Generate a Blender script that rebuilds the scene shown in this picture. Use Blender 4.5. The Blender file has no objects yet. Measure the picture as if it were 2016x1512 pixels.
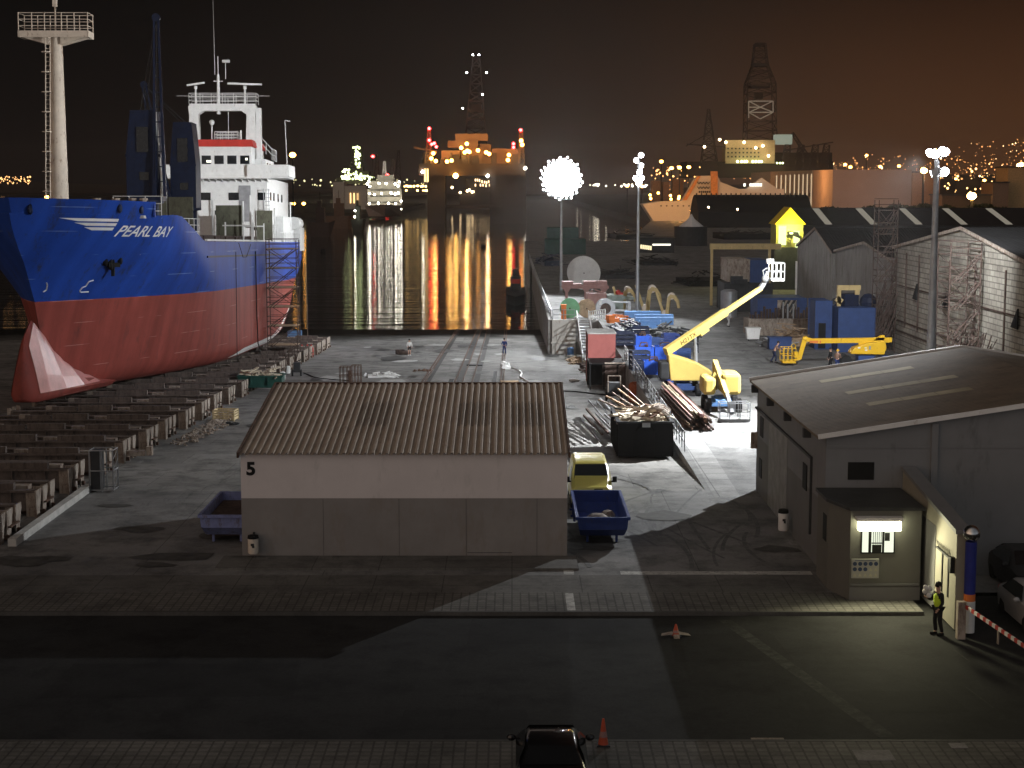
import bpy, math, random
from mathutils import Vector, Matrix
C = bpy.context.scene.collection
SC = bpy.context.scene
R = random.Random(7)
rad = math.radians
PI = math.pi
# ------------------------------------------------------------------ camera, sky, exposure
F, PITCH, CH = 3260.0, math.atan(396 / 3260.0), 15.0
cam = bpy.data.cameras.new('camera'); camo = bpy.data.objects.new('camera', cam); C.objects.link(camo)
cam.sensor_width = 36; cam.lens = F / 2016 * 36; cam.clip_start = .5; cam.clip_end = 20000
camo.location = (0, 0, CH); camo.rotation_euler = (PI / 2 - PITCH, 0, 0)
SC.camera = camo
SC.view_settings.view_transform = 'Standard'; SC.view_settings.look = 'None'
SC.view_settings.exposure = 0; SC.view_settings.gamma = 1
SC.cycles.use_denoising = True
SC.cycles.max_bounces = 6; SC.cycles.diffuse_bounces = 2; SC.cycles.glossy_bounces = 3
SC.cycles.sample_clamp_indirect = 4; SC.cycles.caustics_reflective = False; SC.cycles.caustics_refractive = False
W = bpy.data.worlds.new('World'); SC.world = W; W.use_nodes = True


def N(t, kind, **kw):
    n = t.nodes.new(kind)
    for k, v in kw.items():
        if k.startswith('i_'):
            key = k[2:]
            n.inputs[int(key) if key.isdigit() else key.replace('_', ' ')].default_value = v
        else:
            setattr(n, k, v)
    return n


def L(t, a, b): t.links.new(a, b)


def ramp(t, src, stops, interp='LINEAR'):
    n = t.nodes.new('ShaderNodeValToRGB'); n.color_ramp.interpolation = interp
    e = n.color_ramp.elements
    while len(e) > 1: e.remove(e[-1])
    e[0].position = stops[0][0]; e[0].color = tuple(stops[0][1]) + (1,)
    for p, c in stops[1:]:
        x = e.new(p); x.color = tuple(c) + (1,)
    if src is not None: L(t, src, n.inputs[0])
    return n.outputs[0]


def mixc(t, fac, a, b, mode='MIX'):
    n = t.nodes.new('ShaderNodeMix'); n.data_type = 'RGBA'; n.blend_type = mode; n.clamp_factor = True
    for i, v in ((0, fac), (6, a), (7, b)):
        if hasattr(v, 'is_linked'): L(t, v, n.inputs[i])
        else: n.inputs[i].default_value = v if i == 0 else tuple(v) + (1,)
    return n.outputs[2]


def mathn(t, op, a, b=None, clamp=False):
    n = t.nodes.new('ShaderNodeMath'); n.operation = op; n.use_clamp = clamp
    for i, v in enumerate((a, b)):
        if v is None: continue
        if hasattr(v, 'is_linked'): L(t, v, n.inputs[i])
        else: n.inputs[i].default_value = v
    return n.outputs[0]


# night sky: black to the left, sodium glow of the town to the right, a dull glow of the streets behind
t = W.node_tree; t.nodes.clear()
tc = N(t, 'ShaderNodeTexCoord'); sx = N(t, 'ShaderNodeSeparateXYZ'); L(t, tc.outputs['Generated'], sx.inputs[0])
az = N(t, 'ShaderNodeMapRange', interpolation_type='SMOOTHSTEP'); L(t, sx.outputs[0], az.inputs[0])
az.inputs[1].default_value = -.32; az.inputs[2].default_value = .36
hor = ramp(t, az.outputs[0], [(0, (.0065, .0050, .0048)), (.35, (.014, .0108, .0098)), (.62, (.036, .0205, .0145)), (1, (.105, .043, .018))])
top = ramp(t, az.outputs[0], [(0, (.0028, .0027, .0028)), (.4, (.0078, .0060, .0055)), (.7, (.0160, .0092, .0065)), (1, (.029, .0120, .0062))])
el = N(t, 'ShaderNodeMapRange'); L(t, sx.outputs[2], el.inputs[0]); el.inputs[1].default_value = 0.005; el.inputs[2].default_value = .105
front = mixc(t, el.outputs[0], hor, top)
bk = N(t, 'ShaderNodeMapRange', interpolation_type='SMOOTHSTEP'); L(t, sx.outputs[1], bk.inputs[0])
bk.inputs[1].default_value = .25; bk.inputs[2].default_value = -.55
lr = N(t, 'ShaderNodeMapRange', interpolation_type='SMOOTHSTEP'); L(t, sx.outputs[0], lr.inputs[0])
lr.inputs[1].default_value = -.8; lr.inputs[2].default_value = .5
behind = ramp(t, lr.outputs[0], [(0, (.36, .255, .19)), (.5, (.190, .178, .170)), (1, (.095, .10, .108))])
eb = N(t, 'ShaderNodeMapRange', interpolation_type='SMOOTHSTEP'); L(t, sx.outputs[2], eb.inputs[0])
eb.inputs[1].default_value = .05; eb.inputs[2].default_value = .6; eb.inputs[3].default_value = 2.0; eb.inputs[4].default_value = 1.25
vm = N(t, 'ShaderNodeVectorMath', operation='SCALE'); L(t, behind, vm.inputs[0]); L(t, eb.outputs[0], vm.inputs['Scale']); behind = vm.outputs[0]
sn = N(t, 'ShaderNodeTexNoise', i_Scale=3.0, i_Detail=4.0); mpn = N(t, 'ShaderNodeMapping'); mpn.inputs['Scale'].default_value = (1, 1, 2.5); L(t, tc.outputs['Generated'], mpn.inputs[0]); L(t, mpn.outputs[0], sn.inputs['Vector'])
front = mixc(t, 1.0, front, ramp(t, sn.outputs['Fac'], [(.3, (.78, .78, .8)), (.7, (1, .98, .95))]), 'MULTIPLY')
skyc = mixc(t, bk.outputs[0], front, behind)
bg = N(t, 'ShaderNodeBackground'); L(t, skyc, bg.inputs[0]); bg.inputs[1].default_value = 1.0
wo = N(t, 'ShaderNodeOutputWorld'); L(t, bg.outputs[0], wo.inputs[0])


# ------------------------------------------------------------------ pixel -> place helpers (2016 x 1512 photograph)
_c, _s = math.cos(PITCH), math.sin(PITCH)
SL, SY0 = .037, 80.0           # the slipway falls 3.7 % from Y = 80
SANG = -math.atan(SL)


def ray(x, y):
    dv = 756 - y
    return (x - 1008, F * _c + dv * _s, -F * _s + dv * _c)


def G(x, y, z=0.0):
    d = ray(x, y); k = (z - CH) / d[2]
    return Vector((d[0] * k, d[1] * k, z))


def S(x, y):
    d = ray(x, y); k = (-CH + SL * SY0) / (d[2] + SL * d[1])
    return Vector((d[0] * k, d[1] * k, CH + d[2] * k))


def AT(x, y, Y):
    d = ray(x, y); k = Y / d[1]
    return Vector((d[0] * k, Y, CH + d[2] * k))


def gz(Y): return -SL * max(0, Y - SY0)


# ------------------------------------------------------------------ mesh builder
class MB:
    def __init__(s): s.v = []; s.f = []; s.m = []; s.cur = 0

    def add(s, vs, fs):
        o = len(s.v); s.v += [Vector(v) for v in vs]
        for f in fs: s.f.append(tuple(i + o for i in f)); s.m.append(s.cur)
        return s

    def box(s, x0, x1, y0, y1, z0, z1):
        vs = [(x, y, z) for x in (x0, x1) for y in (y0, y1) for z in (z0, z1)]
        return s.add(vs, [(0, 1, 3, 2), (4, 6, 7, 5), (0, 4, 5, 1), (2, 3, 7, 6), (0, 2, 6, 4), (1, 5, 7, 3)])

    def cbox(s, c, d, rz=0.0, rx=0.0, ry=0.0):
        M = Matrix.Translation(c) @ Matrix.Rotation(rz, 4, 'Z') @ Matrix.Rotation(ry, 4, 'Y') @ Matrix.Rotation(rx, 4, 'X')
        vs = [M @ Vector((x * d[0] / 2, y * d[1] / 2, z * d[2] / 2)) for x in (-1, 1) for y in (-1, 1) for z in (-1, 1)]
        return s.add(vs, [(0, 1, 3, 2), (4, 6, 7, 5), (0, 4, 5, 1), (2, 3, 7, 6), (0, 2, 6, 4), (1, 5, 7, 3)])

    def tube(s, p0, p1, r, n=6, r2=None, cap=True):
        p0, p1 = Vector(p0), Vector(p1); d = p1 - p0
        if d.length < 1e-6: return s
        d.normalize(); a = d.orthogonal().normalized(); b = d.cross(a)
        r2 = r if r2 is None else r2
        ring = [[p + (a * math.cos(2 * PI * i / n) + b * math.sin(2 * PI * i / n)) * q for i in range(n)] for p, q in ((p0, r), (p1, r2))]
        fs = [(i, (i + 1) % n, n + (i + 1) % n, n + i) for i in range(n)]
        if cap: fs += [tuple(range(n))[::-1], tuple(range(n, 2 * n))]
        return s.add(ring[0] + ring[1], fs)

    def path(s, ps, r, n=6):
        for a, b in zip(ps[:-1], ps[1:]): s.tube(a, b, r, n)
        return s

    def bar(s, p0, p1, w, h, up=(0, 0, 1), w2=None, h2=None):
        p0, p1, up = Vector(p0), Vector(p1), Vector(up); d = (p1 - p0).normalized()
        a = d.cross(up)
        if a.length < 1e-4: a = d.cross(Vector((0, 1, 0)))
        a.normalize(); b = a.cross(d)
        w2 = w if w2 is None else w2; h2 = h if h2 is None else h2
        vs = []
        for p, q, g in ((p0, w, h), (p1, w2, h2)):
            vs += [p + a * (i * q / 2) + b * (j * g / 2) for i, j in ((-1, -1), (1, -1), (1, 1), (-1, 1))]
        return s.add(vs, [(0, 3, 2, 1), (4, 5, 6, 7), (0, 1, 5, 4), (1, 2, 6, 5), (2, 3, 7, 6), (3, 0, 4, 7)])

    def prism(s, poly, f, a0, a1):
        n = len(poly)
        vs = [f(p, q, a0) for p, q in poly] + [f(p, q, a1) for p, q in poly]
        return s.add(vs, [tuple(range(n))[::-1], tuple(range(n, 2 * n))] + [(i, (i + 1) % n, n + (i + 1) % n, n + i) for i in range(n)])

    def xz(s, poly, y0, y1): return s.prism(poly, lambda p, q, a: (p, a, q), y0, y1)

    def yz(s, poly, x0, x1): return s.prism(poly, lambda p, q, a: (a, p, q), x0, x1)

    def xy(s, poly, z0, z1): return s.prism(poly, lambda p, q, a: (p, q, a), z0, z1)

    def lathe(s, prof, c=(0, 0, 0), axis='Z', n=16):
        c = Vector(c); vs = []
        for r, h in prof:
            for i in range(n):
                u, v = r * math.cos(2 * PI * i / n), r * math.sin(2 * PI * i / n)
                vs.append(c + Vector({'Z': (u, v, h), 'Y': (u, h, v), 'X': (h, u, v)}[axis]))
        fs = [(k * n + i, k * n + (i + 1) % n, (k + 1) * n + (i + 1) % n, (k + 1) * n + i) for k in range(len(prof) - 1) for i in range(n)]
        fs += [tuple(range(n))[::-1], tuple(range((len(prof) - 1) * n, len(prof) * n))]
        return s.add(vs, fs)

    def ball(s, c, r, n=10, m=6, sq=(1, 1, 1)):
        c = Vector(c); vs = [c + Vector((0, 0, -r * sq[2]))]
        for j in range(1, m):
            th = -PI / 2 + PI * j / m
            for i in range(n):
                a = 2 * PI * i / n
                vs.append(c + Vector((r * sq[0] * math.cos(th) * math.cos(a), r * sq[1] * math.cos(th) * math.sin(a), r * sq[2] * math.sin(th))))
        vs.append(c + Vector((0, 0, r * sq[2]))); e = len(vs) - 1
        fs = [(0, 1 + (i + 1) % n, 1 + i) for i in range(n)]
        for j in range(m - 2):
            for i in range(n):
                a = 1 + j * n
                fs.append((a + i, a + (i + 1) % n, a + n + (i + 1) % n, a + n + i))
        a = 1 + (m - 2) * n
        fs += [(a + i, a + (i + 1) % n, e) for i in range(n)]
        return s.add(vs, fs)

    def quad(s, *ps): return s.add(ps, [tuple(range(len(ps)))])

    def lattice(s, p0, p1, w0, w1, n, r, nn=4):
        """square lattice mast from p0 to p1"""
        p0, p1 = Vector(p0), Vector(p1); d = (p1 - p0).normalized()
        a = d.cross(Vector((0, 1, 0)));
        if a.length < .1: a = d.cross(Vector((1, 0, 0)))
        a.normalize(); b = d.cross(a).normalized()
        def P(k, i):
            u = k / n; w = (w0 + (w1 - w0) * u) / 2
            return p0.lerp(p1, u) + a * w * (1, 1, -1, -1)[i % 4] + b * w * (1, -1, -1, 1)[i % 4]
        for i in range(4): s.tube(P(0, i), P(n, i), r, nn)
        for k in range(n):
            for i in range(4):
                s.tube(P(k, i), P(k + 1, i + 1) if k % 2 else P(k + 1, i), r * .7, nn, cap=False)
                s.tube(P(k, i + 1), P(k + 1, i), r * .7, nn, cap=False)
                s.tube(P(k + 1, i), P(k + 1, i + 1), r * .7, nn, cap=False)
        return s

    def rail(s, ps, h=1.05, r=.025, n=2, step=1.6):
        """hand rail over a polyline of ground points"""
        ps = [Vector(p) for p in ps]
        for a, b in zip(ps[:-1], ps[1:]):
            for k in range(1, n + 1):
                z = Vector((0, 0, h * k / n)); s.tube(a + z, b + z, r, 5)
            q = max(1, round((b - a).length / step))
            for i in range(q + 1):
                p = a.lerp(b, i / q); s.tube(p, p + Vector((0, 0, h)), r, 5)
        return s

    def cut(s): s.cuts = getattr(s, 'cuts', [0]) + [len(s.f)]; return s

    def each(s, name, mats, parent=None, **kw):
        """one object per cut (or per separate piece when nothing was cut)"""
        if hasattr(s, 'cuts'):
            bounds = [q for q in s.cuts if q < len(s.f)] + [len(s.f)]; groups = [range(p, q) for p, q in zip(bounds[:-1], bounds[1:]) if q > p]
        else:
            up = list(range(len(s.v)))
            def find(i):
                while up[i] != i: up[i] = up[up[i]]; i = up[i]
                return i
            for f in s.f:
                for i in f[1:]: up[find(i)] = find(f[0])
            g = {}
            for k, f in enumerate(s.f): g.setdefault(find(f[0]), []).append(k)
            groups = list(g.values())
        out = []
        for gr in groups:
            n = MB(); idx = {}
            for k in gr:
                fv = []
                for i in s.f[k]:
                    if i not in idx: idx[i] = len(n.v); n.v.append(s.v[i])
                    fv.append(idx[i])
                n.f.append(tuple(fv)); n.m.append(s.m[k])
            out.append(n.build(name, mats, parent, **kw))
        return out

    def build(s, name, mats, parent=None, local=False, smooth=False, bevel=0.0, auto=None):
        me = bpy.data.meshes.new(name)
        off = Vector((0, 0, 0))
        if parent is not None and not local:
            r = parent
            while r.parent: r = r.parent
            off = Vector(r.location)
        me.from_pydata([tuple(v - off) for v in s.v], [], s.f)
        if not isinstance(mats, (list, tuple)): mats = [mats]
        for m in mats: me.materials.append(m)
        if len(mats) > 1: me.polygons.foreach_set('material_index', s.m)
        import bmesh
        bm = bmesh.new(); bm.from_mesh(me); bmesh.ops.recalc_face_normals(bm, faces=bm.faces); bm.to_mesh(me); bm.free()
        if smooth:
            for p in me.polygons: p.use_smooth = True
            if auto: me.set_sharp_from_angle(angle=rad(auto))
        me.update()
        o = bpy.data.objects.new(name, me); C.objects.link(o); o.parent = parent
        if bevel:
            b = o.modifiers.new('bevel', 'BEVEL'); b.width = bevel; b.segments = 2; b.limit_method = 'ANGLE'
        return o


def tag(o, label, cat, group=None, kind=None):
    if label: o['label'] = label
    if cat: o['category'] = cat
    if group: o['group'] = group
    if kind: o['kind'] = kind
    return o


def thing(name, label, cat, loc=(0, 0, 0), rz=0.0, group=None):
    o = bpy.data.objects.new(name, None); C.objects.link(o); o.location = loc; o.rotation_euler = (0, 0, rz)
    o.empty_display_size = .3
    return tag(o, label, cat, group)


def solo(name, mb, mats, label, cat, group=None, kind=None, **kw):
    xs = [v.x for v in mb.v]; ys = [v.y for v in mb.v]; zs = [v.z for v in mb.v]
    o0 = Vector(((min(xs) + max(xs)) / 2, (min(ys) + max(ys)) / 2, min(zs)))
    mb.v = [v - o0 for v in mb.v]
    o = mb.build(name, mats, **kw); o.location = o0
    return tag(o, label, cat, group, kind)


def struct(name, mb, mats, **kw):
    o = mb.build(name, mats, **kw); o['kind'] = 'structure'; return o


def dup(root, loc, rz=None, label=None, group=None, scale=None):
    r = root.copy(); C.objects.link(r); r.location = loc
    if rz is not None: r.rotation_euler = (r.rotation_euler[0], r.rotation_euler[1], rz)
    if label: r['label'] = label
    if group: r['group'] = group
    if scale: r.scale = (scale,) * 3
    for ch in list(root.children):
        c = ch.copy(); C.objects.link(c); c.parent = r
        for g in list(ch.children):
            d = g.copy(); C.objects.link(d); d.parent = c
    return r


def lettering(s, size, shear=0.0, bold=0.0):
    cu = bpy.data.curves.new('lettering', 'FONT'); cu.body = s; cu.size = size; cu.shear = shear; cu.offset = bold
    o = bpy.data.objects.new('lettering', cu); C.objects.link(o)
    bpy.context.view_layer.update()
    me = bpy.data.meshes.new_from_object(o.evaluated_get(bpy.context.evaluated_depsgraph_get()))
    vs = [v.co.copy() for v in me.vertices]; fs = [tuple(p.vertices) for p in me.polygons]
    bpy.data.objects.remove(o); bpy.data.curves.remove(cu); bpy.data.meshes.remove(me)
    return vs, fs


# ------------------------------------------------------------------ materials
def mat(name, col, rough=.6, metal=0.0, var=.25, scale=1.5, dirt=None, dirt_amt=.5, bump=0.0, bscale=20, coat=0.0, spec=.22):
    m = bpy.data.materials.new(name); m.use_nodes = True; t = m.node_tree
    p = t.nodes['Principled BSDF']; p.inputs['Roughness'].default_value = rough; p.inputs['Metallic'].default_value = metal
    p.inputs['Coat Weight'].default_value = coat; p.inputs['Specular IOR Level'].default_value = spec
    tc = N(t, 'ShaderNodeTexCoord')
    nz = N(t, 'ShaderNodeTexNoise', i_Scale=scale, i_Detail=6.0, i_Roughness=.65); L(t, tc.outputs['Object'], nz.inputs['Vector'])
    lo = [c * (1 - var) for c in col]; hi = [min(1, c * (1 + var)) for c in col]
    c = ramp(t, nz.outputs['Fac'], [(.3, lo), (.7, hi)])
    if dirt:
        n2 = N(t, 'ShaderNodeTexNoise', i_Scale=scale * 2.7, i_Detail=8.0, i_Roughness=.75)
        mp = N(t, 'ShaderNodeMapping'); mp.inputs['Scale'].default_value = (1, 1, .35); mp.inputs['Location'].default_value = (3, 7, 1)
        L(t, tc.outputs['Object'], mp.inputs[0]); L(t, mp.outputs[0], n2.inputs['Vector'])
        f = ramp(t, n2.outputs['Fac'], [(.62 - dirt_amt * .25, (0, 0, 0)), (.72 - dirt_amt * .12, (1, 1, 1))])
        c = mixc(t, f, c, dirt)
    L(t, c, p.inputs['Base Color'])
    if bump:
        nb = N(t, 'ShaderNodeTexNoise', i_Scale=bscale, i_Detail=4.0); L(t, tc.outputs['Object'], nb.inputs['Vector'])
        b = N(t, 'ShaderNodeBump', i_Strength=bump, i_Distance=.03); L(t, nb.outputs['Fac'], b.inputs['Height']); L(t, b.outputs[0], p.inputs['Normal'])
    return m


def emit(name, col, st):
    m = bpy.data.materials.new(name); m.use_nodes = True; t = m.node_tree; t.nodes.clear()
    e = N(t, 'ShaderNodeEmission'); e.inputs[0].default_value = tuple(col) + (1,); e.inputs[1].default_value = st
    o = N(t, 'ShaderNodeOutputMaterial'); L(t, e.outputs[0], o.inputs[0])
    return m


def concrete(name, c1, c2, slab=None, stain=.5, rough=.75, wet=None, warm=None):
    m = bpy.data.materials.new(name); m.use_nodes = True; t = m.node_tree; p = t.nodes['Principled BSDF']
    tc = N(t, 'ShaderNodeTexCoord'); V = tc.outputs['Object']
    def nz(s, d=6, r=.6, off=0, sc=(1, 1, 1)):
        mp = N(t, 'ShaderNodeMapping'); mp.inputs['Location'].default_value = (off, off * 1.7, 0); mp.inputs['Scale'].default_value = sc
        L(t, V, mp.inputs[0]); n = N(t, 'ShaderNodeTexNoise', i_Scale=s, i_Detail=float(d), i_Roughness=r); L(t, mp.outputs[0], n.inputs['Vector'])
        return n.outputs['Fac']
    c = ramp(t, nz(.13, 8, .7), [(.3, c1), (.68, c2)])
    f = ramp(t, nz(.55, 9, .72, 5), [(.46, (0, 0, 0)), (.66, (1, 1, 1))])
    c = mixc(t, mathn(t, 'MULTIPLY', f, stain), c, [x * .45 for x in c1])
    f = ramp(t, nz(.9, 8, .7, 11, (1, .35, 1)), [(.62, (0, 0, 0)), (.74, (1, 1, 1))])
    c = mixc(t, mathn(t, 'MULTIPLY', f, stain * .8), c, [min(1, x * 1.5) for x in c2])
    f = ramp(t, nz(.35, 5, .8, 23, (1.0, .22, 1)), [(.6, (0, 0, 0)), (.7, (1, 1, 1))])
    c = mixc(t, mathn(t, 'MULTIPLY', f, stain), c, [x * .5 for x in c1])
    g = nz(9, 3, .7); c = mixc(t, .3, c, ramp(t, g, [(.3, (.3, .3, .3)), (.7, (.75, .75, .75))]), 'OVERLAY')
    if slab:
        br = N(t, 'ShaderNodeTexBrick', i_Scale=1.0); br.offset = slab[2]
        br.inputs['Color1'].default_value = (1, 1, 1, 1); br.inputs['Color2'].default_value = (slab[4],) * 3 + (1,); br.inputs['Mortar'].default_value = (.52, .52, .52, 1)
        br.inputs['Mortar Size'].default_value = slab[3]; br.inputs['Brick Width'].default_value = slab[0]; br.inputs['Row Height'].default_value = slab[1]
        br.inputs['Bias'].default_value = 0
        L(t, V, br.inputs['Vector']); c = mixc(t, 1.0, c, br.outputs['Color'], 'MULTIPLY')
    rr = rough
    if wet:
        sp = N(t, 'ShaderNodeSeparateXYZ'); L(t, V, sp.inputs[0])
        w = mathn(t, 'ADD', sp.outputs[1], mathn(t, 'MULTIPLY', nz(.12, 6, .6, 3), 26.0))
        mr = N(t, 'ShaderNodeMapRange'); L(t, w, mr.inputs[0]); mr.inputs[1].default_value = wet[0]; mr.inputs[2].default_value = wet[1]
        c = mixc(t, mr.outputs[0], c, (.012, .013, .012))
    L(t, c, p.inputs['Base Color']); p.inputs['Roughness'].default_value = rr; p.inputs['Specular IOR Level'].default_value = .08
    b = N(t, 'ShaderNodeBump', i_Strength=.25, i_Distance=.02); L(t, nz(14, 4, .7, 2), b.inputs['Height']); L(t, b.outputs[0], p.inputs['Normal'])
    return m


def ribbed(name, col, axis, pitch, depth=.5, rough=.55, var=.2, dirt=None, dirt_amt=.4):
    """sheet metal with pressed ribs along one axis"""
    m = mat(name, col, rough, 0, var, .6, dirt, dirt_amt); t = m.node_tree; p = t.nodes['Principled BSDF']
    tc = N(t, 'ShaderNodeTexCoord'); w = N(t, 'ShaderNodeTexWave', i_Scale=2 * PI / (20 * pitch) * 1.0, wave_type='BANDS', bands_direction=axis)
    L(t, tc.outputs['Object'], w.inputs['Vector'])
    b = N(t, 'ShaderNodeBump', i_Strength=depth, i_Distance=.05); L(t, w.outputs['Fac'], b.inputs['Height']); L(t, b.outputs[0], p.inputs['Normal'])
    return m


M = {}
M['white'] = mat('white_paint', (.78, .78, .76), .5, dirt=(.42, .36, .3), dirt_amt=.1, var=.08)
M['cream'] = mat('cream_paint', (.74, .66, .56), .55, var=.12, dirt=(.3, .17, .1), dirt_amt=.25)
M['navy'] = mat('navy_paint', (.013, .021, .052), .5, dirt=(.05, .035, .03), dirt_amt=.2)
M['darkgrey'] = mat('dark_grey_paint', (.04, .042, .045), .6)
M['black'] = mat('black_paint', (.008, .008, .0085), .7, spec=.2)
M['rubber'] = mat('tyre_rubber', (.022, .022, .023), .85, bump=.3)
M['steel'] = mat('galvanised_steel', (.34, .35, .36), .45, .5, var=.2)
M['rust'] = mat('rusty_steel', (.13, .075, .052), .85, dirt=(.06, .04, .03), dirt_amt=.6, var=.35)
M['rustdark'] = mat('dark_rusty_steel', (.085, .058, .048), .85, dirt=(.03, .022, .02), dirt_amt=.5, var=.35)
M['plate'] = mat('pale_primed_steel', (.36, .31, .26), .7, dirt=(.14, .085, .06), dirt_amt=.6, var=.3)
M['wood'] = mat('weathered_wood', (.4, .29, .19), .8, var=.35, scale=3)
M['palewood'] = mat('pale_wood', (.62, .53, .4), .75, var=.25, scale=3)
M['pine'] = mat('pine_crate_wood', (.62, .5, .3), .75, var=.25, scale=3)
M['yellow'] = mat('yellow_paint', (.8, .48, .025), .42, var=.08, dirt=(.3, .17, .03), dirt_amt=.05)
M['vanyellow'] = mat('van_yellow_paint', (.74, .64, .16), .35, var=.03, coat=.4)
M['paleyellow'] = mat('faded_yellow_paint', (.56, .43, .2), .55, var=.15, dirt=(.3, .22, .12), dirt_amt=.2)
M['blue'] = mat('bright_blue_paint', (.025, .10, .56), .5, var=.15, dirt=(.03, .04, .1), dirt_amt=.25)
M['skyblue'] = mat('pale_blue_paint', (.14, .30, .60), .5, var=.15)
M['skipblue'] = mat('skip_blue_paint', (.02, .045, .2), .55, var=.2, dirt=(.05, .05, .07), dirt_amt=.2)
M['skipgrey'] = mat('faded_blue_grey_paint', (.22, .26, .50), .6, var=.2, dirt=(.13, .11, .11), dirt_amt=.4)
M['contblue'] = mat('dull_blue_paint', (.035, .07, .2), .6, var=.15)
M['red'] = mat('red_paint', (.5, .045, .035), .5, var=.15)
M['brickred'] = mat('faded_red_paint', (.29, .09, .08), .65, var=.12)
M['rosy'] = mat('rosy_primer', (.38, .22, .2), .7, var=.2)
M['green'] = mat('green_paint', (.18, .42, .24), .6, var=.2)
M['darkgreen'] = mat('dark_green_paint', (.02, .075, .06), .6, var=.2)
M['orange'] = mat('orange_paint', (.72, .2, .05), .6, var=.15)
M['skin'] = mat('skin', (.5, .3, .22), .6, var=.05)
M['glass'] = mat('dark_glass', (.012, .014, .016), .08, var=.1, spec=.5)
M['chrome'] = mat('bright_metal', (.6, .6, .6), .15, 1.0, var=.1)
M['asphalt'] = concrete('asphalt', (.030, .0305, .0305), (.043, .0435, .043), None, .6, .85)
M['yard'] = concrete('yard_concrete', (.15, .15, .148), (.29, .287, .277), (7.3, 5.2, .0, .02, .88), .75, .7)
M['slip'] = concrete('slipway_concrete', (.17, .17, .162), (.33, .32, .30), (6.1, 4.3, .5, .02, .84), .9, .7, wet=(221, 233))
M['paving'] = concrete('paving_tiles', (.13, .127, .117), (.23, .222, .2), (.31, .31, .0, .03, .8), .6, .75)
M['pavement'] = concrete('pavement_slabs', (.12, .117, .11), (.2, .195, .18), (2.6, 1.9, .0, .02, .9), .7, .75)
M['kerb'] = concrete('kerb_stone', (.075, .074, .07), (.125, .122, .116), None, .4, .7)
M['wallconc'] = concrete('cast_concrete', (.28, .275, .26), (.42, .41, .39), None, .6, .8)
M['marking'] = mat('worn_road_paint', (.52, .52, .49), .8, var=.3, scale=2, dirt=(.16, .16, .15), dirt_amt=.45, spec=.1)
M['fainted'] = mat('almost_gone_road_paint', (.060, .061, .057), .85, var=.4, scale=1.5, dirt=(.03, .03, .029), dirt_amt=.8, spec=.1)
M['lampwhite'] = emit('floodlight_glass', (.93, .96, 1.0), 70)
M['lampdim'] = emit('dim_floodlight_glass', (.93, .96, 1.0), 60)
M['sodium'] = emit('sodium_lamp', (1.0, .42, .07), 26)
M['sodiumbig'] = emit('sodium_floodlight', (1.0, .5, .12), 60)
M['redlamp'] = emit('red_warning_lamp', (1.0, .03, .03), 40)
M['warmlamp'] = emit('warm_white_lamp', (1.0, .72, .38), 22)
M['shiplamp'] = emit('ship_deck_lamp', (1.0, .93, .75), 55)
M['greenlamp'] = emit('greenish_lamp', (.85, 1.0, .45), 6)
M['litwin'] = emit('lit_window', (1.0, .62, .25), 3.0)
M['litwhite'] = emit('lit_white_panel', (1.0, .96, .8), 2.0)
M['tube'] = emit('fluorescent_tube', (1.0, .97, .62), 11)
M['boothwin'] = emit('lit_booth_window', (.9, .95, .75), 1.1)


def point(name, loc, watts, col=(1, 1, 1), r=.3, parent=None):
    l = bpy.data.lights.new(name, 'POINT'); l.energy = watts; l.color = col; l.shadow_soft_size = r
    o = bpy.data.objects.new(name, l); C.objects.link(o); o.location = loc
    if parent:
        o.parent = parent; o.location = Vector(loc) - Vector(parent.location)
    return o


def spot(name, loc, target, watts, deg, col=(1, 1, 1), r=.3, blend=.35, parent=None):
    l = bpy.data.lights.new(name, 'SPOT'); l.energy = watts; l.color = col; l.shadow_soft_size = r
    l.spot_size = rad(deg); l.spot_blend = blend
    o = bpy.data.objects.new(name, l); C.objects.link(o); o.location = loc
    o.rotation_euler = (Vector(target) - Vector(loc)).to_track_quat('-Z', 'Y').to_euler()
    if parent:
        o.parent = parent; o.location = Vector(loc) - Vector(parent.location)
    return o
# ================================================================== THE SETTING
WZ = -5.75                              # water level
# far sea bed / land sheet reaching the horizon lies under the water
def water():
    b = MB(); b.quad((-4700, 20, WZ), (4700, 20, WZ), (4700, 4500, WZ), (-4700, 4500, WZ))
    m = bpy.data.materials.new('harbour_water'); m.use_nodes = True; t = m.node_tree; p = t.nodes['Principled BSDF']
    p.inputs['Base Color'].default_value = (.004, .005, .006, 1); p.inputs['Roughness'].default_value = .045; p.inputs['IOR'].default_value = 1.33
    tc = N(t, 'ShaderNodeTexCoord')
    def nz(sx, sy, s, d):
        mp = N(t, 'ShaderNodeMapping'); mp.inputs['Scale'].default_value = (sx, sy, 1); L(t, tc.outputs['Object'], mp.inputs[0])
        n = N(t, 'ShaderNodeTexNoise', i_Scale=s, i_Detail=float(d), i_Roughness=.55); L(t, mp.outputs[0], n.inputs['Vector']); return n.outputs['Fac']
    h = mathn(t, 'ADD', nz(.05, 1, .34, 2), mathn(t, 'ADD', mathn(t, 'MULTIPLY', nz(.10, 1, 1.5, 3), .22), mathn(t, 'MULTIPLY', nz(.12, 1, .07, 2), 1.2)))
    bp = N(t, 'ShaderNodeBump', i_Strength=1.0, i_Distance=.15); L(t, h, bp.inputs['Height']); L(t, bp.outputs[0], p.inputs['Normal'])
    struct('water', b, m)
water()

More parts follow.
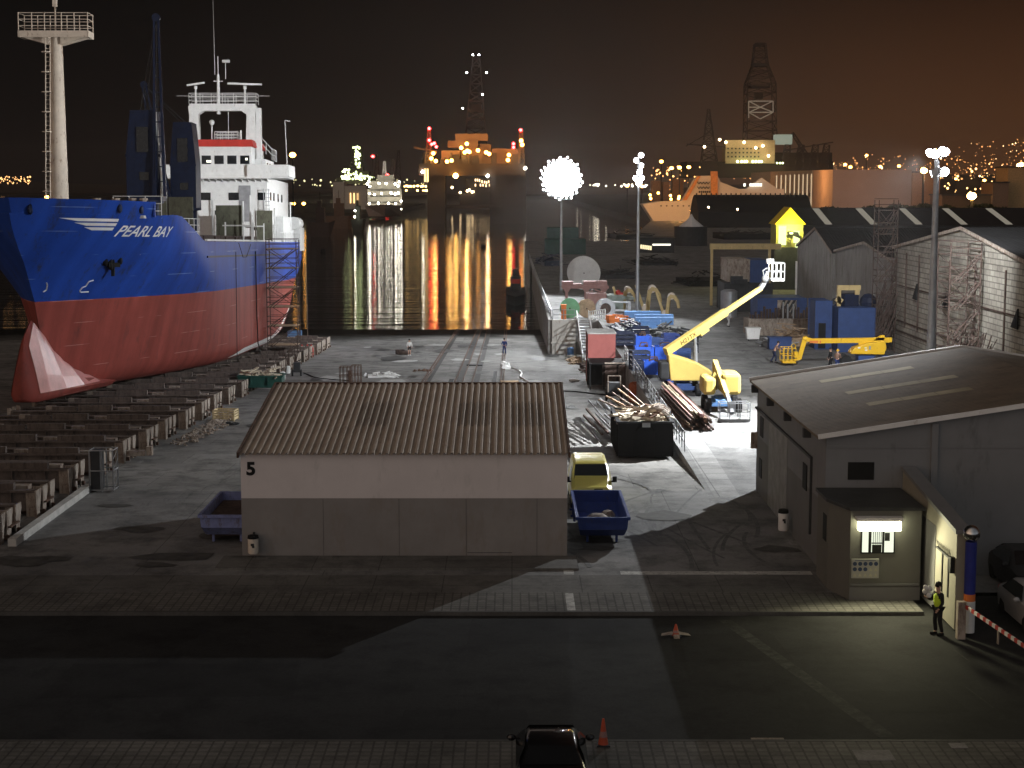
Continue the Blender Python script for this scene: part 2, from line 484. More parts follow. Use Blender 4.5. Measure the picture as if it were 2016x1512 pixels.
b = MB()                                # flat yard and quay, one sheet with the slip cut out of it
b.quad((-21.2, 59.7, 0), (9.5, 59.7, 0), (9.5, 80, 0), (-21.2, 80, 0))
b.quad((-150, 59.7, 0), (-21.2, 59.7, 0), (-21.2, 80, 0), (-150, 80, 0))
b.quad((9.5, 59.7, 0), (230, 59.7, 0), (230, 182, 0), (9.5, 182, 0))
b.quad((4.5, 182, 0), (230, 182, 0), (230, 330, 0), (3.2, 330, 0))
b.quad((3.2, 330, 0), (230, 330, 0), (230, 430, 0), (3.2, 430, 0))
b.quad((30, 430, 0), (500, 430, 0), (700, 660, 0), (55, 660, 0))
struct('yard_ground', b, M['yard'])
b = MB()
def sz(Y): return -SL * (Y - SY0)
b.quad((-150, 80, 0), (9.5, 80, 0), (9.5, 182, sz(182)), (-150, 182, sz(182)))
b.quad((-150, 182, sz(182)), (4.5, 182, sz(182)), (4.2, 300, sz(300)), (-150, 300, sz(300)))
struct('slipway', b, M['slip'])
b = MB()                                # quay faces
b.box(9.5, 9.9, 80, 182, -8, -.004); b.box(4.5, 9.5, 182, 182.4, -9, -.004)
b.yz([(182.4, -9), (330, -9), (330, -.004), (182.4, -.004)], 4.0, 4.4)
b.box(3.2, 30, 429.6, 430, -9, -.004); b.box(3.2, 3.6, 330, 430, -9, -.004)
b.xy([(30, 430), (55, 660), (55.4, 660), (30.4, 430)], -9, -.004); b.box(55, 700, 659.6, 660, -9, -.004)
struct('quay_wall', b, M['wallconc'])
b = MB(); b.quad((-150, 20, -.13), (230, 20, -.13), (230, 59.7, -.13), (-150, 59.7, -.13)); struct('road', b, M['asphalt'])
b = MB(); b.box(-60, 60, 22, 43.3, -.13, 0); struct('near_pavement', b, M['paving'])
b = MB(); b.box(-60, 60, 43.3, 43.45, -.13, .006); b.box(-21, 14.5, 56.9, 57.05, -.13, .006); b.box(11.3, 14.5, 57.0, 57.05, 0.006, .01); struct('kerb_stones', b, M['kerb'])
b = MB(); b.box(-21, 11.3, 57.05, 59.7, -.13, .004); b.box(11.3, 14.5, 57.05, 59.7, -.13, .004); struct('tiled_pavement', b, M['paving'])
b = MB(); b.quad((-21, 59.7, .004), (11.6, 59.7, .004), (11.6, 62.4, .004), (-21, 62.4, .004)); b.box(-11.6, 2.6, 63.2, 65.4, 0, .09); struct('pavement', b, M['pavement'])
b = MB()                                # worn painted lines
b.quad((4.2, 62.5, .006), (11.6, 62.5, .006), (11.6, 63.05, .006), (4.2, 63.05, .006))
b.quad((2.0, 62.5, .008), (2.4, 62.5, .008), (2.4, 63.2, .008), (2.0, 63.2, .008))
b.quad((1.95, 57.1, .008), (2.25, 57.1, .008), (2.25, 59.6, .008), (1.95, 59.6, .008))
struct('pavement_markings', b, M['marking'])
b = MB()
b.quad((7.2, 56.3, -.126), (7.65, 56.3, -.126), (10.6, 44.0, -.126), (10.1, 44.0, -.126))
b.quad((13.7, 48.6, -.126), (13.75, 48.6, -.126), (14.0, 46.6, -.126), (13.95, 46.6, -.126))
b.quad((14.4, 52.6, -.126), (14.46, 52.6, -.126), (14.6, 51.2, -.126), (14.55, 51.2, -.126))
struct('road_markings', b, M['fainted'])
# trench covers beside the building and the joint of the concrete there
b = MB(); b.quad((9.75, 78.5, .004), (11.0, 78.5, .004), (11.3, 97, .004), (10.0, 97, .004)); struct('trench_pavement', b, concrete('trench_slabs', (.22, .22, .215), (.36, .355, .34), (1.25, 1.6, 0, .03, .85), .6))
# patches, tracks and covers in the road and yard
b = MB()
for x0, x1, y0, y1 in ((-14, -6.5, 47.5, 51), (-3.2, .6, 44.6, 46.4), (5.2, 9.0, 51.2, 54.5), (-1.5, 3.5, 53.2, 56.5), (8.6, 13.2, 46, 48.2)): b.quad((x0, y0, -.127), (x1, y0 + .2, -.127), (x1 - .2, y1, -.127), (x0 + .1, y1, -.127))
struct('patched_road', b, concrete('road_patches', (.025, .0253, .025), (.037, .0373, .037), None, .5, .85))
b = MB(); rt = random.Random(12)
for k in range(26):
    x, y, h_, cv = rt.uniform(3, 11), rt.uniform(63, 80), rt.uniform(1.2, 2.0), rt.uniform(-.09, .09); w_ = rt.uniform(.1, .2); pts = []
    for q in range(9): pts.append((x, y)); x += math.cos(h_) * .8; y += math.sin(h_) * .8; h_ += cv
    for (p, q), (r_, s_) in zip(pts[:-1], pts[1:]):
        n_ = Vector((-(s_ - q), r_ - p)).normalized() * w_ / 2; z_ = .006 + k * .0003; b.quad((p - n_.x, q - n_.y, z_), (r_ - n_.x, s_ - n_.y, z_), (r_ + n_.x, s_ + n_.y, z_), (p + n_.x, q + n_.y, z_))
struct('tracked_ground', b, mat('tyre_marks', (.12, .12, .118), .75, var=.4, scale=3))
b = MB()
for k in range(24):
    x, Y = rt.uniform(-20, 11), rt.uniform(60.5, 80); a_ = rt.uniform(.25, 1.1); n = 10
    if -11.2 < x < 2.6 and Y > 63: continue
    b.quad(*[(x + 1.5 * a_ * math.cos(2 * PI * i / n) * rt.uniform(.5, 1.3), Y + a_ * math.sin(2 * PI * i / n) * rt.uniform(.5, 1.3), .016 + k * .0004) for i in range(n)])
struct('soiled_ground', b, mat('soiled_concrete', (.08, .078, .072), .75, var=.4, scale=2))
# slip rails
def sp(x, Y, h=0.0): return Vector((x, Y, sz(Y) + h))
b = MB()
for x in (-7.9, -7.65, -5.0, -4.35, -3.5, -1.0, -.75): b.bar(sp(x, 82, .05), sp(x + (.0), 236, .05), .11, .10)
struct('slip_rails', b, M['rust'])
b = MB()
for x0, x1, ya, yb in ((-4.95, -4.4, 120, 240), (-3.4, -2.9, 86, 240), (-7.6, -7.2, 86, 240)):
    b.quad(sp(x0, ya, .006), sp(x1, ya, .006), sp(x1, yb, .006), sp(x0, yb, .006))
struct('rail_ground', b, mat('oily_concrete', (.030, .028, .026), .7, var=.5, scale=.8))
b = MB()
b.quad(sp(-5.62, 122, .008), sp(-5.2, 122, .008), sp(-5.2, 148, .008), sp(-5.62, 148, .008)); b.quad(sp(-1.75, 122, .008), sp(-1.4, 122, .008), sp(-1.4, 157, .008), sp(-1.75, 157, .008))
struct('slip_pit', b, M['black'])
b = MB()
for k in range(26):                     # stains, spilled grit and damp patches on the slip
    x = R.uniform(-18, 3); Y = R.uniform(128, 205); a = R.uniform(.3, 1.5); n = 9
    b.quad(*[sp(x + a * math.cos(2 * PI * i / n) * R.uniform(.5, 1.4), Y + 2.2 * a * math.sin(2 * PI * i / n) * R.uniform(.5, 1.4), .010 + k * .001) for i in range(n)])
struct('gritty_ground', b, mat('pale_grit', (.42, .42, .40), .85, var=.3, scale=2))
b = MB()
for k in range(30):
    x = R.uniform(-19, 8); Y = R.uniform(100, 200); a = R.uniform(.3, 1.4); n = 9
    b.quad(*[sp(x + a * math.cos(2 * PI * i / n) * R.uniform(.4, 1.4), Y + 2.2 * a * math.sin(2 * PI * i / n) * R.uniform(.5, 1.4), .040 + k * .0008) for i in range(n)])
struct('stained_ground', b, mat('oil_stain', (.06, .06, .058), .6, var=.4, scale=2))

# far land, hills
def hills():
    b = MB(); nx, ny = 60, 8
    for (x0, x1, y0, y1, top) in ((300, 3600, 2300, 4200, 92), (-3500, -300, 3200, 4400, 26)):
        vs = []; fs = []
        for j in range(ny + 1):
            for i in range(nx + 1):
                u, v = i / nx, j / ny; x = x0 + (x1 - x0) * u; Y = y0 + (y1 - y0) * v
                z = WZ + 1 + top * math.sin(v * PI / 2) * (min(1, u * 2.2) if x0 > 0 else min(1, (1 - u) * 3)) * (.75 + .18 * math.sin(u * 9 + 1) + .07 * math.sin(u * 31))
                vs.append((x, Y, z))
        for j in range(ny):
            for i in range(nx):
                a = j * (nx + 1) + i; fs.append((a, a + 1, a + nx + 2, a + nx + 1))
        b.add(vs, fs)
    struct('hills', b, mat('dark_hillside', (.06, .045, .035), .9, scale=.01), smooth=True)
hills()
b = MB(); b.box(-900, -78, 1020, 1500, -9, -3.4); b.box(-900, -150, 430, 1019, -9, -3.4); b.box(62, 2600, 700, 2400, -9, -2.5); b.box(-700, 900, 2300, 2600, -9, -3.0)
struct('far_quay', b, mat('far_quay_stone', (.03, .026, .022), .9, scale=.05))

# ================================================================== THE SHIP ON THE SLIP
SHIP0 = Vector((-32.5, 107, gz(107)))
ship = thing('cargo_ship', 'blue and red cargo ship PEARL BAY propped up on the slip', 'ship', SHIP0); ship.rotation_euler = (SANG, 0, 0)
HB, ZK, ZW, LEN = 7.6, 1.5, 8.15, 100.0
def lerp(x, pts):
    if x <= pts[0][0]: return pts[0][1]
    for (a, p), (c, q) in zip(pts[:-1], pts[1:]):
        if x <= c: return p + (q - p) * (x - a) / (c - a)
    return pts[-1][1]
def stem(z): return lerp(z, [(1.5, 8.5), (4, 7.2), (6.4, 6.2), (8.1, 5.3), (10, 3.8), (12, 1.9), (13.5, .7), (15.1, 0)])
def run(z): return lerp(z, [(1.5, 34), (4, 32), (8.1, 30), (10, 26), (12, 22), (13.5, 20), (15.1, 19)])
def full(z): return lerp(z, [(1.5, 1.5), (8.1, 1.75), (11, 2.1), (15.1, 2.5)])
def aft(z): return lerp(z, [(1.5, 76), (3, 80), (5, 85), (8.1, 91), (9.2, 94.5), (10.2, 97), (15, 97.5)])
def aftrun(z): return lerp(z, [(1.5, 9), (5, 8.5), (8.1, 6), (9.5, 5), (10.5, 4), (15, 3)])
def hull_x(y, z):
    t_ = max(0, min(1, (y - stem(z)) / run(z))); h = HB * (1 - (1 - t_) ** full(z))
    a = aft(z)
    if y > a - 14: h = min(h, HB * lerp(y, [(a - 14, 1), (a, .87)]))
    if y > a:
        u = min(1, (y - a) / aftrun(z)); h *= math.sqrt(max(0, 1 - u * u)) if z < 9.5 else (1 - .1 * u)
    bil = 1.5
    if z < ZK + bil:
        q = bil - (z - ZK); h -= (bil - math.sqrt(max(0, bil * bil - q * q))) * min(1, h / 3)
    return max(0, h)
def sheer(y): return lerp(y, [(0, 14.1), (12.0, 14.1), (16, 14.25), (18, 14.2), (27, 12.35), (27.4, 12.3), (200, 12.45)])
def hull_mesh(zs, top=False):
    b = MB(); us = [0, .01, .025, .05, .075, .1, .12, .14, .155, .17, .185, .2, .22, .24, .255, .27, .28, .3, .36, .42, .5, .6, .7, .78, .84, .88, .92, .95, .97, .985, .995, 1]
    for side in (1, -1):
        vs = []; fs = []
        for z in zs:
            for u in us:
                y0 = stem(min(z, 15.1)); y1 = aft(min(z, 12.4)) + (aftrun(min(z, 12.4)) if z < 9.5 else 1.2)
                y = y0 + (y1 - y0) * u
                zz = z
                if top is not None and z > 11: zz = 11 + (z - 11) / (15.1 - 11) * (sheer(y) - 11)
                vs.append((side * hull_x(y, min(zz, 15.1)), y, zz))
        n = len(us)
        for j in range(len(zs) - 1):
            for i in range(n - 1): fs.append((j * n + i, j * n + i + 1, (j + 1) * n + i + 1, (j + 1) * n + i))
        b.add(vs, fs)
        # transom / stern closing strip and flat bottom
        if side == 1: A = list(vs)
    B = vs; k = len(us)
    o = len(b.v); e = [A[j * k + k - 1] for j in range(len(zs))]; g = [B[j * k + k - 1] for j in range(len(zs))]
    b.add(e + g, [(j, j + 1, len(zs) + j + 1, len(zs) + j) for j in range(len(zs) - 1)])
    if not top: b.add(A[:k] + B[:k], [(i, i + 1, k + i + 1, k + i) for i in range(k - 1)])
    return b
def hullpaint(name, col, seam, dirt, rough):
    m = mat(name, col, rough, 0, .13, .35, dirt, .3, coat=0, spec=.10); t = m.node_tree; p = t.nodes['Principled BSDF']
    base = p.inputs['Base Color'].links[0].from_socket
    tc = N(t, 'ShaderNodeTexCoord'); sx = N(t, 'ShaderNodeSeparateXYZ'); L(t, tc.outputs['Object'], sx.inputs[0])
    z = mathn(t, 'ADD', sx.outputs[2], mathn(t, 'MULTIPLY', sx.outputs[1], -.004))
    fr = mathn(t, 'FRACT', mathn(t, 'MULTIPLY', z, .62)); ln = mathn(t, 'LESS_THAN', fr, .030)
    mp = N(t, 'ShaderNodeMapping'); mp.inputs['Scale'].default_value = (.01, .16, .62); L(t, tc.outputs['Object'], mp.inputs[0])
    n = N(t, 'ShaderNodeTexNoise', i_Scale=1.0, i_Detail=3.0); L(t, mp.outputs[0], n.inputs['Vector'])
    msk = ramp(t, n.outputs['Fac'], [(.53, (0, 0, 0)), (.58, (1, 1, 1))])
    f = mathn(t, 'MULTIPLY', ln, msk)
    c = mixc(t, mathn(t, 'MULTIPLY', f, .7), base, seam)
    mp = N(t, 'ShaderNodeMapping'); mp.inputs['Scale'].default_value = (.01, .7, .05); L(t, tc.outputs['Object'], mp.inputs[0])
    n = N(t, 'ShaderNodeTexNoise', i_Scale=1.0, i_Detail=5.0); L(t, mp.outputs[0], n.inputs['Vector'])
    c = mixc(t, .42, c, ramp(t, n.outputs['Fac'], [(.3, (.25, .25, .25)), (.7, (.75, .75, .75))]), 'OVERLAY')
    L(t, c, p.inputs['Base Color'])
    b = N(t, 'ShaderNodeBump', i_Strength=.12, i_Distance=.05)
    n = N(t, 'ShaderNodeTexNoise', i_Scale=.6, i_Detail=2.0); L(t, tc.outputs['Object'], n.inputs['Vector']); L(t, n.outputs['Fac'], b.inputs['Height']); L(t, b.outputs[0], p.inputs['Normal'])
    return m
M['hullblue'] = hullpaint('hull_blue_paint', (.016, .060, .33), (.24, .33, .55), (.03, .04, .10), .5)
M['hullred'] = hullpaint('red_bottom_paint', (.265, .060, .047), (.46, .24, .21), (.17, .05, .042), .55)
P_ = lambda o, *a, **k: o
def spart(name, b, m, parent=None, **k): return b.build(name, m, parent or ship, local=True, **k)
spart('topsides', hull_mesh([ZW, 8.9, 9.4, 10.2, 11, 12, 13, 14, 15.1], True), M['hullblue'], smooth=True, auto=40)
red = hull_mesh([1.5, 1.7, 2.1, 2.6, 3.0, 3.6, 4.4, 5.4, 6.4, 7.3, ZW])
# bulbous bow: a tall wedge, narrow on top and broad at the foot
BULB = [(1.7, .30, 2.9, 1.75), (2.0, .72, 4.4, 1.6), (2.7, .98, 5.9, 1.52), (4.3, 1.22, 6.9, 1.5), (7, 1.62, 5.75, 1.5), (10, 2.1, 4.5, 1.5), (13, 2.6, 3.3, 1.5), (15.5, 3.0, 2.2, 1.5)]
def bulb_x(w, h, zb, z):
    if z < zb + .5: return w * (.72 + .28 * math.sqrt(max(0, (z - zb) / .5)))
    return w + (.12 - w) * ((z - zb - .5) / max(.1, h - zb - .5)) ** 1.15
def bulb():
    vs = []; fs = []
    for y, w, h, zb in BULB:
        zs = [zb, zb + .08, zb + .25, zb + .5] + [zb + .5 + (h - zb - .5) * q for q in (.25, .5, .75, .93)]
        vs += [(bulb_x(w, h, zb, z), y, z) for z in zs] + [(0, y, h + .05)] + [(-bulb_x(w, h, zb, z), y, z) for z in reversed(zs)]
    n = 17
    for k in range(len(BULB) - 1):
        for i in range(n): fs.append((k * n + i, k * n + (i + 1) % n, (k + 1) * n + (i + 1) % n, (k + 1) * n + i))
    fs.append(tuple(range(n)))
    return vs, fs
spart('underwater_hull', red, M['hullred'], smooth=True, auto=40)
bb = MB(); bb.add(*bulb()); bo = spart('bulbous_bow', bb, M['hullred'], smooth=True, auto=50)
b = MB()   # freshly painted flank of the bulb
for side in (1, -1):
    rows = []
    for y, w, h, zb in BULB[2:7]:
        z0 = zb + .62; z1 = h * .985 if y > 3 else h * .9
        rows.append([(side * (bulb_x(w, h, zb, z0 + (z1 - z0) * q) + .03), y, z0 + (z1 - z0) * q) for q in (0, .25, .5, .75, 1)])
    y, w, h, zb = BULB[7]; rows.append([(side * (bulb_x(w, h, zb, min(h, 2.15)) + .03), 14.6, 2.15)] * 5)
    for p, q in zip(rows[:-1], rows[1:]):
        for k in range(4): b.quad(p[k], q[k], q[k + 1], p[k + 1]) if p is not rows[-2] else b.quad(p[k], q[k], p[k + 1])
spart('fresh_primer_patch', b, mat('fresh_pink_primer', (.58, .25, .23), .4, var=.25, scale=.5, spec=.25), bo, smooth=True)
# white strip of new paint at the turn of the stern
b = MB(); ys = [40 + i * 1.6 for i in range(29)]
rib = [(hull_x(y, lerp(y, [(48, 1.95), (64, 2.0), (74, 2.4), (80, 3.5), (86, 5.0)])) + .03, y, lerp(y, [(48, 1.95), (64, 2.0), (74, 2.4), (80, 3.5), (86, 5.0)])) for y in ys]
w = lambda y: lerp(y, [(40, .05), (46, .5), (76, .75), (85, .15)])
for p, q in zip(rib[:-1], rib[1:]): b.quad(p, q, (hull_x(q[1], q[2] + w(q[1])) + .03, q[1], q[2] + w(q[1])), (hull_x(p[1], p[2] + w(p[1])) + .03, p[1], p[2] + w(p[1])))
spart('white_paint_strip', b, M['white'])
b = MB()                                # raised forecastle bulwark
cols = [0, .4, 1, 2, 3.2, 4.6, 6, 7.5, 9, 10.5, 12]
for side in (1, -1):
    for p, q in zip(cols[:-1], cols[1:]):
        for z0, z1 in ((14.1, 14.6), (14.6, 15.08)):
            P = lambda u, z: (side * hull_x(stem(z) + u * (12 - stem(z)) / 12, z), stem(z) + u * (12 - stem(z)) / 12, z)
            b.quad(P(p, z0), P(q, z0), P(q, z1), P(p, z1))
    b.box(side * (hull_x(12, 14.6)) - .06, side * (hull_x(12, 14.6)) + .06, 11.7, 12.03, 14.0, 15.1)
spart('forecastle_bulwark', b, M['hullblue'], smooth=True, auto=35)
# decks
b = MB()
def deck(y0, y1, z, n=14):
    ys = [y0 + (y1 - y0) * i / n for i in range(n + 1)]
    for p, q in zip(ys[:-1], ys[1:]):
        a, c = hull_x(p, z) * .985, hull_x(q, z) * .985; b.quad((-a, p, z), (a, p, z), (c, q, z), (-c, q, z))
deck(.8, 13.9, 13.85); deck(13.9, 97, 11.3, 30); b.xz([(-hull_x(13.9, 11.4) + .15, 11.3), (hull_x(13.9, 11.4) - .15, 11.3), (hull_x(13.9, 13.8) - .15, 13.8), (-hull_x(13.9, 13.8) + .15, 13.8)], 13.9, 14.1)
spart('decks', b, mat('deck_paint', (.09, .06, .05), .8, var=.3))
# name, bow stripes, thruster and bulb marks - laid on the plating
def on_hull(vs, fs, y0, z0, sx=1.0, sz_=1.0, lift=.035):
    return [Vector((hull_x(y0 + v.x * sx, z0 + v.y * sz_) + lift, y0 + v.x * sx, z0 + v.y * sz_)) for v in vs], fs
vs, fs = lettering('PEARL BAY', 1.0, .22, .012)
wd = max(v.x for v in vs); b = MB(); b.add(*on_hull(vs, fs, 8.55, 12.62, 7.5 / wd, 1.08)); spart('ship_name', b, M['white'])
b = MB()
for k, (ya, z) in enumerate(((3.3, 13.62), (4.5, 13.32), (5.5, 13.02))):
    for i in range(10):
        u0, u1 = ya + (8.1 - ya) * i / 10, ya + (8.1 - ya) * (i + 1) / 10; t0, t1 = min(1, i / 3), min(1, (i + 1) / 3)
        q = [(u0, z + .2 - .2 * t0), (u1, z + .2 - .2 * t1), (u1, z + .2), (u0, z + .2)]
        b.quad(*[(hull_x(a, c) + .035, a, c) for a, c in q])
spart('bow_stripes', b, M['white'])
b = MB()
def mark(pts, y0, z0, s):
    for (a, c), (d, e) in zip(pts[:-1], pts[1:]):
        p = Vector((hull_x(y0 + a * s, z0 + c * s) + .04, y0 + a * s, z0 + c * s)); q = Vector((hull_x(y0 + d * s, z0 + e * s) + .04, y0 + d * s, z0 + e * s)); b.bar(p, q, .07, .07, (1, 0, 0))
mark([(1, 1.1), (.5, 1.0), (.45, .55), (.1, .45), (0, .15), (.2, 0), (1.3, 0)], 9.2, 8.7, .75)
mark([(0, 1.0), (.25, .75), (.4, .3), (.1, .1)], 5.6, 8.75, .7)
b.each('bow_mark', M['white'], ship, local=True) if False else spart('bow_marks', b, M['white'])
b = MB(); y0, z0 = 10.6, 10.7      # anchor pocket
for dy, dz, r in ((0, 0, .5), (-.75, .12, .28), (.7, .2, .28)): b.lathe([(r, -.12), (r, .1), (r * .7, .14)], (hull_x(y0 + dy, z0 + dz), y0 + dy, z0 + dz), 'X', 10)
b.bar((hull_x(y0, z0) + .12, y0, z0 + .3), (hull_x(y0, z0) + .1, y0, z0 - .9), .22, .22); b.bar((hull_x(y0 - .6, z0) + .15, y0 - .6, z0 - .1), (hull_x(y0 + .6, z0) + .15, y0 + .6, z0 - .1), .2, .3)
spart('anchor', b, M['black'])
b = MB()
for y, z, r in ((1.4, 14.35, .32), (7.8, 14.55, .3), (10.2, 14.5, .26)): b.lathe([(r, -.1), (r * 1.15, .05), (r * .8, .12)], (hull_x(y, z), y, z), 'X', 12)
b.each('mooring_pipe', M['navy'], ship, local=True)
b = MB(); b.bar((HB + .04, 28, 11.05), (HB + .04, 78, 11.0), .12, .16); b.bar((HB + .0, 78, 11.0), (HB * .93, 95, 11.05), .14, .10)
spart('rubbing_strake', b, M['navy'])
# foremast with crow's nest
b = MB(); b.tube((0, 12.2, 13.9), (0, 12.2, 27.0), .66, 16, .42); b.box(-2.3, 2.3, 11.5, 12.9, 27.0, 27.08)
for s in (1, -1): b.xz([(s * .4, 26.2), (s * 2.4, 26.75), (s * 2.4, 27.0), (s * .4, 27.0)], 11.75, 12.65)
mast = spart('foremast', b, M['cream'], smooth=True, auto=40)
b = MB(); b.box(-2.45, 2.45, 11.4, 11.5, 26.7, 27.15); b.box(-2.45, 2.45, 12.9, 13.0, 26.7, 27.15); b.box(-2.5, -2.4, 11.4, 13.0, 26.7, 27.15); b.box(2.4, 2.5, 11.4, 13, 26.7, 27.15)
spart('crows_nest', b, M['cream'], mast)
b = MB()
for z in (27.5, 27.95, 28.4):
    for p, q in (((-2.45, 11.45), (2.45, 11.45)), ((2.45, 11.45), (2.45, 12.95)), ((2.45, 12.95), (-2.45, 12.95)), ((-2.45, 12.95), (-2.45, 11.45))): b.tube((p[0], p[1], z), (q[0], q[1], z), .03, 5)
for x in (-2.45, -1.5, -.6, .6, 1.5, 2.45):
    for y in (11.45, 12.95): b.tube((x, y, 27.1), (x, y, 28.42), .04, 5)
b.tube((0, 12.1, 27.0), (0, 12.1, 28.9), .07, 6); b.box(-.14, .14, 11.9, 12.2, 28.9, 29.4)
spart('mast_railing', b, M['cream'], mast)
b = MB()
for s in (-.62, -.3): b.tube((s - .18, 11.35, 13.9), (s + .05, 11.55, 27.0), .04, 5)
for k in range(43): b.tube((-.80 + .005 * k, 11.36 + .005 * k, 14.2 + k * .3), (-.48 + .005 * k, 11.36 + .005 * k, 14.2 + k * .3), .025, 4)
for k in range(8): b.lathe([(.34, 0), (.34, .05)], (-.6 + .02 * k, 11.15, 15.8 + k * 1.4), 'Z', 8)
spart('mast_ladder', b, M['cream'], mast)
# forecastle gear
b = MB(); b.box(-2.4, 4.4, 11.2, 13.2, 13.9, 15.15); b.box(4.45, 6.4, 10.4, 12.8, 13.9, 14.1)
for x in (-4.5, -3.2, 1.5, 5.2): b.lathe([(.25, 13.9), (.25, 14.8), (.34, 14.85), (.34, 14.95)], (x, 9.2, 0), 'Z', 10)
spart('forecastle_house', b, M['cream'])
b = MB()
for y in (13.2, 15.5, 17.8, 20):
    b.lathe([(.16, 11.3), (.16, 14.3), (.26, 14.35), (.26, 14.6)], (5.4 - .2 * (y - 13), y, 0), 'Z', 8)
for x in (-6, -4, 2.4, 3.8, 5, 5.8): b.lathe([(.22, 13.9), (.22, 15.2), (.3, 15.25), (.3, 15.4)], (x, 13.2, 0), 'Z', 8)
b.each('vent_pipe', M['plate'], ship, local=True)
b = MB()
def rail_local(ps, h=1.0): b.rail(ps, h, .03, 3, 1.3)
rail_local([(3.5, 13.6, 13.95), (7.0, 13.6, 13.95)], 1.6); rail_local([(6.3, 19, 12.6), (7.3, 26.5, 12.6)], 1.5); rail_local([(7.2, 74, 11.3), (7.3, 90, 11.3), (6.4, 97, 11.3), (-6.4, 97, 11.3)], 2.1)
spart('deck_railing', b, M['white'])
# hatch coaming and raised olive hatch covers
b = MB(); b.box(-5.2, 5.2, 22, 72, 11.3, 12.9)
for k in range(9): b.box(-5.35, 5.35, 22.4 + k * 5.6, 22.6 + k * 5.6, 11.3, 12.8)
spart('hatch_coaming', b, M['rustdark'])
olive = mat('olive_hatch_paint', (.12, .12, .085), .7, dirt=(.06, .05, .04), dirt_amt=.4)
for x0, x1, yy, zt in ((2.6, 5.2, 60.5, 16.0), (-.5, 1.8, 52.5, 16.6), (5.8, 7.4, 66.5, 15.6), (-1.6, .2, 48, 16.4)):
    b = MB(); b.box(x0, x1, yy, yy + .35, 12.4, zt)
    for k in range(3): b.box(x0, x1, yy - .08, yy, 12.9 + k * 1.1, 13.02 + k * 1.1)
    spart('hatch_cover', b, olive)
b = MB()
for x, y, h in ((2.35, 60, 16.6), (5.45, 60, 16.4), (5.6, 67, 15.8), (7.45, 68, 15.9), (4.6, 70, 17.3), (1.2, 58, 16.4), (6.6, 58, 14.6), (-.8, 53, 16.8), (5.0, 52, 14.2)):
    b.tube((x, y, 11.3), (x, y, h), .09, 6)
for y in (55, 62, 69): b.tube((4.2, y, 13.9), (7.2, y, 13.9), .07, 6); b.tube((7.2, y, 11.3), (7.2, y, 14.2), .07, 6)
b.box(7.1, 7.3, 30, 74, 12.35, 12.5)
b.each('deck_stanchion', M['white'], ship, local=True)
# deck cranes
def crane(x, y, zb, hh, jib_to, jib_from, wide):
    b = MB(); b.lathe([(1.05, 11.3), (1.05, zb), (1.5, zb + .05), (1.5, zb + .25)], (x, y, 0), 'Z', 16)
    b.add([(x + s * wide * u, y + v, z) for z, u in ((zb + .25, .5), (zb + hh * .55, .5), (zb + hh, .36)) for s, v in ((-1, -1.3), (1, -1.3), (1, 1.3), (-1, 1.3))],
          [(0, 1, 5, 4), (1, 2, 6, 5), (2, 3, 7, 6), (3, 0, 4, 7), (4, 5, 9, 8), (5, 6, 10, 9), (6, 7, 11, 10), (7, 4, 8, 11), (8, 9, 10, 11), (3, 2, 1, 0)])
    b.box(x - wide * .52, x + wide * .52, y - 1.36, y - 1.3, zb + hh * .5, zb + hh * .53)
    h = spart('crane_house', b, M['navy'])
    b = MB(); b.box(x - .5, x + .5, y - 1.42, y - 1.3, zb + hh * .55, zb + hh * .82); b.box(x - .3, x + .5, y - 1.36, y - 1.3, zb + 2.0, zb + 2.7); b.each('cab_window', M['glass'], h, local=True)
    b = MB(); p0, p1 = Vector(jib_from), Vector(jib_to); sd = Vector((.42, .12, 0))
    for s in (1, -1): b.bar(p0 + sd * s, p1 + sd * s * .4, .26, .34, (0, 1, 0), .16, .2)
    for k in range(1, 12):
        a = p0.lerp(p1, k / 12); b.tube(a + sd * (1 - .6 * k / 12), a - sd * (1 - .6 * k / 12), .06, 4)
    b.lathe([(.35, -.2), (.35, .2)], p1, 'Y', 10)
    spart('crane_jib', b, M['navy'], h)
    b = MB(); tp = Vector((x, y - .8, zb + hh))
    for s in (-.25, .25): b.tube(tp + Vector((s, 0, 0)), p1, .045, 4)
    b.tube(p1, p1 - Vector((0, 0, 5)), .04, 4); b.tube(p1, (p0 + Vector((0, -.5, 1.5))), .04, 4)
    spart('crane_cable', b, M['darkgrey'], h)
    if wide > 2.6:
        b = MB(); b.bar((x + wide * .56, y - 1.1, zb + .6), (x + wide * .40, y - 1.1, zb + hh * .98), .45, .08, (1, 0, 0)); spart('crane_ladder', b, M['white'], h)
crane(.6, 38, 15.6, 8.0, (1.9, 37, 31.5), (2.1, 36.3, 16.2), 2.9)
crane(.2, 57.5, 15.4, 8.6, (-3.2, 55, 27.5), (-1.3, 55.8, 15.8), 2.5)
